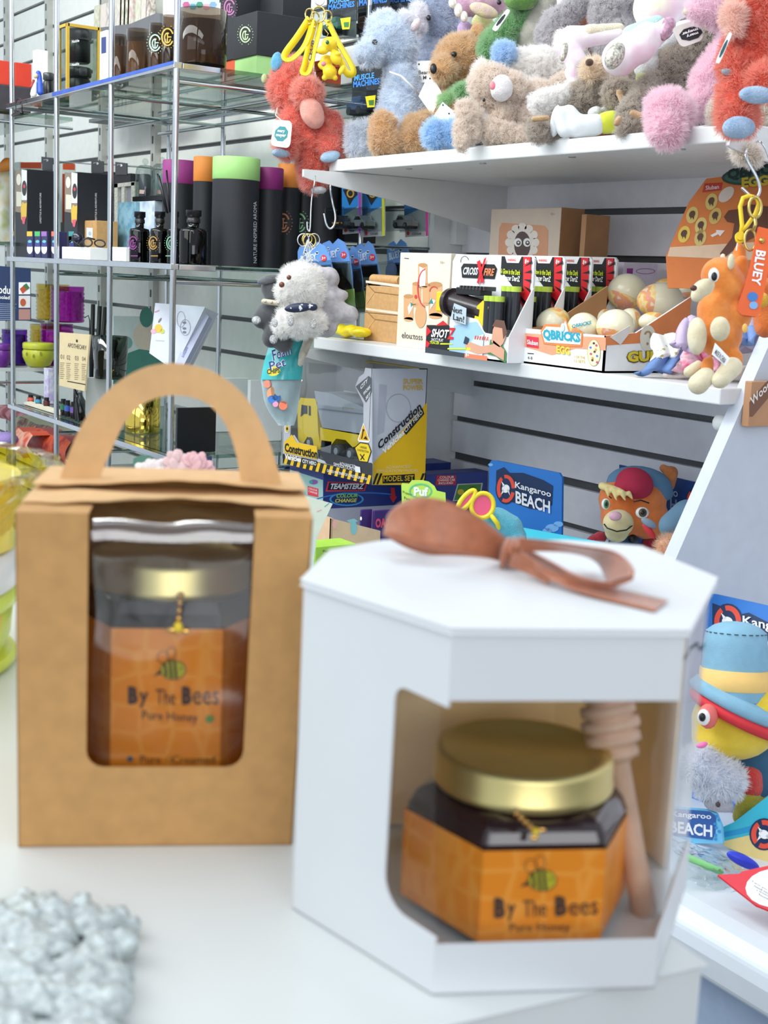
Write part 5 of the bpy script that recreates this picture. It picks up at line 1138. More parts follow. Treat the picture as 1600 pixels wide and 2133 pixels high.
t.part('ear', OR, [(1540, 535, 15, 30, .01, .1)], vox=.0025, disp=0); t.part('ear', CRM, [(1523, 545, 8, 18, -.025, .1)], vox=.002, disp=0); t.part('ear', CRM, [(1506, 538, 6, 12, .01)], vox=.002, disp=0)
t.part('muzzle', CRM, [(1465, 600, 26, 18, -.045, -.5), (1452, 616, 14, -.045)], vox=.0025, disp=0); t.part('belly', CRM, [(1452, 700, 20, 40, -.025)], vox=.0025, disp=0); t.part('paw', CRM, [(1500, 685, 20, 26, -.06)], vox=.0025, disp=0)
t.part('foot', CRM, [(1455, 800, 22, -.02, 1470, 785, 20, -.02)], vox=.0025, disp=0); t.part('foot', CRM, [(1500, 792, 18, -.03, 1525, 765, 22, -.02)], vox=.0025, disp=0); t.part('foot', CRM, [(1435, 775, 12, .0, 1455, 762, 12, .0)], vox=.0025, disp=0)
t.hard('eye_white', mat('F8F6F0', .4), [(1487, 573, 11, 15, -.062)]); t.hard('eye', BLACK, [(1488, 576, 6, 9, -.072)]); t.hard('nose', mat('5A3628', .4), [(1445, 600, 7, 6, -.075)])
t.hard('back_spot', mat('F0C06A', .8), [(1552, 684, 6, 10, -.03)])
t.line('cord', PWHITE, [(1534, 522, -.01), (1536, 508), (1540, 498)], 1.3)
pl = Plane(dep(1498, 730, D-.095), -FWD); b = MB(); b.poly([pl.px(*p) for p in ((1490, 714), (1521, 746), (1511, 762), (1483, 738))], PWHITE, FWD*.001); o = b.build('care_label', t.root)
g = MB(); text(g, pl, 'MADE IN CHINA', [(1488, 736), (1508, 758), (1514, 748), (1493, 727)], INK, .01); g.build('lettering', o)
g = MB(); g.tube([dep(*p, D-.03) for p in [(1543, 490), (1546, 470), (1542, 430), (1548, 412), (1560, 408), (1576, 412), (1581, 424), (1574, 445), (1556, 470), (1546, 480)]], pxm(4.5, D), mat('F4D21E', .35), 12)
g.lathe(dep(1541, 492, D-.03), [(pxm(9, D), -.003), (pxm(9, D), .003)], mat('F4D21E', .35), 16, -FWD); g.tube([dep(1541+7*math.cos(a*.5), 496+9*math.sin(a*.5), D-.03) for a in range(13)], pxm(3, D), mat('F4D21E', .35), 8, True)
single(g, 'snap_clip', 'yellow plastic snap clip on the steel hook', 'clip', LO(dep(1545, 500, D-.03)))
D2 = D-.05
t = thing('strap_charm', 'orange rubber strap charm with white lettering at the right edge', 'key charm', dep(1570, 480, D2))
q = [(1583, 474), (1604, 482), (1580, 655), (1540, 648)]
pl = Plane(dep(1575, 560, D2), -FWD)
pts = [(1582, 474), (1606, 480), (1600, 560), (1582, 645), (1574, 658), (1545, 654), (1537, 645), (1540, 635), (1565, 560)]
MB().poly([pl.px(*p) for p in pts], mat('F0641E', .4, var=.02), FWD*.004).build('strap', t, bevel=.001)
g = MB(); text(g, pl, 'BLUEY', [(1575, 520), (1565, 592), (1584, 596), (1596, 524)], PWHITE, .03); g.build('lettering', t)
g = MB(); g.ball(pl.px(1587, 501, .001), pxm(6, D2), GOLD, 14); g.build('rivet', t)
g = MB(); pell(g, pl, 1568, 618, 11, 10, P('3F7CC8')); pell(g, pl, 1570, 636, 9, 8, P('7FB4E8'), .001); g.build('blue_motif', t)
g = MB(); g.tube([dep(1563+12*math.cos(a*.4), 500+22*math.sin(a*.4), D2+.01) for a in range(16)], .0015, GOLD, 8, True); g.tube([dep(1573+13*math.cos(a*.4), 432+22*math.sin(a*.4), D2+.01) for a in range(16)], .0018, GOLD, 8, True)
g.tube([dep(1573, 454, D2), dep(1574, 466, D2), dep(1570, 480, D2)], .002, GOLD, 8); g.build('chain', t)
# ================================================================ toy boxes on the lower white shelf
z = ZM
def boxes(ab, name, lb, cat, m, dr=None, grp=None): return box_thing(name, lb, cat, ab, m, grp, dr)
KR2 = mat('CDA06A', .7, var=.06, scale=120)
for i, (yt, yb, lb) in enumerate(((637, 694, 'lower of two kraft gift boxes stacked beside the cream toy box'), (580, 636, 'upper of two kraft gift boxes stacked beside the cream toy box'))):
    Y = 1.40; z0 = z if i == 0 else z1_+.001
    ab = AB(760 if i == 0 else 763, 842, 858, yt+4, Y, z0); ab.z1 = z0+.052; z1_ = ab.z1
    def dr(g, ab, yt=yt):
        P_ = ab.P; C1 = P('A97E4C')
        pp(g, P_, [(762, yt+4), (841, yt+14), (841, yt+20), (762, yt+9)], P('E9DCC6'))
        pstroke(g, P_, [(763, yt+10), (780, yt+28), (841, yt+36)], 1.2, P('8F6838')); pstroke(g, P_, [(780, yt+28), (762, yt+54)], 1, P('E0BC8A'))
    boxes(ab, 'kraft_box', lb, 'box', KR2, dr, 'kraft gift boxes on the lower white shelf')
g = MB(); g.rod(onY(778, 578, 1.42)+V((0, 0, .003)), onY(836, 582, 1.42)+V((0, 0, .003)), .010, KR2, 16); g.v = [V((v.x, v.y, v.z-min(u.z for u in g.v)+z1_+.001)) for v in g.v]
single(g, 'kraft_roll', 'kraft paper roll on top of the stacked kraft boxes', 'roll', LO(onY(805, 580, 1.42)))
ab = AB(834, 940, 968, 528, 1.352, z)
WOOD = mat('D9A878', .6, var=.05)
def dr(g, ab):
    P_ = ab.P; W = P('D8A676'); WD = P('C08E5E')
    def cyl2(x, y, w_, h): pp(g, P_, [(x, y), (x+w_, y+2), (x+w_, y+h+3), (x, y+h)], W, .0006); pell(g, P_, x+w_/2, y+1, w_/2, w_*.22, WD, .0008); pell(g, P_, x+w_/2, y+h+1, w_/2, w_*.22, W, .0006)
    cyl2(871, 551, 19, 45); cyl2(859, 590, 18, 45); cyl2(880, 592, 16, 40); cyl2(841, 616, 20, 48); cyl2(893, 592, 28, 65)
    pell(g, P_, 876, 658, 12, 25, W, .001); pring(g, P_, 886, 600, 17, 40, 2.5, P('D63C40'), .0014, a0=1.6, a1=4.7)
    pp(g, P_, [(874, 555), (887, 562), (886, 595), (874, 597)], PWHITE, .0011); pell(g, P_, 866, 618, 3, 4, P('D63C40'), .0013)
    pp(g, P_, [(857, 628), (849, 640), (852, 656), (860, 640)], P('EFE8DC'), .001); pp(g, P_, [(855, 629), (860, 633), (856, 641)], P('2F8C84'), .0013); pp(g, P_, [(893, 632), (899, 621), (903, 633)], P('2F8C84'), .0013); pp(g, P_, [(897, 622), (908, 626), (896, 645)], P('F0EADF'), .0011)
    pring(g, P_, 904, 608, 10, 12, 2, P('D63C40'), .0013, a0=3.2, a1=5.6)
    line_text(g, P_, 'elou:toss', 837, 704, 880, 709, 13, INK, 0); line_text(g, P_, '18+', 917, 549, 926, 550, 6, P('A9A296'), 0); pp(g, P_, [(842, 537), (852, 538), (852, 539.5), (842, 538.5)], INK)
boxes(ab, 'toy_box', 'cream toy box printed with wooden blocks beside the kraft boxes', 'toy box', mat('EBDDC8', .5, var=.02), dr)
g = MB(); g.box(ab.x1+.0005, ab.x1+.0012, ab.y0, ab.y1, ab.z0, ab.z1, KR2)
# blaster toy display boxes, one behind another
def shotz(i, xl, xm, yt, Y, lb):
    s = .93**i; x1 = onY(xm, yt, Y).x; x0 = onY(xl, yt, Y).x; zt_ = onY(xm, yt, Y).z
    t = thing('toy_display_box', lb, 'toy box', ((x0+x1)/2, Y+.02, z), 'blaster toy boxes standing one behind another')
    pl = Plane((0, Y, 0), (0, -1, 0)); pf = Plane((0, Y-.043, 0), (0, -1, 0)); wd = x1-x0; h = zt_-z
    W = mat('EDF0F2', .4, var=.01)
    def at(u, v, dy=0): return V((x0+wd*u, Y-dy, z+h*v))
    b = MB(); b.poly([at(0, 0), at(1, 0), at(1, .97), at(.97, 1), at(.04, 1), at(0, .93)], W, (0, .004, 0)); b.build('backing_card', t)
    b = MB(); b.poly([at(-.02, 0, .043), at(1, 0, .043), at(1, .24, .043), at(.72, .26, .043), at(.62, .38, .043), at(.3, .42, .043), at(.28, .3, .043), at(-.02, .28, .043)], W, (0, .002, 0))
    b.poly([at(1, 0, .043), at(1, .24, .043), at(1, .7, 0), at(1, 0, 0)], W, (.002, 0, 0)); b.box(x0, x1, Y-.043, Y, z, z+.003, W); b.build('tray', t)
    g = MB(); p_ = Plane((0, Y-.0003, 0), (0, -1, 0))
    def fp(pts, m, dy=.001): g.poly([at(u, v, dy) for u, v in pts], m)
    R = P('D8222C'); K = P('17181A'); Yl = P('D8E82A')
    fp([(.62, .99), (.97, .99), (.97, .7), (.86, .62), (.62, .86)], K); fp([(.66, .995), (.86, .995), (.83, .93), (.69, .93)], PWHITE, .0014); fp([(.88, .99), (.965, .99), (.98, .8), (.96, .60), (.9, .7)], R, .0016)
    for k in range(4): fp([(.9+.0*k, .72+.06*k), (.985, .66+.09*k), (.985, .69+.09*k)], K, .0019)
    fp([(.985, .4), (.99, .68), (.82, .66)], R, .0015); fp([(.985, .45), (.98, .55), (.85, .64)], K, .0018)
    fp([(.62, .865), (.87, .85), (.87, .80), (.62, .815)], K, .0013)
    def ft(st, u0, v0, u1, v1, hh, m, dy=.0024, bold=.02, lean=0, pn=None):
        vs, fs = tmesh(st, bold); g.add([at(u0+(u1-u0)*a+lean*bb, v0+(v1-v0)*a+hh*bb, dy) for a, bb in vs], fs, m)
    ft('6 Glow in the Dark', .63, .825, .86, .815, .05, Yl); ft('Tracer DartZ', .66, .765, .86, .755, .05, PWHITE); ft('8+', .905, .925, .95, .925, .045, PWHITE); ft('WARNING', .70, .945, .8, .945, .025, R)
    if i == 0:
        fp([(.12, .87), (.15, .91), (.54, .91), (.575, .87), (.55, .77), (.14, .77)], K, .0012); fp([(.14, .875), (.53, .875), (.54, .79), (.15, .79)], P('2A2C30'), .0016)
        ft('CROSS', .15, .80, .34, .80, .075, P('E8ECEE'), bold=.03, lean=.015); ft('FIRE', .42, .80, .54, .80, .07, P('F08A5A'), bold=.03, lean=.015)
        fp([(.33, .93), (.37, .95), (.43, .74), (.40, .72)], R, .003); fp([(.42, .96), (.45, .98), (.37, .71), (.345, .73)], R, .0032)
        pring(g, p_, 968, 545, 9, 12, 1.2, K, .001, a0=3, a1=6)
        dy = .0445
        fp([(-.02, 0), (.3, 0), (.28, .3), (-.02, .28)], K, dy); fp([(-.02, 0), (.04, .1), (-.02, .13)], R, dy+.0004); fp([(-.02, .16), (.05, .22), (-.02, .27)], R, dy+.0004); fp([(.1, .28), (.2, .34), (.27, .30)], R, dy+.0004)
        fp([(.28, .05), (.72, .03), (.72, .25), (.62, .36), (.34, .3)], P('9FC8E4'), dy); fp([(.5, .05), (.72, .03), (.72, .25), (.6, .2)], P('D9E8EE'), dy+.0003)
        fp([(-.02, 0), (.5, 0), (.5, .043), (-.02, .06)], P('3A4048'), dy+.0006); fp([(.5, 0), (.78, 0), (.78, .043), (.5, .043)], P('F0805A'), dy+.0006); ft('8+', .515, .012, .56, .012, .035, PWHITE, dy+.001)
        ft('SHOT', .05, .165, .27, .17, .085, P('F4F0F0'), dy+.001, .035, .02); ft('Z', .27, .16, .35, .165, .115, R, dy+.0012, .04, .02); ft('SHOTZ PLAY', .06, .125, .22, .13, .03, PWHITE, dy+.001, .01)
        ft('TRACER', .04, .095, .17, .10, .03, Yl, dy+.001, .02); fp([(.18, .1), (.34, .115), (.34, .125), (.18, .115)], Yl, dy+.0007); fp([(.28, .06), (.56, .085), (.56, .10), (.28, .075)], Yl, dy+.0008); fp([(.52, .075), (.57, .08), (.57, .105), (.52, .1)], P('E8F02A'), dy+.0009)
        fp([(.78, .06), (.88, .05), (.93, .02), (1, 0), (1, .1), (.9, .22), (.8, .2)], P('4F8A50'), dy); SK = P('D9A184'); fp([(.5, .12), (.56, .16), (.70, .13), (.84, .16), (.84, .20), (.98, .12), (.98, .02), (.82, .08), (.66, .05), (.52, .08)], SK, dy+.0008)
        fp([(.82, .18), (.83, .30), (.86, .36), (.95, .36), (.99, .26), (.96, .18), (.92, .14)], SK, dy+.0008); fp([(.82, .33), (.86, .395), (.96, .39), (1, .28), (.96, .22), (.94, .32)], P('6B4A3C'), dy+.0011)
        fp([(.48, .14), (.53, .13), (.55, .19), (.5, .21)], P('2A3A48'), dy+.0012); 
        for k in range(6): fp([(.62+k*.03, .225), (.635+k*.03, .225), (.625+k*.03, .19), (.61+k*.03, .19)], P('E05A4A'), dy+.0009)
    g.build('printed_artwork', t)
    # toy inside
    if i == 0:
        BKs = mat('2B2226', .25, var=.2, scale=60); gz = Y-.020
        g = MB(); c0 = at(.17, .52, .022); c1 = at(.62, .44, .022); g.rod(c0, c1, .019, BKs, 24); g.rod(c0-V((.006, 0, 0)), c0+V((.004, 0, 0)), .024, mat('30282C', .3), 24); g.box(c0.x+.02, c1.x-.01, gz-.012, gz+.012, c0.z+.014, c0.z+.026, BLACK)
        for k in range(8): g.box(c0.x+.03+k*.009, c0.x+.034+k*.009, gz-.013, gz+.012, c0.z+.022, c0.z+.029, mat('3C3A3C', .3))
        g.build('toy_blaster', t, bevel=.001)
        g = MB(); YW = mat('F2CC14', .35); g.box(at(-.02, 0).x, at(.05, 0).x, gz-.008, gz+.006, at(0, .42).z, at(0, .62).z, YW); g.poly([at(.6, .25, .04), at(.66, .25, .04), at(.72, .5, .04), at(.66, .55, .04), at(.6, .5, .04), at(.57, .36, .04)], YW, (0, .014, 0)); g.build('yellow_handle', t, bevel=.002)
        g = MB(); plg = Plane((0, gz-.0275, 0), (0, -1, 0)); g.poly([at(.32, .36, .0495), at(.52, .32, .0495), at(.52, .48, .0495), at(.36, .52, .0495)], P('B9C8D2')); ft('Next', .33, .43, .47, .42, .06, K, .0502, .01); ft('Lan!', .36, .36, .5, .34, .06, K, .0502, .01); g.build('graffiti_sticker', t)
    g = MB(); DRK = mat('2A2E34', .3); LM = mat('B9D24A', .4)
    for (u, v0, v1, dy) in ((.70, .25, .56, .035), (.765, .25, .56, .035), (.83, .25, .56, .035), (.78, .3, .66, .015), (.84, .3, .66, .015), (.9, .3, .66, .015)):
        a_ = at(u, v0, dy); b_ = at(u, v1, dy); g.rod(a_, b_, .0075, DRK, 14); g.rod(b_, b_+V((0, 0, h*.05)), .0082, LM, 14)
    g.build('foam_dart', t)
shotz(0, 944, 1114, 533, 1.345, 'front blaster toy box with yellow and black blaster')
shotz(1, 1010, 1178, 534, 1.42, 'second blaster toy box from the front')
shotz(2, 1068, 1234, 535, 1.50, 'third blaster toy box from the front')
shotz(3, 1122, 1286, 536, 1.58, 'rearmost blaster toy box')
# sheep boxes on the wall side
def sheepbox(xl, xm, xr, yt, Y, lb, full):
    ab = AB(xl, xm, xr, yt, Y, z)
    def dr(g, ab):
        P_, Q = ab.P, ab.Q
        if full:
            pp(g, P_, [(1040, 475), (1046, 464), (1135, 470), (1142, 480), (1140, 560), (1036, 560)], P('DDA27E'))
            for a in range(12): pell(g, P_, 1088+27*math.cos(a*.524), 505+32*math.sin(a*.524), 9, 9, P('EFE6DC'), .0008)
            pell(g, P_, 1088, 508, 24, 32, P('EFE6DC'), .0009); pell(g, P_, 1088, 510, 17, 28, P('5E4E4A'), .0012)
            for dx in (-9, 10): pell(g, P_, 1088+dx, 505, 8, 9, PWHITE, .0016); pell(g, P_, 1089+dx, 506, 4.5, 5, P('5E4E4A'), .002); pell(g, P_, 1089+dx, 505, 2, 2, PWHITE, .0023)
            line_text(g, P_, '18+', 1147, 448, 1156, 449, 5, P('B4A89C'), 0)
        x = (xm+xr)/2; 
        for dy, r in ((14, 4), (26, 5), (45, 6)): pell(g, Q, x+6, yt+dy+15, r, r, P('D9BC9A'))
        pp(g, Q, [(xm+8, yt+68), (xr-18, yt+70), (xr-18, yt+90), (xm+6, yt+88)], P('CDBBA4'))
    t = boxes(ab, 'toy_box', lb, 'toy box', mat('D9C8B6' if full else 'B98A5E', .55, var=.02), dr, None)
    g = MB(); g.box(ab.x1, ab.x1+.001, ab.y0, ab.y1, ab.z0, ab.z1, mat('AD8058', .6, var=.05)); g.build('side_panel', t)
sheepbox(1024, 1170, 1218, 432, 1.585, 'cream toy box printed with a woolly sheep against the wall', True)
sheepbox(1212, 1222, 1271, 446, 1.60, 'kraft sided toy box right of the sheep printed box', False)
ab = AB(1285, 1300, 1372, 546, 1.62, z)
def dr(g, ab): pp(g, ab.Q, [(1306, 559), (1319, 559), (1318, 571), (1306, 571)], P('A0309A')); pring(g, ab.Q, 1345, 565, 20, 6, 1.2, P('B04AB0'))
boxes(ab, 'toy_box', 'white and lilac box behind the egg tray', 'toy box', mat('E2D8EA', .45), dr)
# egg tray display
Y = 1.335; pA = onY(1090, 700, Y); pB = onY(1262, 700, Y); x0, x1 = pA.x, pB.x; y1 = onX(1440, 620, x1).y; y1 = min(y1, 1.70)
zf = onY(1160, 690, Y).z; zb_ = onX(1440, 618, x1).z
t = thing('egg_tray', 'open orange and white display tray full of plastic eggs', 'display tray', ((x0+x1)/2, (Y+y1)/2, z))
OP = mat('E88A50', .5, var=.04); IN = mat('B98C60', .7)
b = MB(); b.obox((x0, Y, z), (x1-x0, 0, 0), (0, .003, 0), (0, 0, zf-z), PWHITE); b.box(x0, x1, Y, y1, z, z+.003, IN)
b.poly([(x1, Y, z), (x1, y1, z), (x1, y1, zb_), (x1, Y+.06, zf+.005), (x1, Y, zf)], PWHITE, (-.003, 0, 0))
b.poly([(x0+.003, Y, z), (x0+.003, y1, z), (x0+.003, y1, zb_+.01), (x0+.003, Y+.05, zf+.005), (x0+.003, Y, zf)], IN, (-.003, 0, 0)); b.build('carton', t)
Pf = Plane((0, Y, 0), (0, -1, 0)); Ps = Plane((x1, 0, 0), (1, 0, 0)); g = MB()
pp(g, Pf, [(1092, 694), (1262, 703), (1262, 730), (1200, 726), (1150, 740), (1092, 722)], mat('EFA47E', .5)); pp(g, Pf, [(1097, 700), (1122, 703), (1122, 726), (1097, 722)], P('E03048'), .0008); line_text(g, Pf, 'Sluban', 1098, 717, 1121, 720, 10, PWHITE, .02, .0014)
pp(g, Pf, [(1126, 690), (1135, 675), (1170, 676), (1178, 662), (1188, 690), (1214, 692), (1212, 722), (1180, 722), (1132, 716)], P('F08A4A'), .0012); pp(g, Pf, [(1129, 692), (1138, 680), (1170, 682), (1178, 668), (1185, 694), (1211, 695), (1209, 718), (1135, 713)], P('E6F0F4'), .0016)
line_text(g, Pf, 'QBRICKS', 1131, 709, 1209, 717, 24, P('2AA6BE'), .05, .002); line_text(g, Pf, 'EGG', 1159, 736, 1187, 740, 17, P('EAD44A'), .05, .002); pell(g, Pf, 1172, 682, 4, 9, P('CFDCE2'), .0026)
line_text(g, Pf, '1 OF THE', 1196, 746, 1219, 748, 6, P('D8B84A'), .02); line_text(g, Pf, '12 SETS', 1196, 754, 1219, 757, 6, P('D8B84A'), .02); pell(g, Pf, 1237, 735, 14, 28, P('B9B04A'), .0008); pell(g, Pf, 1237, 735, 13, 27, P('F2ECC0'), .0011)
for k in range(10): pell(g, Pf, 1237+7*math.sin(k*2.3), 715+k*4.4, 2.4, 2.4, P(('4A3A30', 'D8506A', '4F7FD8', 'E0A030')[k % 4]), .0015)
line_text(g, Pf, '4-8', 1099, 748, 1109, 749, 6, INK, 0); pp(g, Pf, [(1099, 735), (1112, 736), (1112, 738), (1099, 737)], INK)
g.poly([(x1+.0004, Y, z+.04), (x1+.0004, y1, z+.05), (x1+.0004, y1, zb_), (x1+.0004, Y+.06, zf+.005), (x1+.0004, Y, zf)], OP)
pell(g, Ps, 1350, 705, 17, 28, P('E8E4D2'), .001); pring(g, Ps, 1350, 698, 8, 9, 4, P('B0906A'), .0014, a0=3.3, a1=7.2); pell(g, Ps, 1349, 716, 2.5, 3, P('B0906A'), .0014)
line_text(g, Ps, 'GUESS', 1307, 754, 1400, 752, 22, P('E8D02A'), .05, .0018); line_text(g, Ps, 'GUESS', 1305, 757, 1400, 755, 26, P('6A5A3A'), .09, .001)
g.build('printed_artwork', t)
b = MB(); b.poly([Ps.px(*p, .001) for p in ((1270, 702), (1312, 678), (1310, 695), (1292, 718))], mat('E6E0DA', .7), (.001, 0, 0)); b.build('torn_patch', t)
# header card leaning at the back of the tray
HD = Plane(onX(1410, 590, x1+.0), V((.75, -.65, .15)))
b = MB(); OM = mat('E07F3C', .5, var=.03); b.poly([HD.px(*p) for p in ((1392, 600), (1388, 532), (1436, 420), (1472, 372), (1640, 350), (1640, 600))], OM, FWD*.003); b.build('header_card', t)
g = MB(); pp(g, HD, [(1390, 534), (1396, 515), (1640, 500), (1640, 545), (1390, 534)], mat('E8C8A8', .5)); pp(g, HD, [(1468, 382), (1506, 380), (1503, 396), (1463, 401)], P('C8382A')); line_text(g, HD, 'Sluban', 1470, 396, 1498, 393, 9, P('F0D8D0'), .02, .0012)
for k, (x, y, rt, c) in enumerate(((1482, 420, .3, 'DDC06A'), (1442, 448, .3, 'DDC06A'), (1460, 470, .3, 'E0C878'), (1490, 450, .4, 'D9B860'), (1425, 488, .3, 'E8C850'), (1459, 495, .3, 'D8C070'))):
    pell(g, HD, x, y, 12, 18, P(c), .0008, rot=rt); pell(g, HD, x, y-2, 6, 8, P('5A3A28'), .0012, rot=.6); pp(g, HD, [(x-5, y), (x-3, y+10), (x-1, y+2), (x+3, y+10), (x+5, y)], P('5A3A28'), .0013)
pell(g, HD, 1513, 405, 20, 12, P('E2D2C4'), .0008, rot=-.8)
pp(g, HD, [(1480, 490), (1492, 484), (1492, 479), (1510, 480), (1500, 492), (1496, 488), (1484, 494)], P('EFE8E0'), .001)
pp(g, HD, [(1508, 452), (1518, 438), (1535, 436), (1560, 425), (1600, 430), (1600, 480), (1560, 500), (1530, 520), (1505, 540), (1500, 528), (1525, 495), (1530, 465), (1515, 462)], P('6A3A20'), .001)
pell(g, HD, 1565, 365, 62, 20, P('2B4A40'), .001, rot=-.1); pell(g, HD, 1565, 365, 56, 15, P('3E6A5A'), .0013, rot=-.1); line_text(g, HD, 'QBRICKS', 1515, 378, 1640, 362, 26, P('14302A'), .05, .0018); line_text(g, HD, 'EGG', 1545, 392, 1600, 386, 22, P('D9B82A'), .05, .002)
g.build('printed_artwork', t)
EG = mat('F8F2D4', .25, var=.03, scale=20, coat=.4)
def egg(x, y, rx, ry, Yp, lb, rot=0, band=0, tex=None):
    D = DYp(x, y, Yp); u = RGT*math.cos(rot)-UPV*math.sin(rot); v = RGT*math.sin(rot)+UPV*math.cos(rot); c = dep(x, y, D)
    R = (pxm(rx, D), pxm(ry, D), pxm(min(rx, ry), D)); t = thing('plastic_egg', lb, 'toy egg', (c.x, c.y, c.z-R[1]), 'plastic eggs in the orange tray')
    MB().ball(c, 0, EG, 32, (u, v, FWD), R).build('shell', t)
    g = MB(); m = spots([(.38, 'FFC868'), (.5, 'FCEAB0'), (.56, 'FFB45C'), (.64, 'F2A49A'), (.7, 'F8ECC0')], 45)
    # printed sleeve: lower cap of the shell
    n = 28; vs = []; fs = []; b0 = band
    d_ = (u*math.cos(b0)+v*math.sin(b0)); 
    for j in range(7):
        th = .02+j*.2
        for i in range(n):
            a = 2*math.pi*i/n
            ax_ = math.cos(b0); 
            lx, ly = math.cos(th), math.sin(th)*math.cos(a); lz = math.sin(th)*math.sin(a)
            X_ = lx*math.cos(b0)-ly*math.sin(b0); Y_ = lx*math.sin(b0)+ly*math.cos(b0)
            vs.append(c+u*(R[0]*1.008*X_)+v*(R[1]*1.008*Y_)+FWD*(R[2]*1.008*lz))
    for j in range(6):
        for i in range(n): fs.append((j*n+i, j*n+(i+1) % n, (j+1)*n+(i+1) % n, (j+1)*n+i))
    g.add(vs, fs, m, True); g.build('printed_sleeve', t)
    if tex:
        g = MB(); pl = Plane(c-FWD*R[2]*1.03, -FWD); line_text(g, pl, tex, x-rx*.7, y, x+rx*.5, y-ry*.25, 9, P('2AA6BE'), .04); g.build('lettering', t)
egg(1152, 672, 36, 31, 1.40, 'egg at the left front corner of the tray', -.3, 0.5)
egg(1215, 685, 34, 34, 1.40, 'egg with bright teal lettering in the tray front row', 0, -2.2, 'QBRICKS')
egg(1282, 680, 40, 36, 1.42, 'largest front row egg in the tray with plain top', 0, -1.8)
egg(1250, 662, 24, 22, 1.50, 'small egg showing behind the front row on the left', 0, .6)
egg(1312, 666, 24, 24, 1.50, 'egg behind the front row on the right', 0, .2)
egg(1306, 608, 41, 38, 1.58, 'plain topped egg resting high at the tray centre', 0, -2.0)
egg(1375, 625, 48, 36, 1.56, 'highest lying egg with printed left end and grid hole', -.1, 3.0)
egg(1390, 598, 28, 18, 1.64, 'egg at the back with green sleeve', 0, 1.4)
egg(1432, 605, 22, 17, 1.66, 'pale egg at the right back of the tray', 0, -1.5)
egg(1360, 670, 30, 20, 1.50, 'egg lying low at the right behind the tray side', 0, 1.0)
# cloths and soft things at the right end
def cloth(name, lb, pts, m, Y, th=.012, grp='folded baby cloths at the right end', amp=.006):
    D = DYp(pts[0][0], pts[0][1], Y); rows = []
    a, b_, c_, d_ = pts
    for j in range(13):
        v = j/12; row = []
        for i in range(17):
            u = i/16; x, y = bil(pts, u, v); row.append(dep(x, y+3*math.sin(u*9+j*.5), D+amp*math.sin(u*11+v*4)+.03*v))
        rows.append(row)
    g = MB(); g.grid(rows, m); return single(g, name, lb, 'cloth', LO(min((p for r in rows for p in r), key=lambda p: p.z)), grp, solid=th)
CG = 'folded baby cloths at the right end'
cloth('baby_cloth', 'blue denim look cloth corner sticking out over the shelf', [(1322, 778), (1400, 772), (1445, 705), (1400, 730)], mat('6E8FC4', .85, bump=.4, bscale=800), 1.33, .008)
cloth('baby_cloth', 'white cloth with coloured dots beside the tray', [(1360, 748), (1410, 745), (1425, 702), (1362, 700)], spots([(.1, 'F0A040'), (.16, '58B070'), (.2, 'F2F2EE'), (.6, 'F2F2EE')], 70, .8, 'voronoi'), 1.36)
cloth('baby_cloth', 'lilac cloth rising behind the blue cloth corner', [(1400, 715), (1445, 735), (1450, 660), (1430, 668)], mat('CDBCDA', .85, bump=.3), 1.345, .01)
cloth('baby_cloth', 'pink patterned cloth under the orange plush charm', [(1405, 765), (1500, 772), (1490, 738), (1440, 730)], spots([(.4, 'D8587A'), (.5, 'E8A0B4'), (.58, 'F0D0D8'), (.7, 'D8587A')], 40, .8), 1.36, .014)
cloth('baby_cloth', 'pale cloth at the bottom of the pile by the slanted panel', [(1380, 782), (1550, 790), (1560, 762), (1400, 765)], mat('D9CEC6', .85, bump=.3), 1.36, .006)
cloth('baby_cloth', 'lilac grey cloth roll against the slanted panel', [(1500, 740), (1575, 720), (1580, 668), (1530, 660)], mat('C8B9D0', .85, bump=.3), 1.40, .02)
cloth('baby_cloth', 'blue cloth edge between the lilac cloths', [(1520, 715), (1570, 712), (1585, 688), (1540, 684)], mat('7F9CD0', .85), 1.375, .01)
D = DYp(1460, 590, 1.55)
t = Plush('plush_toy', 'blue grey plush with one pointed ear behind the egg tray', D, (1470, 640), z=z+.06)
t.part('head', fur('6F9AC8', '587FAE', 40), [(1480, 585, 28), (1470, 600, 24), (1500, 610, 26)], vox=.003, disp=.001); t.part('ear', fur('7C86A2', '646E8C'), [(1450, 562, 14, 22, -.02, -.5)], vox=.0025, disp=0); t.part('collar', mat('B09A80', .7), [(1450, 605, 7, -.03, 1480, 598, 7, -.03)], vox=.002, disp=0)
t = Plush('plush_toy', 'orange plush body tucked behind the strap charm at the right edge', DYp(1590, 620, 1.36), (1590, 650), z=z)
t.part('body', fur('F0803A', 'DA6A2C'), [(1592, 600, 22), (1590, 630, 24, 0, 1595, 680, 24, 0)], vox=.003, disp=.001); t.part('patch', fur('F0B830'), [(1588, 625, 14, 16, -.05)], vox=.002, disp=0)
# ================================================================ lower bay on the deck
z = ZD+.0005
DKB = mat('2A3C86', .4, var=.05)
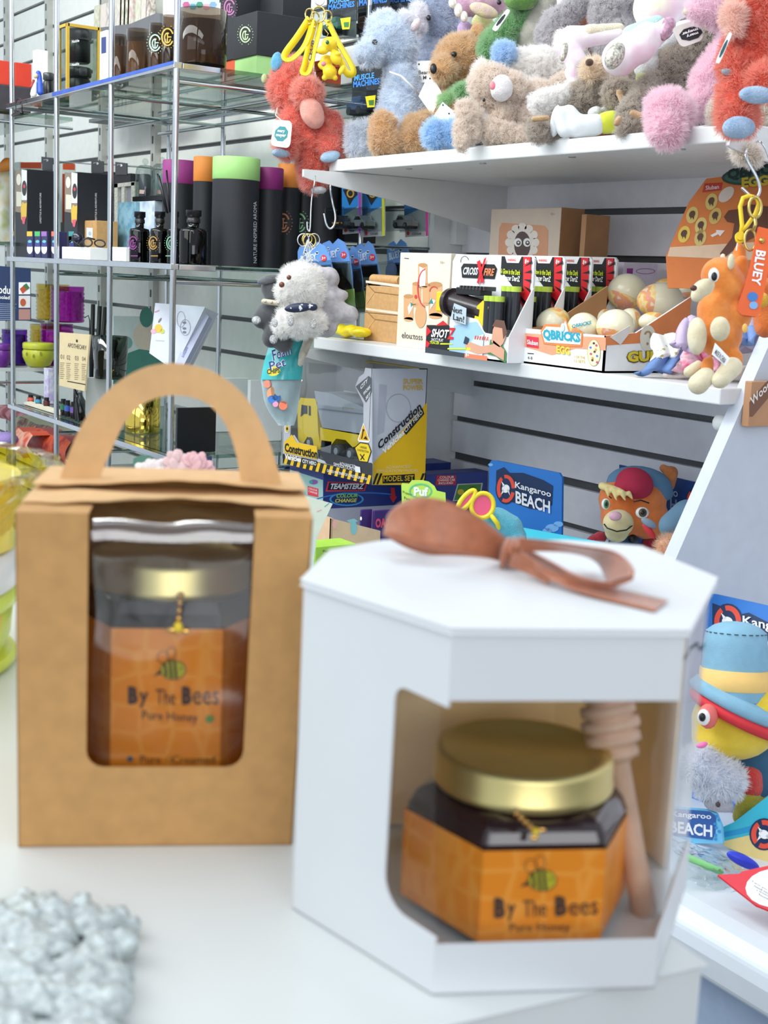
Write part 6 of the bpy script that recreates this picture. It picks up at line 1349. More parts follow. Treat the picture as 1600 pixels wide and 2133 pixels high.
# dump truck in its window box
ab = AB(592, 775, 891, 768, 1.345, onY(775, 1011, 1.345).z); zc = ab.z0; P_, Q = ab.P, ab.Q
t = thing('toy_truck_box', 'grey and yellow window box holding a yellow toy dump truck', 'toy box', ab.loc())
SV = mat('BFC2CA', .35, var=.02); YW = mat('F0BE14', .4, var=.02); Yf = ab.y0
b = MB(); e = .0015; b.box(ab.x0, ab.x1, ab.y1-e, ab.y1, zc, ab.z1, mat('A4A6AE', .5)); b.box(ab.x0, ab.x1, ab.y0, ab.y1, zc, zc+e, SV); b.box(ab.x0, ab.x0+e, ab.y0, ab.y1, zc, ab.z1, SV); b.box(ab.x1-e, ab.x1, ab.y0, ab.y1, zc, ab.z1, mat('C9CBD6', .4, var=.02))
b.box(ab.x0, ab.x1, ab.y1-.02, ab.y1, ab.z1-e, ab.z1, mat('E0C040', .4))
def fr(pts, m, off=0, th=.0015): b.poly([P_.px(x, y, off) for x, y in pts], m, (0, th, 0))
fr([(593, 745), (609, 748), (604, 912), (612, 906), (622, 922), (660, 930), (662, 955), (680, 962), (697, 948), (776, 965), (775, 1010), (589, 965)], SV)
fr([(761, 766), (775, 768), (775, 966), (757, 960), (745, 935), (752, 900), (757, 880), (757, 840), (740, 805), (748, 785), (758, 778)], SV)
b.build('carton', t)
MB().poly([P_.px(x, y, -.001) for x, y in ((600, 750), (772, 770), (772, 965), (600, 950))], film('F6F8FA', .97, .06, 1.35, 5), (0, .0005, 0)).build('window_film', t)
g = MB(); K = P('1A1A1C')
pp(g, P_, [(589, 945), (775, 990), (775, 1010), (589, 965)], K, .0006)
for k in range(14):
    x = 592+k*13.2; y = 946+(x-589)*.242; pp(g, P_, [(x+4, y+1), (x+10, y+2.4), (x+5, y+20.5), (x-1, y+19)], P('F2C418'), .0009)
pp(g, P_, [(662, 938), (699, 947), (776, 966), (776, 990), (680, 966)], P('33363C'), .0007)
line_text(g, P_, 'Construction', 593, 941, 661, 956, 19, K, .04, .0016); pp(g, P_, [(592, 921), (608, 905), (618, 922), (660, 930), (661, 957), (592, 943)], P('F2C418'), .0011)
line_text(g, P_, 'Vehicles', 593, 956, 627, 963, 11, PWHITE, .04, .002); pp(g, P_, [(628, 953), (660, 960), (660, 972), (628, 965)], K, .0016); line_text(g, P_, 'CITY HERO', 630, 964, 659, 970, 8, PWHITE, .02, .002)
line_text(g, P_, 'ADVANCED', 707, 969, 741, 976, 7, PWHITE, 0, .0016); line_text(g, P_, 'SIMULATION M', 695, 970, 741, 982, 7, PWHITE, 0, .0016); line_text(g, P_, "GOOD PARTNER OF CHILD'S GROWTH", 681, 983, 765, 1001, 6, PWHITE, .01, .0016); pp(g, P_, [(739, 970), (750, 973), (751, 985), (740, 983)], P('E8EAEC'), .002)
for y in (843, 868, 893): pell(g, P_, 598, y, 5, 9, PWHITE, .0008); pell(g, P_, 598, y, 4, 7.5, P('E0B838'), .0011); pell(g, P_, 598, y, 1.8, 3, K, .0014)
pp(g, P_, [(594, 755), (604, 756), (604, 768), (594, 767)], K, .0008); pp(g, P_, [(595, 756), (603, 757), (603, 767), (595, 766)], PWHITE, .001)
pp(g, P_, [(611, 768), (622, 772), (628, 790), (631, 792), (622, 802), (618, 795), (621, 793), (612, 780)], PWHITE, -.0002); pell(g, P_, 601, 800, 11, 20, PWHITE, .0008); pell(g, P_, 602, 808, 8, 10, P('E8C21E'), .0012); pell(g, P_, 599, 788, 4, 8, P('C9B8D8'), .0013)
for (x, y, s) in ((757, 911, 1), (751, 945, 1.15)): pass
pp(g, P_, [(757, 880), (771, 918), (768, 922), (747, 920), (745, 916)], PWHITE, .0008); pp(g, P_, [(757, 884), (769, 918), (747, 916)], P('F2B818'), .0012); pstroke(g, P_, [(756, 898), (755, 906), (753, 914)], 2, K, .0016); pell(g, P_, 757, 896, 2, 2.5, K, .0016); pp(g, P_, [(757, 914), (762, 908), (766, 916)], K, .0016)
pp(g, P_, [(738, 932), (750, 921), (768, 924), (774, 940), (766, 964), (748, 962)], K, .0009); pp(g, P_, [(740, 933), (751, 923), (767, 926), (772, 940), (765, 962), (749, 960)], P('F2D21E'), .0012); line_text(g, P_, 'UNDER', 750, 933, 764, 936, 4.5, K, 0, .0016); line_text(g, P_, 'CONSTRUCTION', 744, 939, 768, 944, 4.5, K, 0, .0016); pstroke(g, P_, [(750, 946), (759, 958)], 2, K, .0016); pstroke(g, P_, [(759, 946), (751, 958)], 2, K, .0016)
pp(g, P_, [(741, 805), (768, 783), (774, 788), (774, 815), (762, 838)], P('5A5E66'), .0011); line_text(g, P_, 'CITY', 751, 812, 766, 796, 9, PWHITE, .02, .0016); line_text(g, P_, 'WORK', 757, 825, 772, 808, 8, PWHITE, .02, .0016); line_text(g, P_, 'SET', 762, 834, 772, 822, 7, PWHITE, .02, .0016)
# side panel
pp(g, Q, [(775, 968), (890, 838), (886, 984), (775, 1010)], YW, .0005); pp(g, Q, [(775, 985), (885, 984), (885, 1010), (775, 1010)], P('F2C418'), .0007)
for x in (776, 872): 
    for k in range(2): pp(g, Q, [(x+k*8, 1009), (x+4+k*8, 1009), (x+13+k*8 if x < 800 else min(x+13+k*8, 885), 986), (x+8+k*8, 986)], K, .001)
pp(g, Q, [(797, 991), (864, 987), (864, 1005), (797, 1007)], K, .001); line_text(g, Q, 'MODEL SET', 799, 1003, 862, 1001, 11, P('F2C418'), .01, .0016)
line_text(g, Q, 'ADVANCED', 804, 977, 856, 974, 6, P('E8DCA8'), 0, .001); line_text(g, Q, 'SIMULATION MODEL', 785, 984, 872, 983, 6, P('E8DCA8'), 0, .001)
text(g, Q, 'Construction', [(790, 938), (879, 852), (874, 836), (786, 922)], K, .03, .0016); text(g, Q, 'Vehicles', [(799, 948), (843, 904), (840, 893), (796, 936)], PWHITE, .04, .0016)
pp(g, Q, [(841, 899), (880, 850), (884, 862), (846, 906)], K, .0011); text(g, Q, 'CITY HERO', [(845, 902), (881, 861), (878, 853), (842, 893)], PWHITE, .01, .0016)
line_text(g, Q, 'SUPER', 840, 800, 882, 800, 11, P('D9B04A'), .03); line_text(g, Q, 'POWER', 840, 813, 882, 813, 11, P('D9B04A'), .03)
pring(g, Q, 830, 850, 26, 30, 1.5, P('A9ABB8'), .0005); pp(g, Q, [(790, 800), (806, 802), (800, 900), (786, 905)], P('B4B6C4'), .0004)
g.build('printed_artwork', t)
# the truck
Yt = Yf+.012; TY = mat('FFDA20', .3, var=.02); TG = mat('B4B9BF', .35, var=.03); TW = mat('4A4A4C', .6)
PT = Plane((0, Yt, 0), (0, -1, 0))
def tp(b, pts, m, th=.07): b.poly([PT.px(*p) for p in pts], m, (0, th, 0))
b = MB(); tp(b, [(620, 845), (626, 830), (655, 832), (660, 840), (662, 900), (668, 935), (655, 935), (652, 915), (640, 908), (630, 925), (622, 922)], TY); b.build('cab', t, bevel=.0015)
b = MB(); p2 = Plane((0, Yt-.0008, 0), (0, -1, 0)); b.poly([p2.px(*p) for p in ((628, 843), (640, 845), (640, 862), (633, 862), (626, 868))], mat('2A2E36', .15), (0, .0005, 0)); b.poly([p2.px(*p) for p in ((643, 845), (647, 846), (647, 866), (643, 865))], mat('2A2E36', .15), (0, .0005, 0)); b.build('cab_window', t)
b = MB(); tp(b, [(656, 816), (690, 822), (760, 852), (756, 905), (672, 890), (662, 848)], TG, .07); b.build('tipper_body', t, bevel=.002)
b = MB(); p2 = Plane((0, Yt-.003, 0), (0, -1, 0)); b.poly([p2.px(*p) for p in ((660, 842), (760, 855), (760, 862), (661, 850))], mat('A9AEB4', .35), (0, .003, 0)); b.poly([p2.px(*p) for p in ((712, 848), (736, 851), (738, 858), (714, 855))], stripes('F2CE1E', '2A2A2C', 60, axis='x'), (0, .001, 0)); b.build('rim_rail', t)
b = MB(); tp(b, [(668, 892), (760, 906), (760, 922), (735, 930), (720, 915), (700, 912), (690, 925), (675, 930), (668, 930)], TY, .07); b.build('chassis', t, bevel=.0015)
b = MB(); tp(b, [(670, 918), (690, 921), (688, 950), (668, 945)], mat('9A9CA0', .4), .05); b.build('fuel_tank', t, bevel=.001)
for (x, y, r) in ((643, 922, 13), (700, 940, 15), (728, 946, 15)):
    for dy in (0, .052):
        b = MB(); c = onY(x, y, Yt-.004)+V((0, dy, 0)); R = r*2.35/F*1.0; b.cyl(c, R, .018, TW, 28, (0, 1, 0), .002); b.cyl(c-V((0, .001, 0)), R*.55, .003, mat('C4C8CC', .3, .4), 20, (0, 1, 0)); b.build('wheel', t)
# blue toy boxes below
def tz(name, lb, A, Bp, C_, yt, z0, fa, fc):
    pb = PB(z0, A, Bp, C_, yt); t = thing(name, lb, 'toy box', pb.loc()); pb.mb(DKB).build('carton', t, bevel=.001); g = MB(); fa(g, pb.A); fc(g, pb.C); g.build('printed_artwork', t); return pb
zt = zc-.0015
# box directly under the truck box: top just below zc, stands on deck
h_ = zt-z; x0, x1 = onY(603, 985, 1.37).x, onY(674, 1000, 1.37).x
y1 = 1.69
t = thing('toy_box', 'blue toy car track box under the dump truck box', 'toy box', ((x0+x1)/2, 1.55, z))
c = math.cos(-.35); o = V((x1, 1.425, z)); exv = V((x0-x1, 0, 0)); 
xx = onX(1000, 1010, x1)
b = MB(); b.box(x0, x1, 1.37, y1, z, zt, DKB); b.build('carton', t, bevel=.001)
P_ = Plane((0, 1.37, 0), (0, -1, 0)); Q = Plane((x1, 0, 0), (1, 0, 0)); g = MB()
pp(g, P_, [(604, 978), (673, 1000), (673, 1100), (604, 1080)], P('9CC4BE')); pp(g, P_, [(641, 1012), (663, 1018), (663, 1036), (641, 1031)], P('D83A4A'), .0008); line_text(g, P_, 'COLOUR', 643, 1019, 661, 1024, 4, PWHITE, 0, .0013); line_text(g, P_, 'CHANGE', 643, 1025, 661, 1030, 4, PWHITE, 0, .0013); pell(g, P_, 653, 1004, 9, 5, P('8A4AA0'), .0009); pell(g, P_, 648, 1004, 4, 4, P('3A9A9A'), .0012)
pp(g, Q, [(676, 1060), (860, 1050), (860, 1120), (676, 1130)], P('B9BCCC'))
pp(g, Q, [(683, 1003), (765, 1006), (760, 1023), (678, 1024)], P('E83A4A'), .0008); pp(g, Q, [(686, 1005), (762, 1008), (757, 1021), (682, 1021)], P('14183A'), .0011); line_text(g, Q, 'TEAMSTERZ', 686, 1019, 756, 1019, 12, P('EEF0F4'), .04, .0016, lean=4)
pell(g, Q, 722, 1040, 36, 14, P('3FA0E0'), .0008); pell(g, Q, 722, 1040, 32, 11, P('17307A'), .0011); line_text(g, Q, 'COLOUR', 700, 1037, 745, 1036, 8, P('9AE05A'), .03, .0016, lean=2); line_text(g, Q, 'CHANGE', 697, 1047, 742, 1046, 8, P('E0E04A'), .03, .0016, lean=2)
pring(g, Q, 760, 1055, 120, 30, 3, P('3F7FE0'), .0005, a0=2.6, a1=5.2); pp(g, Q, [(814, 1016), (822, 1016), (824, 1034), (828, 1034), (819, 1048), (811, 1033), (815, 1033)], P('D83A40'), .0012)
g.build('printed_artwork', t)
xb0, xb1, yb0, yb1 = onY(884, 1000, 1.58).x, onY(905, 1000, 1.58).x, 1.58, 1.715
t = thing('toy_box', 'blue toy box with green scenery print near the divider', 'toy box', ((xb0+xb1)/2, 1.64, z)); x1 = onY(888, 1000, 1.56).x
x0 = x1-.2; zt2 = onX(950, 985, x1).z; MB().box(max(x0, x1-.045), x1, 1.56, 1.72, z, zt2, DKB).build('carton', t, bevel=.001)
Q = Plane((x1, 0, 0), (1, 0, 0)); g = MB(); pp(g, Q, [(910, 990), (950, 990), (950, 1010), (907, 1011)], P('C8283C'), .0006); line_text(g, Q, 'COLOUR', 916, 997, 946, 996, 5, PWHITE, .01, .001); line_text(g, Q, 'CHANGE CAR', 912, 1003, 948, 1002, 5, PWHITE, .01, .001); line_text(g, Q, 'INCLUDED', 914, 1009, 944, 1008, 4.5, PWHITE, .01, .001)
pp(g, Q, [(953, 1008), (1006, 1006), (1000, 1040), (943, 1044)], P('C8CCD8'), .0006); pp(g, Q, [(955, 1010), (1003, 1008), (998, 1038), (946, 1042)], P('4E8A3A'), .0009); pell(g, Q, 960, 1025, 7, 6, P('E0C030'), .0012); pell(g, Q, 985, 1018, 7, 5, P('2A6A2A'), .0012); g.build('printed_artwork', t)
# row of plain white goods far below the rack is hidden; a green carton, a putty pack, purple toy cartons
t = thing('putty_pack', 'lime green blister card with scalloped top', 'toy pack', onY(870, 1100, 1.33)); pl = Plane(onY(870, 1050, 1.33), V((.5, -.8, 0)))
b = MB(); dn = lambda x, y: V((pl.px(x, y).x, pl.px(x, y).y, z))
b.poly([dn(*p) if p[1] > 1600 else pl.px(*p) for p in ((836, 1010), (838, 1006), (852, 1008), (858, 1000), (880, 1000), (893, 1003), (905, 1012), (910, 1022), (928, 1026), (926, 1620), (832, 1620))], mat('B9DC5A', .45), FWD*.002); b.build('backing_card', t)
g = MB(); text(g, pl, 'Puf', [(862, 1033), (892, 1034), (892, 1015), (862, 1014)], P('E8F8E8'), .05); pring(g, pl, 876, 1023, 24, 16, 3, P('5AC08A'), .0008); line_text(g, pl, 'Puppy', 839, 1028, 858, 1034, 6, P('3A4A2A'), 0); line_text(g, pl, 'Pets', 842, 1040, 855, 1044, 6, P('3A4A2A'), 0); g.build('printed_artwork', t)
for (xl_, xm_, xr_, yt_, Y_, lb) in ((750, 753, 776, 1062, 1.30, 'small purple carton with torn side, left'), (776, 780, 850, 1064, 1.32, 'small purple carton with red letters, right')):
    ab = AB(xl_, xm_, xr_, yt_, Y_, z)
    def dr(g, ab): 
        if xm_ > 760: line_text(g, ab.Q, 'OAO', 782, 1100, 815, 1098, 20, P('E8506A'), .05)
        else: pell(g, ab.P, 752, 1080, 2, 4, PWHITE)
    boxes(ab, 'toy_carton', lb, 'toy box', mat('4A2A78', .45, var=.1), dr, 'small purple toy cartons')
# open picture book, tan carton flap, lime carton
D = 2.05
t = thing('picture_card', 'pale illustrated card panel beside the kraft carrier', 'card', dep(650, 1160, D)); pl = Plane(dep(670, 1080, D), V((.9, -.2, .1)))
b = MB(); b.poly([pl.px(*p) for p in ((620, 1028), (693, 1049), (660, 1120), (650, 1200), (600, 1200))], spots([(.35, 'BFE0EA'), (.5, 'E8F0D8'), (.62, 'D9E8E0')], 12), FWD*.003); b.build('card', t); g = MB(); pstroke(g, pl, [(676, 1056), (686, 1048)], 1.4, P('3AA0A0')); pstroke(g, pl, [(670, 1062), (660, 1066)], 1.4, P('F0A0A8')); g.build('printed_artwork', t)
ab = AB(670, 688, 800, 1066, 1.22, z)
def dr(g, ab): pell(g, ab.Q, 737, 1100, 6, 16, P('8FC4CC')); pell(g, ab.Q, 695, 1085, 6, 9, P('F0B8B0'))
pb = MB(); t = thing('display_carton', 'tan pink display carton between the two gift boxes', 'box', (ab.x0, 1.3, z)); 
x1 = onY(690, 1080, 1.20).x; ye = onX(792, 1120, x1).y; b = MB(); za, zb2 = onX(690, 1080, x1).z, onX(790, 1106, x1).z
b.poly([(x1, 1.20, z), (x1, ye, z), (x1, ye, zb2), (x1, 1.20, za)], mat('E0BC9A', .6), (-.004, 0, 0)); b.box(x1-.12, x1, 1.20, 1.204, z, za, mat('DDB894', .6)); b.build('carton', t)
g = MB(); Q = Plane((x1, 0, 0), (1, 0, 0)); pell(g, Q, 737, 1100, 7, 14, P('8FC4CC')); pp(g, Q, [(730, 1090), (722, 1084), (738, 1080), (746, 1086)], P('8FC4CC')); pell(g, Q, 697, 1092, 5, 10, P('F0B0A8')); g.build('printed_artwork', t)
x1 = onY(664, 1150, 1.05).x
t = thing('lime_carton', 'lime green carton seen between the kraft carrier and the white box', 'box', (x1-.03, 1.11, z)); zt3 = onX(690, 1137, x1).z
MB().box(x1-.05, x1, 1.045, 1.12, z, zt3, mat('A9D84A', .5)).build('carton', t, bevel=.001)
g = MB(); line_text(g, Plane((x1, 0, 0), (1, 0, 0)), 'Puppy', 673, 1152, 690, 1151, 6, INK, 0); g.build('lettering', t)
# yellow framed pink sunglasses, teal plush
D = 1.95
t = thing('toy_sunglasses', 'yellow framed toy sunglasses with pink lenses behind the bow', 'sunglasses', dep(1000, 1090, D))
def lens(x, y, rx, ry, rot, nm):
    pl = Plane(dep(x, y, D), -FWD); pts = [pl.px(x+rx*math.cos(a)*math.cos(rot)-ry*math.sin(a)*math.sin(rot), y+rx*math.cos(a)*math.sin(rot)+ry*math.sin(a)*math.cos(rot)) for a in [i*2*math.pi/24 for i in range(24)]]
    MB().tube(pts, pxm(5, D), mat('F2DC2A', .4), 10, True).build('frame', t); MB().poly(pts, mat('E8507A', .4), FWD*.003).build('lens', t)
lens(1005, 1053, 23, 26, .3, 0); lens(972, 1042, 9, 26, .7, 1)
MB().tube([dep(1022, 1072, D), dep(1036, 1090, D), dep(1042, 1110, D+.02)], pxm(5, D), mat('F2DC2A', .4), 10).build('temple', t)
t = Plush('plush_toy', 'turquoise plush behind the toy sunglasses', 1.98, (1050, 1110), z=z+.1); t.part('body', fur('6FC8DC', '58B4CC'), [(1035, 1090, 34, 0, 1060, 1100, 30, 0), (1070, 1120, 28)], vox=.003, disp=.001)
# blue cartoon beach display cards and trays
SKY = mat('2A7AD0', .45, var=.05, scale=6); SEA = mat('3FC0D8', .4, var=.06, scale=8)
def ring_badge(g, pl, x, y, r, m=None, ry=None):
    ry = ry or r; pell(g, pl, x, y, r*1.15, ry*1.12, P('14305A'), .0012); 
    for a0 in (0.3, 2.4, 4.5): pring(g, pl, x, y, r, ry, r*.38, P('E8503A'), .0017, a0=a0, a1=a0+1.75)
    pell(g, pl, x-r*.02, y, r*.42, ry*.3, PWHITE, .0022, rot=.5); pp(g, pl, [(x-r*.3, y-ry*.1), (x-r*.5, y-ry*.55), (x-r*.1, y-ry*.25)], PWHITE, .0022); pp(g, pl, [(x+r*.1, y+ry*.1), (x+r*.45, y+ry*.5), (x+r*.3, y)], PWHITE, .0022); pp(g, pl, [(x-r*.35, y), (x-r*.55, y+ry*.45), (x-r*.2, y+ry*.2)], PWHITE, .0022)
def card(name, lb, pts, pl, th=.004):
    t = thing(name, lb, 'display card', pl.px(*pts[-1])); MB().poly([pl.px(*p) for p in pts], SKY, V((0, .004, 0))).build('card', t); return t
YK = 1.50; pl = Plane(onY(1020, 1000, YK), V((.12, -1, 0)))
t = card('header_card', 'blue beach themed header card standing on the deck', [(1019, 966), (1024, 959), (1034, 959), (1165, 985), (1171, 996), (1169, 1180), (1016, 1180)], pl)
g = MB(); NV = P('14305A')
pts = [(1034, 980), (1050, 973), (1062, 985), (1090, 985), (1132, 1000), (1152, 1012), (1150, 1052), (1132, 1062), (1105, 1060), (1062, 1044), (1040, 1038), (1033, 1010)]; pp(g, pl, pts, NV, .0008)
ring_badge(g, pl, 1054, 1018, 19, ry=29); line_text(g, pl, 'Kangaroo', 1073, 1020, 1148, 1040, 17, P('E8ECF4'), .02, .0024); line_text(g, pl, 'BEACH', 1074, 1048, 1146, 1070, 26, P('E8ECF4'), .03, .0024)
for x, y, r in ((1022, 968, 5), (1150, 1100, 14), (1163, 1092, 10), (1140, 1106, 10)): pell(g, pl, x, y, r, r*.6, P('7FB8F0'), .0006)
g.build('printed_artwork', t)
b = MB(); 
b.poly([onX(1108, 1110, -1.95)+V((0, 0, 0))], SEA) if False else None
# long turquoise display tray whose rim shows below the card
rim = [onY(1080, 1100, 1.44), onY(1260, 1131, 1.44)]
t = thing('display_tray', 'turquoise display tray rim below the blue header card', 'display tray', ((rim[0].x+rim[1].x)/2, 1.46, z))
b = MB(); b.poly([(rim[0].x-.08, 1.44, z), (rim[1].x, 1.44, z), (rim[1].x, 1.44, rim[1].z), (rim[0].x, 1.44, rim[0].z+.002), (rim[0].x-.08, 1.44, rim[0].z)], SEA, (0, .003, 0)); b.box(rim[0].x-.08, rim[1].x, 1.44, 1.72, z, z+.003, SEA); b.build('carton', t)
D = DYp(1300, 1100, 1.56)
t = Plush('plush_puppet', 'orange plush animal with red and blue patched cap and fringe', D, (1300, 1170), z=z+.05)
t.part('head', fur('EF8A4C', 'DC7438', 30, 900, .3), [(1318, 1040, 72, 58, 0), (1300, 1075, 50, 0), (1350, 1080, 45), (1320, 1065, 64, 50, 0)], vox=.004, disp=0)
t.part('cap', mat('5F86A8', .85), [(1332, 1010, 70, 40, -.005, .12), (1345, 1028, 60, 24, -.002)], vox=.004, disp=0)
t.part('cap_panel', mat('B82A4A', .85), [(1322, 1008, 40, 34, -.035, .35), (1318, 1012, 38, 26, -.04)], vox=.003, disp=0)
t.part('ear', fur('E08A50', 'C87438'), [(1398, 985, 15, 0, 1390, 1010, 16, 0), (1382, 975, 9, -.0)], vox=.003, disp=0)
t.part('fringe', mat('F0DC9A', .8), [(1254, 1012, 8, -.02, 1290, 1024, 9, -.05), (1265, 1020, 6, -.04, 1268, 1036, 2, -.045), (1280, 1022, 7, -.05, 1284, 1042, 2, -.055), (1296, 1026, 7, -.06, 1302, 1042, 2, -.062), (1310, 1028, 6, -.06, 1318, 1040, 2, -.06)], vox=.0022, disp=0)
t.part('muzzle', fur('E9D9A8', 'D8C692', 30, 900, .3), [(1288, 1090, 32, 29, -.06), (1285, 1105, 26, -.05)], vox=.003, disp=0)
t.hard('nose', mat('D8A8B8', .6), [(1282, 1075, 13, 10, -.095)])
t.line('mouth', BLACK, [(1259, 1092, -.075), (1265, 1100, -.086), (1285, 1107, -.092), (1305, 1104, -.088), (1317, 1095, -.07)], 1.5)
for (x, y, rx, ry) in ((1262, 1050, 9, 12), (1338, 1068, 14, 12)): t.hard('eye_white', mat('F4F2EE', .4), [(x, y, rx, ry, -.062 if x > 1300 else -.05)]); t.hard('iris', mat('4A8A5A' if x < 1300 else '5A4A3A', .3), [(x+1, y, rx*.6, ry*.75, -.075 if x > 1300 else -.062)]); t.hard('pupil', BLACK, [(x+1, y, rx*.3, ry*.4, -.082 if x > 1300 else -.069)])
t.line('eyebrow', BLACK, [(1320, 1045, -.07), (1335, 1042, -.07), (1352, 1048, -.065)], 1.5); t.line('eyebrow', BLACK, [(1268, 1033, -.06), (1274, 1038, -.06)], 1.2)
t.part('sleeve', fur('B8283E', 'A01E34'), [(1240, 1130, 18, 0, 1225, 1150, 18, 0), (1250, 1120, 14)], vox=.003, disp=0); t.part('sleeve', fur('B8283E', 'A01E34'), [(1355, 1135, 20)], vox=.003, disp=0); t.part('suit', mat('3A5A7A', .8), [(1300, 1135, 34, 0)], vox=.003, disp=0); t.hard('badge', BLACK, [(1318, 1122, 10, 9, -.05)])
t = Plush('plush_toy', 'blue grey plush hat with red lined flap beside the slanted panel', DYp(1400, 1080, 1.50), (1410, 1140), z=z+.1)
t.part('hat', mat('6C8FA8', .85), [(1400, 1095, 28, 0, 1430, 1070, 30, 0), (1415, 1110, 24)], vox=.003, disp=0); t.part('flap', mat('7E90A2', .85), [(1352, 1090, 20, 9, -.03, .5)], vox=.003, disp=0); t.part('flap_lining', mat('C8303A', .8), [(1352, 1106, 22, 8, -.028, .9)], vox=.003, disp=0)
t.part('fluff', fur('F0A06A', 'F4E4D8', 30), [(1390, 1140, 22, -.03), (1415, 1125, 16, -.02)], vox=.003, disp=.004)
YK = 1.66; pl = Plane(onY(1400, 1000, YK), V((0, -1, 0)))
t = thing('header_card', 'navy beach themed header card behind the orange plush', 'display card', pl.px(1380, 1130)); MB().poly([pl.px(*p) for p in ((1290, 968), (1455, 1006), (1455, 1180), (1290, 1180))], mat('1E3F80', .45), V((0, .004, 0))).build('card', t)
g = MB(); line_text(g, pl, 'ROO', 1386, 1030, 1412, 1036, 12, P('C8D4E8'), .02); line_text(g, pl, 'H', 1396, 1062, 1410, 1065, 24, P('8FA4C4'), .03); ring_badge(g, pl, 1445, 1040, 14, ry=20); g.build('printed_artwork', t)
# ================================================================ next bay at the right
pn = -1.192
t = thing('wooden_toy_box', 'kraft carton with brown diagonal ribbon fixed at the slanted panel', 'toy box', (pn+.008, 1.36, onX(1580, 888, pn+.014).z))
xk = pn+.014; y0k = onX(1562, 850, xk).y; zk0, zk1 = onX(1570, 889, xk).z, onX(1570, 795, xk).z
b = MB(); b.box(pn+.002, xk, y0k, y0k+.2, zk0, zk1, mat('B98A64', .6, var=.04)); b.build('carton', t, bevel=.001)
g = MB(); Q = Plane((xk, 0, 0), (1, 0, 0)); pp(g, Q, [(1561, 868), (1561, 838), (1602, 790), (1625, 790), (1625, 800), (1568, 868)], P('7A5038')); text(g, Q, 'Wooden', [(1566, 846), (1622, 790), (1616, 776), (1562, 829)], P('EFE4DA'), .02, .001); g.build('printed_artwork', t)
pl = Plane(onZ(1490, 1560, .78)+V((0, .12, 0)), V((.25, -1, 0)))
D = 1.76; pl = Plane(dep(1490, 1300, D), V((.1, -.9, .35)))
t = thing('header_card', 'large blue beach themed header card at the right edge behind the tall hat', 'display card', pl.px(1490, 1600)); MB().poly([pl.px(*p) for p in ((1470, 1236), (1490, 1238), (1660, 1276), (1660, 1700), (1440, 1680))], SKY, V((0, .004, 0))).build('card', t)
g = MB(); pp(g, pl, [(1484, 1256), (1500, 1262), (1530, 1282), (1560, 1276), (1600, 1296), (1660, 1300), (1660, 1380), (1484, 1380)], NV, .0006); ring_badge(g, pl, 1516, 1295, 28, ry=34)
line_text(g, pl, 'Kangaroo', 1547, 1306, 1668, 1330, 24, P('E8ECF4'), .02, .0024); line_text(g, pl, 'BEACH', 1550, 1348, 1680, 1378, 36, P('E8ECF4'), .03, .0024); g.build('printed_artwork', t)
Dp = 1.57
t = Plush('plush_bird', 'yellow plush bird in a tall blue hat with red brim at the right edge', Dp, (1530, 1650), z=ZD+.06)
HT = mat('86B4CC', .85, var=.04, scale=60, bump=.3, bscale=900)
t.part('head', fur('F0D24A', 'DDBC34', 30, 900, .3), [(1530, 1505, 90, 78, 0, .15), (1500, 1530, 60), (1570, 1490, 70)], vox=.004, disp=.001)
g = MB(); c0 = t.pt(1528, 1438, 0); up = (t.pt(1534, 1310)-c0).normalized(); rr = pxm(66, Dp); L = (t.pt(1534, 1316)-c0).length
g.lathe(c0, [(rr*1.04, -.01), (rr*1.05, 0), (rr*1.0, L*.75), (rr*.94, L), (rr*.7, L*1.10), (rr*.4, L*1.16), (.001, L*1.18)], HT, 40, up); g.build('hat_crown', t.root)
g = MB(); g.lathe(c0, [(rr*1.06, .002), (rr*1.085, .004), (rr*1.075, .026), (rr*1.05, .026)], mat('F2C878', .7), 40, up); g.build('hat_band', t.root)
g = MB(); up2 = (up+RGT*.42-FWD*.12).normalized(); g.lathe(c0-up*.004+RGT*.01, [(rr*.9, 0), (rr*1.5, -.004), (rr*1.62, -.014), (rr*1.5, -.018)], HT, 48, up2); g.build('hat_brim', t.root)
g = MB(); g.lathe(c0-up*.018+RGT*.01, [(rr*.8, 0), (rr*1.56, -.006), (rr*1.62, -.012), (rr*1.5, -.018), (rr*.8, -.012)], mat('D8303A', .7), 48, up2); g.build('brim_lining', t.root)
g = MB(); n = 40; 
for k in range(26):
    a = 2*math.pi*k/26; a2 = a+.13; u = up.orthogonal().normalized(); w_ = up.cross(u); q_ = lambda A: c0+up*(L*.99)+u*(rr*.955*math.cos(A))+w_*(rr*.955*math.sin(A)); g.tube([q_(a), q_(a2)], .0006, mat('3A4A56', .6), 5)
g.build('stitching', t.root)
t.hard('eye_ring', mat('E8706A', .6), [(1475, 1492, 20, 26, -.046)]); t.hard('eye_white', mat('F6F4F0', .3), [(1466, 1494, 13, 17, -.055)]); t.hard('eye', BLACK, [(1463, 1494, 7, 9, -.063)])
t.part('beak', mat('F07AB4', .6), [(1463, 1552, 14, 7, -.05, -.3)], vox=.0022, disp=0)
t.part('body', mat('34607F', .85), [(1565, 1580, 50, .03), (1580, 1640, 50, .03)], vox=.004, disp=0)
t = Plush('plush_toy', 'white woolly plush body beside the yellow bird', 1.55, (1490, 1690), z=ZD+.04)
t.part('body', fur('DDE2EE', 'BEC6DC', 120), [(1490, 1620, 50, 46, 0), (1450, 1600, 40), (1470, 1580, 30), (1515, 1625, 36)], vox=.003, disp=.005, ds=.005); t.part('snout', fur('C9C6D0'), [(1485, 1670, 20, 0, 1515, 1680, 14, -.01)], vox=.003, disp=.002); t.hard('nostril', mat('4A3A38', .6), [(1496, 1676, 5, 6, -.022)])
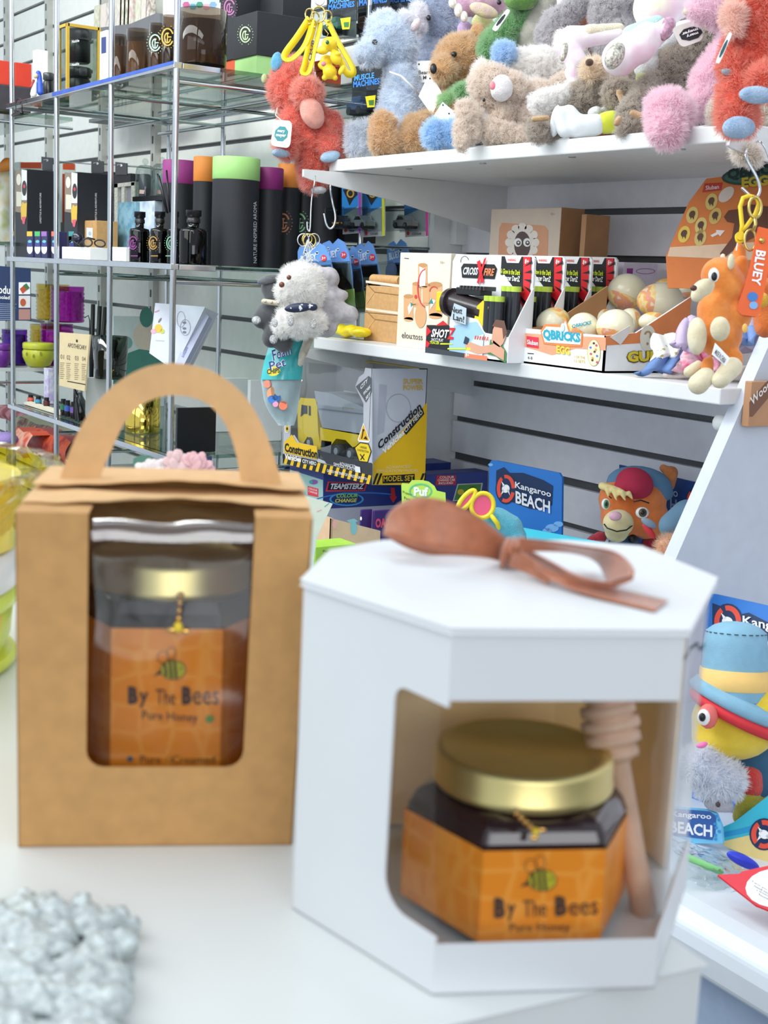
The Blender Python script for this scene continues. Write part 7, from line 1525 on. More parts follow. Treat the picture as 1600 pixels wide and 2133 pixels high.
t = Plush('plush_mitten', 'red and mustard plush mitten arm right of the woolly plush', 1.58, (1560, 1690), z=ZD+.05)
t.part('mitten', fur('EE4A42', 'DA3A34'), [(1562, 1618, 26, 0, 1564, 1640, 26, 0)], vox=.003, disp=.001); t.part('sleeve', fur('C2B23A', 'AEA032'), [(1562, 1665, 26, 0, 1550, 1700, 24, 0), (1600, 1660, 16, 0, 1580, 1700, 16, 0)], vox=.003, disp=0)
pl = Plane(dep(1510, 1760, 1.56), V((.35, -.9, .1)))
t = thing('display_tray', 'turquoise wave shaped display tray front with lifebuoy badge at the right edge', 'display tray', pl.px(1510, 1800))
MB().poly([pl.px(*p) for p in ((1500, 1725), (1530, 1712), (1600, 1658), (1680, 1600), (1680, 1830), (1508, 1760))], SEA, V((0, .004, 0))).build('carton', t)
g = MB(); pp(g, pl, [(1508, 1752), (1560, 1740), (1620, 1735), (1680, 1725), (1680, 1830), (1600, 1800), (1508, 1762)], mat('EBD28A', .5), .0006); pp(g, pl, [(1505, 1735), (1560, 1722), (1620, 1705), (1680, 1690), (1680, 1700), (1620, 1715), (1560, 1733), (1506, 1745)], P('2A9AD0'), .0005); ring_badge(g, pl, 1592, 1738, 27, ry=30); g.build('printed_artwork', t)
pl = Plane(dep(1450, 1757, 1.57), V((.2, -1, 0)))
t = thing('carded_toy', 'small blue carded toy with white lettering behind the clear bag', 'toy pack', pl.px(1460, 1755)); MB().poly([pl.px(*p) for p in ((1400, 1680), (1470, 1686), (1492, 1694), (1503, 1720), (1506, 1757), (1400, 1757))], mat('6FC0E8', .45), V((0, .003, 0))).build('backing_card', t)
g = MB(); pp(g, pl, [(1400, 1684), (1478, 1690), (1492, 1700), (1490, 1735), (1484, 1750), (1400, 1740)], P('2A58A0'), .0005); line_text(g, pl, 'Kangaroo', 1400, 1704, 1482, 1710, 15, P('E8ECF4'), .02, .001); line_text(g, pl, 'BEACH', 1396, 1734, 1484, 1744, 25, P('E8ECF4'), .03, .001)
for k in range(7): pell(g, pl, 1493+5*math.sin(k*2), 1700+k*8, 3, 3, P('2A8AD0'), .001)
g.build('printed_artwork', t)
D = 1.45; rows = []
for j in range(12):
    v = j/11; rows.append([dep(1400+i*(14-v*3), 1745+v*78+i*4+4*math.sin(i*1.7+j), D+.09*(1-v)-.02*math.sin(v*3.14)+.004*math.sin(i*2.1+j*1.3)) for i in range(15)])
t = thing('clear_bag', 'crinkled clear plastic bag of small toys on the deck', 'bag', dep(1470, 1830, D)); g = MB(); g.grid(rows, film('F4FAFC', .9, .06, 1.6, 60, 1.6)); g.build('plastic_film', t)
g = MB(); g.cap(dep(1430, 1785, D+.03), dep(1500, 1815, D+.03), .004, .004, mat('8FD88A', .4)); g.build('green_toy', t); g = MB(); g.ball(dep(1548, 1793, D+.02), 0, mat('2A3AC8', .4), 20, (RGT*math.cos(.4)-UPV*math.sin(.4), UPV, FWD), (pxm(38, D), pxm(14, D), pxm(10, D))); g.build('blue_brush', t)
pl = Plane(onZ(1560, 1860, ZD+.03), V((.1, -.5, .9)))
t = thing('leaflet', 'red and white printed leaflet card at the right edge of the deck', 'leaflet', pl.px(1560, 1850)); MB().poly([pl.px(*p) for p in ((1495, 1822), (1540, 1820), (1546, 1815), (1660, 1790), (1660, 1925), (1600, 1895), (1575, 1885))], P('D82A3A'), V((0, 0, -.002))).build('card', t)
g = MB(); pell(g, pl, 1625, 1850, 72, 42, PWHITE); 
for k, tx in enumerate(('Turns you', 'mood into', 'a drinking', 'fountain')): line_text(g, pl, tx, 1566+k*5, 1838+k*9, 1598+k*4, 1856+k*8, 5, INK, 0)
g.build('printed_artwork', t)
# teal pouch of foam craft pieces hanging at the shelf end
D = depth(onY(620, 800, 1.24)); g = MB(); rows = []; TL = mat('3FB8BC', .25, var=.06, coat=.4); BAGF = film('E8F2F4', .9, .05, 1.5, 30)
def outl(v):
    pts = [(0, 592, 636), (.1, 562, 634), (.3, 550, 632), (.5, 543, 628), (.75, 550, 622), (.9, 565, 618), (1, 580, 612)]
    for a, b_ in zip(pts[:-1], pts[1:]):
        if v <= b_[0]: u = (v-a[0])/(b_[0]-a[0]); return a[1]+(b_[1]-a[1])*u, a[2]+(b_[2]-a[2])*u
    return 580, 612
for j in range(15):
    v = j/14; xa, xb = outl(v); y = 708+v*178-(12*(1-v)); rows.append([dep(xa+(xb-xa)*i/8, y, D-.025*math.sin(math.pi*i/8)*math.sin(math.pi*min(1, v+.05))-.002*math.sin(i*2+j)) for i in range(9)])
t = thing('craft_bag', 'teal and clear bag of foam craft pieces hanging left of the truck box', 'bag', dep(595, 880, D), None)
g.grid(rows[:8], TL); g.grid([[p+FWD*.004 for p in r_] for r_ in rows], mat('D8DEE0', .4)); g.build('pouch', t); g = MB(); g.grid(rows[7:], BAGF); g.build('clear_window', t)
pl = Plane(dep(595, 780, D-.035), -FWD); g = MB(); text(g, pl, 'Foam', [(570, 752), (608, 737), (606, 716), (566, 730)], PWHITE, .05, .001); text(g, pl, 'Foam', [(570, 752), (608, 737), (606, 716), (566, 730)], P('2A3A8A'), .01, .0016); text(g, pl, 'Pet', [(563, 772), (596, 762), (594, 745), (560, 754)], PWHITE, .05, .001); text(g, pl, 'Pet', [(563, 772), (596, 762), (594, 745), (560, 754)], P('2A3A8A'), .01, .0016)
pell(g, pl, 570, 773, 14, 10, P('F0D83A'), .0008, rot=-.2); text(g, pl, 'CHIPS', [(556, 780), (583, 776), (583, 766), (556, 769)], P('2A3A2A'), .03, .0014); g.build('printed_artwork', t)
for (x, y, r, c_, nm) in ((582, 800, 13, 'F0906A', 'foam_shape'), (570, 820, 14, 'F0A070', 'foam_shape'), (566, 832, 8, '3F7FD0', 'foam_bead'), (577, 828, 8, '3F7FD0', 'foam_bead'), (574, 842, 6, 'E8A0C0', 'foam_bead'), (590, 845, 9, 'F07A5A', 'foam_shape'), (557, 800, 8, 'F09078', 'foam_shape')):
    g = MB(); g.lathe(dep(x, y, D-.012), [(pxm(r, D), -.002), (pxm(r, D), .002)], P(c_), 20, -FWD); g.build(nm, t)
# artificial flowers behind the kraft carrier
D = .9
t = thing('artificial_flower', 'pink artificial peonies with a green leaf behind the kraft carrier', 'flower', dep(360, 1100, D)); PKF = mat('F6D2D2', .7, var=.08, scale=30)
random.seed(3)
for (cx_, cy_, R, nm, cc) in ((365, 972, 36, 'bloom', PKF), (410, 970, 30, 'bloom', mat('F2C0C4', .7, var=.08)), (320, 985, 34, 'bloom', mat('F2E4E4', .7, var=.05))):
    g = MB()
    for k in range(34):
        a = random.uniform(0, 6.28); rr = R*math.sqrt(random.random()); u = RGT*math.cos(a)+UPV*math.sin(a); nn = (u*.6-FWD*.5+UPV*.4*random.random()).normalized(); c_ = dep(cx_+rr*math.cos(a), cy_-rr*.7*math.sin(a), D+rr*.0001)
        g.ball(c_, 0, cc, 10, (u, nn.cross(u).normalized(), nn), (pxm(12, D), pxm(10, D), pxm(2.4, D)))
    g.build(nm, t)
g = MB(); pl = Plane(dep(305, 960, D+.03), (-FWD+UPV*.4)); g.poly([pl.px(*p) for p in ((275, 985), (278, 955), (295, 947), (315, 950), (328, 965), (320, 985))], mat('4A7A68', .6), FWD*.001); g.build('leaf', t)
g = MB(); g.rod(dep(350, 990, D), (dep(350, 990, D).x, dep(350, 990, D).y, 1.01), .003, mat('4A6A50', .6)); g.build('stem', t)

# ================================================================ counter and the two honey gift boxes in front
ZC = 1.01
cA, cB = onZ(925, 2133, ZC), onZ(1466, 2008, ZC); dr_ = (cA-cB).normalized(); nb = V((-dr_.y, dr_.x, 0)); nb = nb if nb.dot(V((1, 0, 0))) < 0 else -nb
pC = onZ(1392, 1955, ZC); bk = (pC-cB).normalized()
b = MB(); p1 = cB; p2 = cB+dr_*.55; p3 = p2+bk*1.1; p4 = cB+bk*.9
CT = mat('D8DCDA', .3, var=.008, scale=3)
b.poly([p1, p2, p3, p4], CT, (0, 0, -.03)); 
tc_ = thing('counter', 'white topped counter carrying the two honey gift boxes', 'counter', (cB.x-.2, cB.y, 0)); b.build('worktop', tc_, bevel=.0015)
b = MB(); q = [p+V((0, 0, -.0305)) for p in (p1+dr_*.0008+bk*.0008, p2-dr_*.01+bk*.0008, p3, p4)]; b.poly(q, mat('D9DCDE', .4, var=.01), (0, 0, -.9795)); b.build('cabinet', tc_)
# ---- kraft carrier box
bl, br = onZ(38, 1765, ZC), onZ(608, 1760, ZC); wv = (br-bl); W = wv.length; wv = wv/W; dv = V((-wv.y, wv.x, 0)); dv = dv if dv.dot(FWD) > 0 else -dv
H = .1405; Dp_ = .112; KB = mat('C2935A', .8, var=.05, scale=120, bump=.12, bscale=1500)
t = thing('kraft_carrier_box', 'kraft carrier gift box with arched handle and clear window', 'gift box', bl+wv*W/2+dv*Dp_/2)
K_ = lambda u, v, h: bl+wv*(W*(u*(1+.042*h/.1405)-.006*h/.1405))+dv*(Dp_*v)+V((0, 0, h))
FP = Plane(bl, -dv)
def up_(x, y): p = FP.px(x, y); return p
b = MB(); T = .0007
wl, wr, wb = up_(180, 1400), up_(507, 1400), up_(340, 1598).z
ul = (wl-bl).dot(wv)/W; ur = (wr-bl).dot(wv)/W; hb = wb-ZC; r_ = .007
pts = [K_(0, 0, 0), K_(1, 0, 0), K_(1, 0, H), K_(ur, 0, H)]
pts += [K_(ur, 0, hb+r_)]+[K_(ur-(r_-r_*math.cos(a))/W, 0, hb+r_-r_*math.sin(a)) for a in (math.pi/8*k for k in range(1, 4))]+[K_(ur-r_/W, 0, hb), K_(ul+r_/W, 0, hb)]
pts += [K_(ul+(r_-r_*math.cos(a))/W, 0, hb+r_-r_*math.sin(a)) for a in (math.pi/8*k for k in (3, 2, 1))]+[K_(ul, 0, hb+r_), K_(ul, 0, H), K_(0, 0, H)]
b.poly(pts, KB, dv*T); b.build('front_panel', t)
b = MB(); b.poly([K_(0, 0, 0), K_(0, 1, 0), K_(0, 1, H), K_(0, 0, H)], KB, wv*T); b.poly([K_(1, 0, 0), K_(1, 1, 0), K_(1, 1, H), K_(1, 0, H)], KB, -wv*T); b.poly([K_(0, 1, 0), K_(1, 1, 0), K_(1, 1, H), K_(0, 1, H)], KB, -dv*T); b.obox(K_(0, 0, 0), wv*W, dv*Dp_, (0, 0, T), KB); b.build('carton', t)
b = MB(); vE = .17
b.poly([K_(0, 0, H), K_(ul, 0, H), K_(ul, vE, H), K_(0, vE, H)], KB, (0, 0, T)); b.poly([K_(ur, 0, H), K_(1, 0, H), K_(1, vE, H), K_(ur, vE, H)], KB, (0, 0, T))
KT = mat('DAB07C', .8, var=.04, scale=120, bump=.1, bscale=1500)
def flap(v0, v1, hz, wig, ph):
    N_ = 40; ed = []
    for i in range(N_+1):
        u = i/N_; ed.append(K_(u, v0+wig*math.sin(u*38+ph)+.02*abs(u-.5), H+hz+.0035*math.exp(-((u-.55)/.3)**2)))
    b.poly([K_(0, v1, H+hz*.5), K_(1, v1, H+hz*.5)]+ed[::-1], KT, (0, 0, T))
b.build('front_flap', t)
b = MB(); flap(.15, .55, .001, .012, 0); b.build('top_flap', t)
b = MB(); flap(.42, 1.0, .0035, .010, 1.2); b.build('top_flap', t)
# handle
hp = K_(0, .58, H+.004); HP = Plane(hp, -dv)
outer = [(120, 1008), (150, 925), (182, 862), (228, 808), (285, 770), (345, 755), (400, 760), (455, 778), (510, 822), (545, 880), (570, 945), (590, 1018)]
inner = [(503, 1012), (492, 940), (470, 880), (430, 835), (375, 822), (330, 826), (290, 845), (258, 880), (240, 920), (222, 960), (205, 1003)]
def sm(pts):
    for _ in range(2):
        q = [pts[0]]
        for a, c in zip(pts[:-1], pts[1:]): q += [(a[0]*.75+c[0]*.25, a[1]*.75+c[1]*.25), (a[0]*.25+c[0]*.75, a[1]*.25+c[1]*.75)]
        pts = q+[pts[-1]]
    return pts
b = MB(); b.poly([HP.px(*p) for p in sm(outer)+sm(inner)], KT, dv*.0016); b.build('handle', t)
# curved film
FM = film('F8F8FA', .97, .06, 1.5, 9, 3.4); g = MB(); rows = []
for j in range(15):
    a = j/14
    if a < .72: pz = H*a/.72*.965+.0; py = .003+.01*math.sin(a/.72*3.1)
    else: k = (a-.72)/.28*math.pi/2; pz = H*.965+.0035*math.sin(k); py = .003+.018*(1-math.cos(k))+.008*k
    rows.append([K_(ul-.02+(ur-ul+.04)*i/14, py/Dp_, max(.001, pz)+.0006*math.sin(i*.9+j)*(1 if a > .6 else .2)) for i in range(15)])
g.grid(rows, FM); g.build('window_film', t)
# ---- honey jars
HONEY = mat('2A1216', .12, var=.1, scale=30, coat=.6); HEXP = None
def honey_label():
    key = 'honeylabel'
    if key in _M: return _M[key]
    m = bpy.data.materials.new('honeycomb_label'); m.use_nodes = True; nt = m.node_tree; p = nt.nodes['Principled BSDF']; p.inputs['Roughness'].default_value = .35
    tc = nt.nodes.new('ShaderNodeTexCoord'); v = nt.nodes.new('ShaderNodeTexVoronoi'); v.feature = 'DISTANCE_TO_EDGE'; v.inputs['Scale'].default_value = 85; v.inputs['Randomness'].default_value = .35
    r = nt.nodes.new('ShaderNodeValToRGB'); r.color_ramp.elements[0].position = .0; r.color_ramp.elements[0].color = lin('FBA843'); r.color_ramp.elements[1].position = .12; r.color_ramp.elements[1].color = lin('F49426')
    nt.links.new(tc.outputs['Object'], v.inputs['Vector']); nt.links.new(v.outputs['Distance'], r.inputs['Fac']); nt.links.new(r.outputs['Color'], p.inputs['Base Color']); _M[key] = m; return m
def jar(label, c, f, side, zl0, zl1, zsh, zlid0, zlid1, rlid, tpx, words):
    """hexagonal jar, front face normal f; side = face width"""
    t = thing('honey_jar', label, 'jar', c, None); s_ = V((-f.y, f.x, 0)); R = side
    def ring(k, h, n=6): return [c+(f*math.cos(math.pi/6+math.pi/3*i)+s_*math.sin(math.pi/6+math.pi/3*i))*(R*k)+V((0, 0, h)) for i in range(n)]
    def circ(r, h, n=6): return [c+(f*math.cos(math.pi/6+math.pi/3*i)+s_*math.sin(math.pi/6+math.pi/3*i))*r+V((0, 0, h)) for i in range(n)]
    g = MB(); rs = [ring(.9, 0), ring(1, .004), ring(1, zsh), ring(.93, zsh+.006), circ(rlid*.98, zlid0)]; vs = [p for r_ in rs for p in r_]
    g.add(vs, [(j*6+i, j*6+(i+1) % 6, (j+1)*6+(i+1) % 6, (j+1)*6+i) for j in range(len(rs)-1) for i in range(6)]+[tuple(range(6))[::-1], tuple((len(rs)-1)*6+i for i in range(6))], HONEY)
    g.build('glass_body', t, bevel=.0025, seg=3)
    g = MB(); a = ring(1.012, zl0); b_ = ring(1.012, zl1); g.add(a+b_, [(i, (i+1) % 6, 6+(i+1) % 6, 6+i) for i in range(6)], honey_label()); g.build('paper_label', t)
    GL = mat('E2D290', .38, 1, var=.02)
    g = MB(); g.lathe(c+V((0, 0, zlid0)), [(rlid*1.0, 0), (rlid*1.02, .001), (rlid*1.02, .003), (rlid, .004), (rlid, zlid1-zlid0-.002), (rlid*.97, zlid1-zlid0), (rlid*.88, zlid1-zlid0), (rlid*.86, zlid1-zlid0-.001), (.001, zlid1-zlid0-.001)], GL, 56); g.build('lid', t)
    pl = Plane(c+f*(R*.866*1.012+.0002), f); g = MB(); x, y, s = tpx; K = P('4A3A30'); sk = 0
    # bee drawing
    pring(g, pl, x-12*s, y-26*s, 13*s, 15*s, 1.6*s, K, .0005); pring(g, pl, x+8*s, y-34*s, 11*s, 15*s, 1.6*s, K, .0005)
    pell(g, pl, x+12*s, y+4*s, 30*s, 23*s, K, .0004); pell(g, pl, x+12*s, y+4*s, 28*s, 21*s, P('C2BE2E'), .0007)
    for dx, hh in ((-8, 15), (4, 20), (15, 20)): pp(g, pl, [(x+(dx-2.5)*s, y+(4-hh)*s), (x+(dx+3)*s, y+(4-hh-1)*s), (x+(dx+7)*s, y+(4+hh)*s), (x+(dx+1)*s, y+(4+hh)*s)], K, .001)
    pp(g, pl, [(x-18*s, y+4*s), (x-34*s, y+18*s), (x-16*s, y+14*s)], K, .0007); pell(g, pl, x+30*s, y+1*s, 2*s, 3*s, K, .001)
    g.build('bee_print', t); g = MB()
    for st, q, bo in words: text(g, pl, st, q, K, bo, .0006)
    g.build('lettering', t)
    return t, pl
cj = K_(.5, .52, T+.001); f1 = -dv
lp = Plane(cj+f1*.042, f1)
def zpx(pl, x, y): return pl.px(x, y).z
side1 = (lp.px(462, 1400)-lp.px(233, 1400)).length
cj = K_(.5, .52, T+.001)+wv*((((lp.px(347, 1400))-cj).dot(wv)))
z1 = zpx(lp, 345, 1312)-cj.z
t1, _ = jar('hexagonal honey jar with gold lid inside the kraft carrier', cj, f1, side1, .012, z1, z1+.006, zpx(Plane(cj+f1*.035, f1), 345, 1252)-cj.z, zpx(Plane(cj+f1*.035, f1), 345, 1184)-cj.z, .036, (350, 1392, .9),
    [('B', [(267, 1467), (287, 1467), (287, 1430), (267, 1430)], .06), ('y', [(290, 1474), (309, 1474), (309, 1442), (290, 1442)], .02), ('The', [(325, 1468), (365, 1468), (365, 1436), (325, 1436)], 0), ('B', [(379, 1468), (399, 1468), (399, 1430), (379, 1430)], .06), ('ees', [(402, 1468), (456, 1468), (456, 1440), (402, 1440)], 0),
     ('Pure Honey', [(296, 1504), (412, 1510), (412, 1486), (296, 1480)], 0), ('Pure', [(292, 1590), (335, 1590), (335, 1574), (292, 1574)], 0), ('Creamed', [(358, 1590), (448, 1590), (448, 1574), (358, 1574)], 0)])
g = MB(); pell(g, _, 437, 1498, 9, 8, P('6A9A4A'), .0006, rot=-.5); pell(g, _, 271, 1581, 6, 6, P('3A5A70'), .0006); pring(g, _, 352, 1582, 6, 6, 1, P('4A3A30'), .0006); g.build('leaf_print', t1)
def charm(label, x, y, D, rot, s):
    t = thing('bee_charm', label, 'charm', dep(x, y, D)); GB = mat('D8A860', .22, 1)
    def o(dx, dy): return (x+s*(dx*math.cos(rot)-dy*math.sin(rot)), y+s*(dx*math.sin(rot)+dy*math.cos(rot)))
    g = MB()
    for k in range(4): g.ball(dep(*o(0, -40+k*16), D), pxm(8*s, D), GB, 12)
    g.build('bead', t)
    g = MB(); g.ball(dep(*o(0, 26), D), 0, mat('E8C830', .3), 14, (RGT, UPV, FWD), (pxm(10*s, D), pxm(12*s, D), pxm(8*s, D))); g.build('bee_body', t)
    g = MB()
    for sg in (-1, 1): g.ball(dep(*o(sg*14, 34), D), 0, GB, 12, (RGT, UPV, FWD), (pxm(11*s, D), pxm(6*s, D), pxm(2*s, D)))
    g.build('bee_wing', t)
charm('small gold bee charm hanging at the jar neck inside the kraft carrier', 373, 1280, depth(lp.px(373, 1280))-.004, .08, 1.0)
# ---- white octagonal box
HW = .1285
bot = [onZ(*p, ZC) for p in ((905, 2070), (1368, 2045))]; 
oc = [V((p[0], p[1], ZC)) for p in [(bot[0].x, bot[0].y), (bot[1].x, bot[1].y)]]
top = {k: onZ(*p, ZC+HW) for k, p in dict(fl=(937, 1313), fr=(1424, 1322), r=(1485, 1207), br=(1330, 1142), b2=(1180, 1130), bl=(800, 1130), l2=(690, 1150), l=(632, 1198)).items()}
bl_ = onZ(610, 1920, ZC)
fl, frt = (oc[0]+V((top['fl'].x, top['fl'].y, ZC)))/2, (oc[1]+V((top['fr'].x, top['fr'].y, ZC)))/2
ll = (bl_+V((top['l'].x, top['l'].y, ZC)))/2
def g0(k): return V((top[k].x, top[k].y, ZC))
sc = fl-V((top['fl'].x, top['fl'].y, ZC))
OC = [fl, frt, g0('r')+sc*.8, g0('br')+sc*.8, g0('b2')+sc*.7, g0('bl')+sc*.8, g0('l2')+sc*.8, ll]
WB = mat('DCDFE1', .45, var=.006); WI = mat('F2D296', .7, var=.04)
cen = sum(OC, V())/len(OC)
t = thing('white_octagonal_box', 'white octagonal gift box with clear window and brown ribbon bow', 'gift box', (cen.x, cen.y, ZC))
Tb = .0009
b = MB(); b.poly([p for p in OC], WB, (0, 0, Tb)); b.build('base_panel', t)
b = MB(); ov = [cen+(p-cen)*1.012+V((0, 0, HW-.0015)) for p in OC]; b.poly(ov, WB, (0, 0, .0022)); b.build('lid', t, bevel=.0006)
def wall(b, p, q, z0, z1, m): n_ = (q-p).cross(V((0, 0, 1))).normalized(); n_ = n_ if n_.dot(cen-p) > 0 else -n_; b.obox(V((p.x, p.y, ZC+z0)), q-p, n_*Tb, (0, 0, z1-z0), m)
b = MB(); bi_ = MB()
for i in range(2, 7):
    p, q = OC[i], OC[(i+1) % 8]
    if i == 2: p = p.lerp(q, .22)
    wall(b, p, q, 0, HW-.001, WB); ins = lambda P0: cen+(P0-cen)*.975; wall(bi_, ins(p), ins(q), .002, HW-.003, WI)
# left face with window opening on its right part
PLf = Plane(fl, (ll-fl).cross(V((0, 0, 1)))); e = fl-ll; Lf = e.length; e = e/Lf; nin = V((-e.y, e.x, 0)); nin = nin if nin.dot(cen-fl) > 0 else -nin
def L_(u, h): return ll+e*u+V((0, 0, h))
uw = (PLf.px(806, 1700)-ll).dot(e); uw0 = (PLf.px(835, 1440)-ll).dot(e); h0 = PLf.px(885, 1935).z-ZC; h1 = PLf.px(860, 1440).z-ZC
rc = .0055
pts = [L_(0, 0), L_(Lf, 0), L_(Lf, h0-.001)]+[L_(uw+rc*2.2*(1-math.sin(a))+0, h0+rc*2.2*(1-math.cos(a))) for a in [math.pi/2*k/6 for k in range(7)]]
pts += [L_(uw+.0008+rc*(1-math.cos(a)), h1-rc+rc*math.sin(a)) for a in [math.pi/2*k/5 for k in range(6)]]+[L_(Lf, h1-.001), L_(Lf, HW-.001), L_(0, HW-.001)]
b.poly(pts, WB, nin*Tb)
FPw = Plane(fl, (frt-fl).cross(V((0, 0, 1)))); hf0 = FPw.px(1150, 1962).z-ZC; hf1 = FPw.px(1150, 1460).z-ZC
wall(b, fl, frt, 0, hf0, WB); wall(b, fl, frt, hf1, HW-.001, WB)
rgt = OC[2]; wall(b, frt, rgt, 0, hf0+.002, WB)
b.build('wall_panel', t); bi_.build('kraft_lining', t)
FM2 = film('FCFCFC', .98, .05, 1.45, 8, 1.2); g = MB(); In = lambda P0, k=.985: cen+(P0-cen)*k
A0 = In(ll+e*(uw-.004)); A1 = In(fl); A2 = In(frt); A3 = In(rgt)
path = [A0]
for a_, b_ in ((A0, A1), (A1, A2), (A2, A3)): path += [a_.lerp(b_, k/6) for k in range(1, 7)]
for _k in range(1): path = [path[0]]+[(path[i-1]+path[i]*2+path[i+1])/4 for i in range(1, len(path)-1)]+[path[-1]]
g.grid([[V((p.x, p.y, ZC+.004+(HW-.008)*j/8)) for p in path] for j in range(9)], FM2); g.build('window_film', t)
# wall strip behind lid at right: thin inner flap
# jar
f2 = -((frt-fl).cross(V((0, 0, 1)))).normalized(); f2 = f2 if f2.dot(cen-fl) < 0 else -f2
cj2 = V((cen.x, cen.y, ZC+.0015))+f2*.020
lp2 = Plane(cj2+f2*.031, f2)
mid = lp2.px(1118, 1850); cj2 = cj2+(mid-cj2).dot(V((-f2.y, f2.x, 0)))*V((-f2.y, f2.x, 0)); side2 = (lp2.px(1243, 1800)-lp2.px(995, 1800)).length
lp2 = Plane(cj2+f2*side2*.866, f2)
zz1 = zpx(lp2, 1118, 1770)-cj2.z; lidp = Plane(cj2+f2*.03, f2)
t2, pl2 = jar('hexagonal honey jar with gold lid inside the white octagonal box', cj2, f2, side2, .004, zz1, zz1+.002, zpx(lidp, 1090, 1690)-cj2.z, zpx(lidp, 1090, 1617)-cj2.z, (lidp.px(1275, 1640)-lidp.px(908, 1640)).length/2*1.05, (1118, 1830, 1.0),
    [('B', [(1030, 1913), (1053, 1913), (1053, 1870), (1030, 1870)], .06), ('y', [(1057, 1918), (1074, 1918), (1074, 1884), (1057, 1884)], .02), ('The', [(1090, 1911), (1139, 1909), (1139, 1874), (1090, 1876)], 0), ('B', [(1157, 1909), (1181, 1908), (1181, 1866), (1157, 1867)], .06), ('ees', [(1186, 1908), (1246, 1905), (1246, 1878), (1186, 1881)], 0), ('Pure Honey', [(1062, 1946), (1188, 1944), (1188, 1922), (1062, 1924)], 0)])
charm('small gold bee charm at the jar neck inside the white octagonal box', 1100, 1718, depth(lp2.px(1110, 1730))-.006, -.8, .85)
# honey dipper
Dd = depth(cj2)-.004
DW = mat('D8B49A', .6, var=.1, scale=60)
t = thing('honey_dipper', 'wooden honey dipper standing beside the jar in the white box', 'honey dipper', dep(1330, 1925, Dd))
a_, b_ = dep(1270, 1500, Dd), dep(1345, 1915, Dd); ax_ = (b_-a_); Lh = ax_.length; sd = .0068
g = MB(); pr = []
for k in range(5):
    h = -.012+k*.0056; w_ = (.0088, .0108, .0115, .0108, .009)[k]
    pr += [(w_*.75, h), (w_, h+.0008), (w_, h+.0038), (w_*.75, h+.0046)]
pr += [(.0048, .017), (.0046, Lh*.7), (.0052, Lh*.97), (.003, Lh)]
g.lathe(a_, pr, DW, 28, ax_); g.build('dipper', t)
# ---- ribbon bow
RBN = mat('AE6846', .3, var=.08, scale=250, sheen=.6, bump=.2, bscale=1500); TR = thing('ribbon_bow', 'brown satin ribbon bow tied on the white box lid', 'ribbon bow', onZ(1060, 1170, ZC+HW+.001))
def ribbon(up_pts, lo_pts, nm):
    def dens(pts):
        P3 = [dep(p[0], p[1], p[2]) for p in pts]
        for _ in range(3):
            q = [P3[0]]
            for a, c in zip(P3[:-1], P3[1:]): q += [a*.75+c*.25, a*.25+c*.75]
            P3 = q+[P3[-1]]
        return P3
    U, Lw = dens(up_pts), dens(lo_pts); rows = []
    for k in range(6): rows.append([u.lerp(l, k/5)+FWD*(.0012*math.sin(math.pi*k/5)) for u, l in zip(U, Lw)])
    g = MB(); g.grid(rows, RBN); g.build(nm, TR, solid=.0004)
ZL = ZC+HW+.001
d0 = depth(onZ(1060, 1170, ZL))
def H_(x, y, h): return (x, y, depth(onZ(x, y, ZL+h)))
ribbon([(1065, 1130, d0), (1000, 1075, d0-.012), (930, 1040, d0-.016), (850, 1032, d0-.012), (792, 1085, d0), (850, 1100, d0+.012), (960, 1120, d0+.014), (1060, 1150, d0+.004)],
       [(1045, 1170, d0-.002), (970, 1150, d0-.014), (880, 1140, d0-.018), (815, 1125, d0-.012), (788, 1108, d0), (870, 1155, d0+.006), (970, 1158, d0+.01), (1050, 1172, d0+.002)], 'loop')
ribbon([H_(1080, 1120, .016), H_(1140, 1126, .014), H_(1220, 1138, .012), H_(1290, 1148, .013), H_(1324, 1185, .012), H_(1318, 1200, .010)],
       [H_(1088, 1150, .010), H_(1140, 1148, .009), H_(1200, 1152, .007), H_(1245, 1168, .004), H_(1262, 1205, .002), H_(1262, 1215, .002)], 'loop')
ribbon([H_(1320, 1195, .010), H_(1318, 1212, .008), H_(1270, 1214, .006), H_(1210, 1205, .006), H_(1150, 1170, .009), H_(1090, 1140, .010)],
       [H_(1262, 1212, .002), H_(1275, 1234, .001), H_(1240, 1232, .001), H_(1180, 1215, .002), H_(1130, 1185, .003), H_(1080, 1165, .005)], 'loop')
ribbon([H_(1085, 1150, .009), H_(1150, 1190, .006), H_(1230, 1214, .003), H_(1320, 1234, .002), H_(1393, 1251, .001)], [H_(1085, 1175, .004), H_(1150, 1212, .002), H_(1220, 1238, .001), H_(1300, 1258, .0005), H_(1364, 1273, .0005)], 'tail')
ribbon([H_(1070, 1150, .010), H_(1120, 1170, .007), H_(1165, 1200, .003)], [H_(1060, 1180, .003), H_(1100, 1195, .002), H_(1140, 1215, .001)], 'tail')
g = MB(); g.ball(dep(1070, 1155, d0-.006), 0, RBN, 24, (RGT*math.cos(.9)-UPV*math.sin(.9), RGT*math.sin(.9)+UPV*math.cos(.9), FWD), (pxm(34, d0), pxm(22, d0), pxm(22, d0)))
for k in range(3): g.tube([dep(1048+k*14, 1182-k*4, d0-.012), dep(1050+k*14, 1155-k*6, d0-.0165), dep(1062+k*12, 1124, d0-.012)], pxm(8, d0), RBN, 8)
g.build('knot', TR)
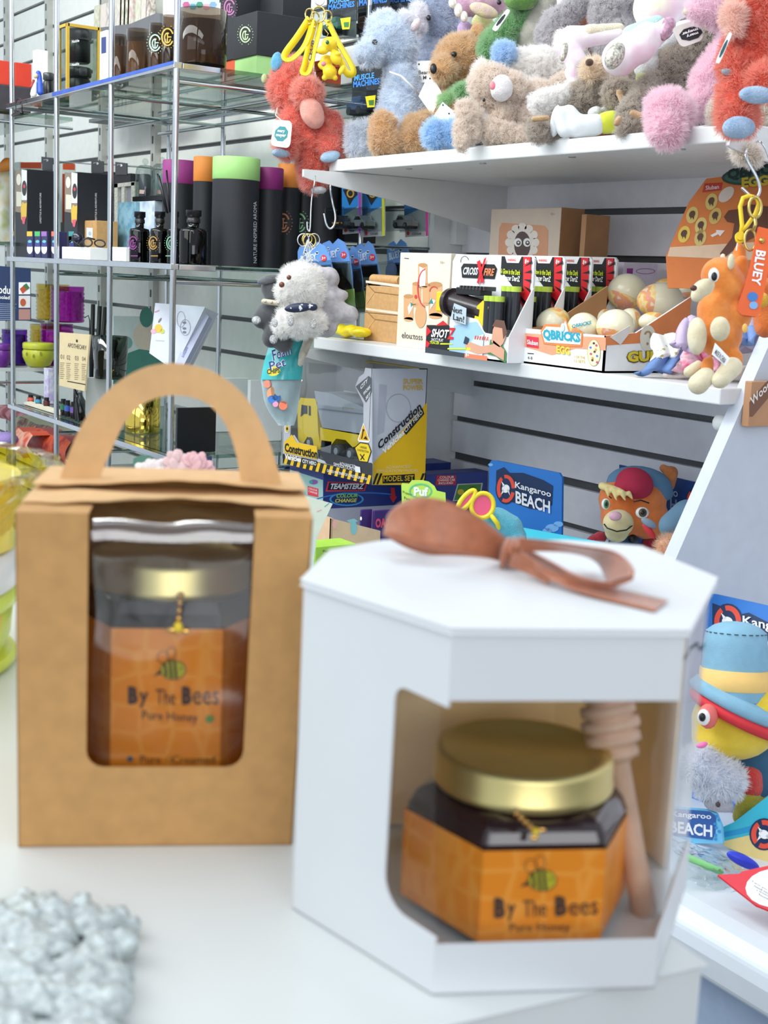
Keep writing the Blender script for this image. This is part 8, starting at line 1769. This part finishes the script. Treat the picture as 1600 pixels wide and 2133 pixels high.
# ---- crystals bottom left
def crys(x, y, r, D_, lb):
    g = MB(); random.seed(int(x))
    for k in range(46):
        a = random.uniform(0, 6.28); rr = r*math.sqrt(random.random()); c_ = onZ(x+rr*math.cos(a), y+rr*.75*math.sin(a), ZC+.006); g.ball(c_, random.uniform(.005, .009), SILV, 10)
    c_ = onZ(x, y, ZC)
    return single(g, 'crystal_cluster', lb, 'ornament', LO(c_), remesh=.0016, disp=.006, dscale=.004, smooth=1)
SILV = mat('C6CFCE', .3, .1, var=.15, scale=150, bump=.6, bscale=300)
g = MB(); random.seed(5)
outl_ = [(0, 1905), (60, 1865), (130, 1900), (180, 1868), (225, 1880), (262, 1910), (285, 1930), (262, 1985), (250, 2030), (245, 2080), (225, 2133), (100, 2140), (-40, 2140), (-60, 1950)]
for k in range(260):
    while True:
        x, y = random.uniform(-90, 285), random.uniform(1870, 2190)
        c_ = False; j = len(outl_)-1
        poly_ = outl_[:-4]+[(215, 2200), (-90, 2200), (-90, 1900)]
        j = len(poly_)-1
        for i in range(len(poly_)):
            if (poly_[i][1] > y) != (poly_[j][1] > y) and x < (poly_[j][0]-poly_[i][0])*(y-poly_[i][1])/(poly_[j][1]-poly_[i][1])+poly_[i][0]: c_ = not c_
            j = i
        if c_: break
    g.ball(onZ(x, y, ZC+.004+random.random()*.004), random.uniform(.0035, .0065), SILV, 8)
single(g, 'crystal_cluster', 'silvery grey crystal ornament cluster at the bottom left corner', 'ornament', LO(onZ(120, 2050, ZC)), remesh=.0014, disp=.005, dscale=.003, smooth=1)
# ---- yellow and lime glass at the left behind the kraft carrier
YG = film('F0E040', .80, .05, 1.5, 0, 1.3); YL2 = film('FFF07A', .9, .08, 1.45, 0, 1.3)
def circ_c(x, zt_, R): return None
c0 = onZ(38, 1436, ZC); cb = V((c0.x, c0.y, 0)); vd = V((cb.x, cb.y, 0)).normalized(); sdv = V((vd.y, -vd.x, 0))
sdv = sdv if sdv.dot(RGT) > 0 else -sdv
R1 = .075; cc_ = V((c0.x, c0.y, ZC))-sdv*.085+vd*.06
t = thing('lime_dish', 'lime and yellow stacked candle dish at the left edge of the counter', 'candle dish', cc_)
LM = spots([(.4, 'D2D848'), (.55, 'E6B84A'), (.62, 'C8D63E'), (.7, 'B9C832')], 12, .3)
zz = lambda y: Plane(cc_, -vd).px(15, y).z-ZC
hA, hB, hC, hD_ = zz(1345), zz(1250), zz(1215), zz(1180)
g = MB(); g.lathe(cc_, [(R1*1.05, 0), (R1*1.12, .003), (R1*1.12, hA*.9), (R1*1.1, hA)], mat('CBD83E', .3, var=.04), 48); g.build('saucer', t)
g = MB(); g.lathe(cc_+V((0, 0, hA)), [(R1*1.02, 0), (R1*1.08, (hB-hA)*.4), (R1*1.1, (hB-hA)*.9), (R1*1.06, hB-hA)], LM, 48); g.build('bowl', t)
g = MB(); g.lathe(cc_+V((0, 0, hB)), [(R1*1.1, 0), (R1*1.13, .002), (R1*1.13, hC-hB), (R1*1.0, hC-hB+.001), (.001, hC-hB+.001)], mat('CFE04A', .3, var=.03), 48); g.build('lid', t)
hE = zz(1135)
g = MB(); g.cyl(cc_+V((0, 0, hC+.001)), R1*1.15, hE-hC, mat('E4E6E4', .3), 48, b=.003); single(g, 'white_plate', 'white round plate between the lime dish and the yellow glass bowl', 'plate', LO(cc_+V((0, 0, hC+.001))))
cy_ = cc_+V((0, 0, hE+.002)); R2 = .104; hh = zz(965)-hE
t = thing('yellow_glass_bowl', 'large yellow cut glass bowl with scalloped rim at the left edge', 'bowl', cy_)
g = MB(); n = 96; prof = [(.70, 0), (.80, .12), (.86, .35), (.93, .55), (1.0, .72), (1.06, .85), (1.08, .95), (1.04, 1.0), (.97, .97), (.95, .8)]; vs = []; fs = []
for j, (r, h) in enumerate(prof):
    for i in range(n):
        a = 2*math.pi*i/n; k = 1+.018*math.cos(a*24+(math.pi if j % 2 else 0))+(.02*math.cos(a*12) if j > 5 else 0)
        vs.append(cy_+V((R2*r*k*math.cos(a), R2*r*k*math.sin(a), hh*h)))
for j in range(len(prof)-1):
    for i in range(n): fs.append((j*n+i, j*n+(i+1) % n, (j+1)*n+(i+1) % n, (j+1)*n+i))
g.add(vs, fs, YL2); g.build('cut_glass', t)
g = MB(); g.cyl(cy_+V((0, 0, .002)), R2*.84, hh*.8, mat('F6DC3C', .3, var=.12, scale=50, bump=1, bscale=70, coat=.6), 48); g.build('wax', t)
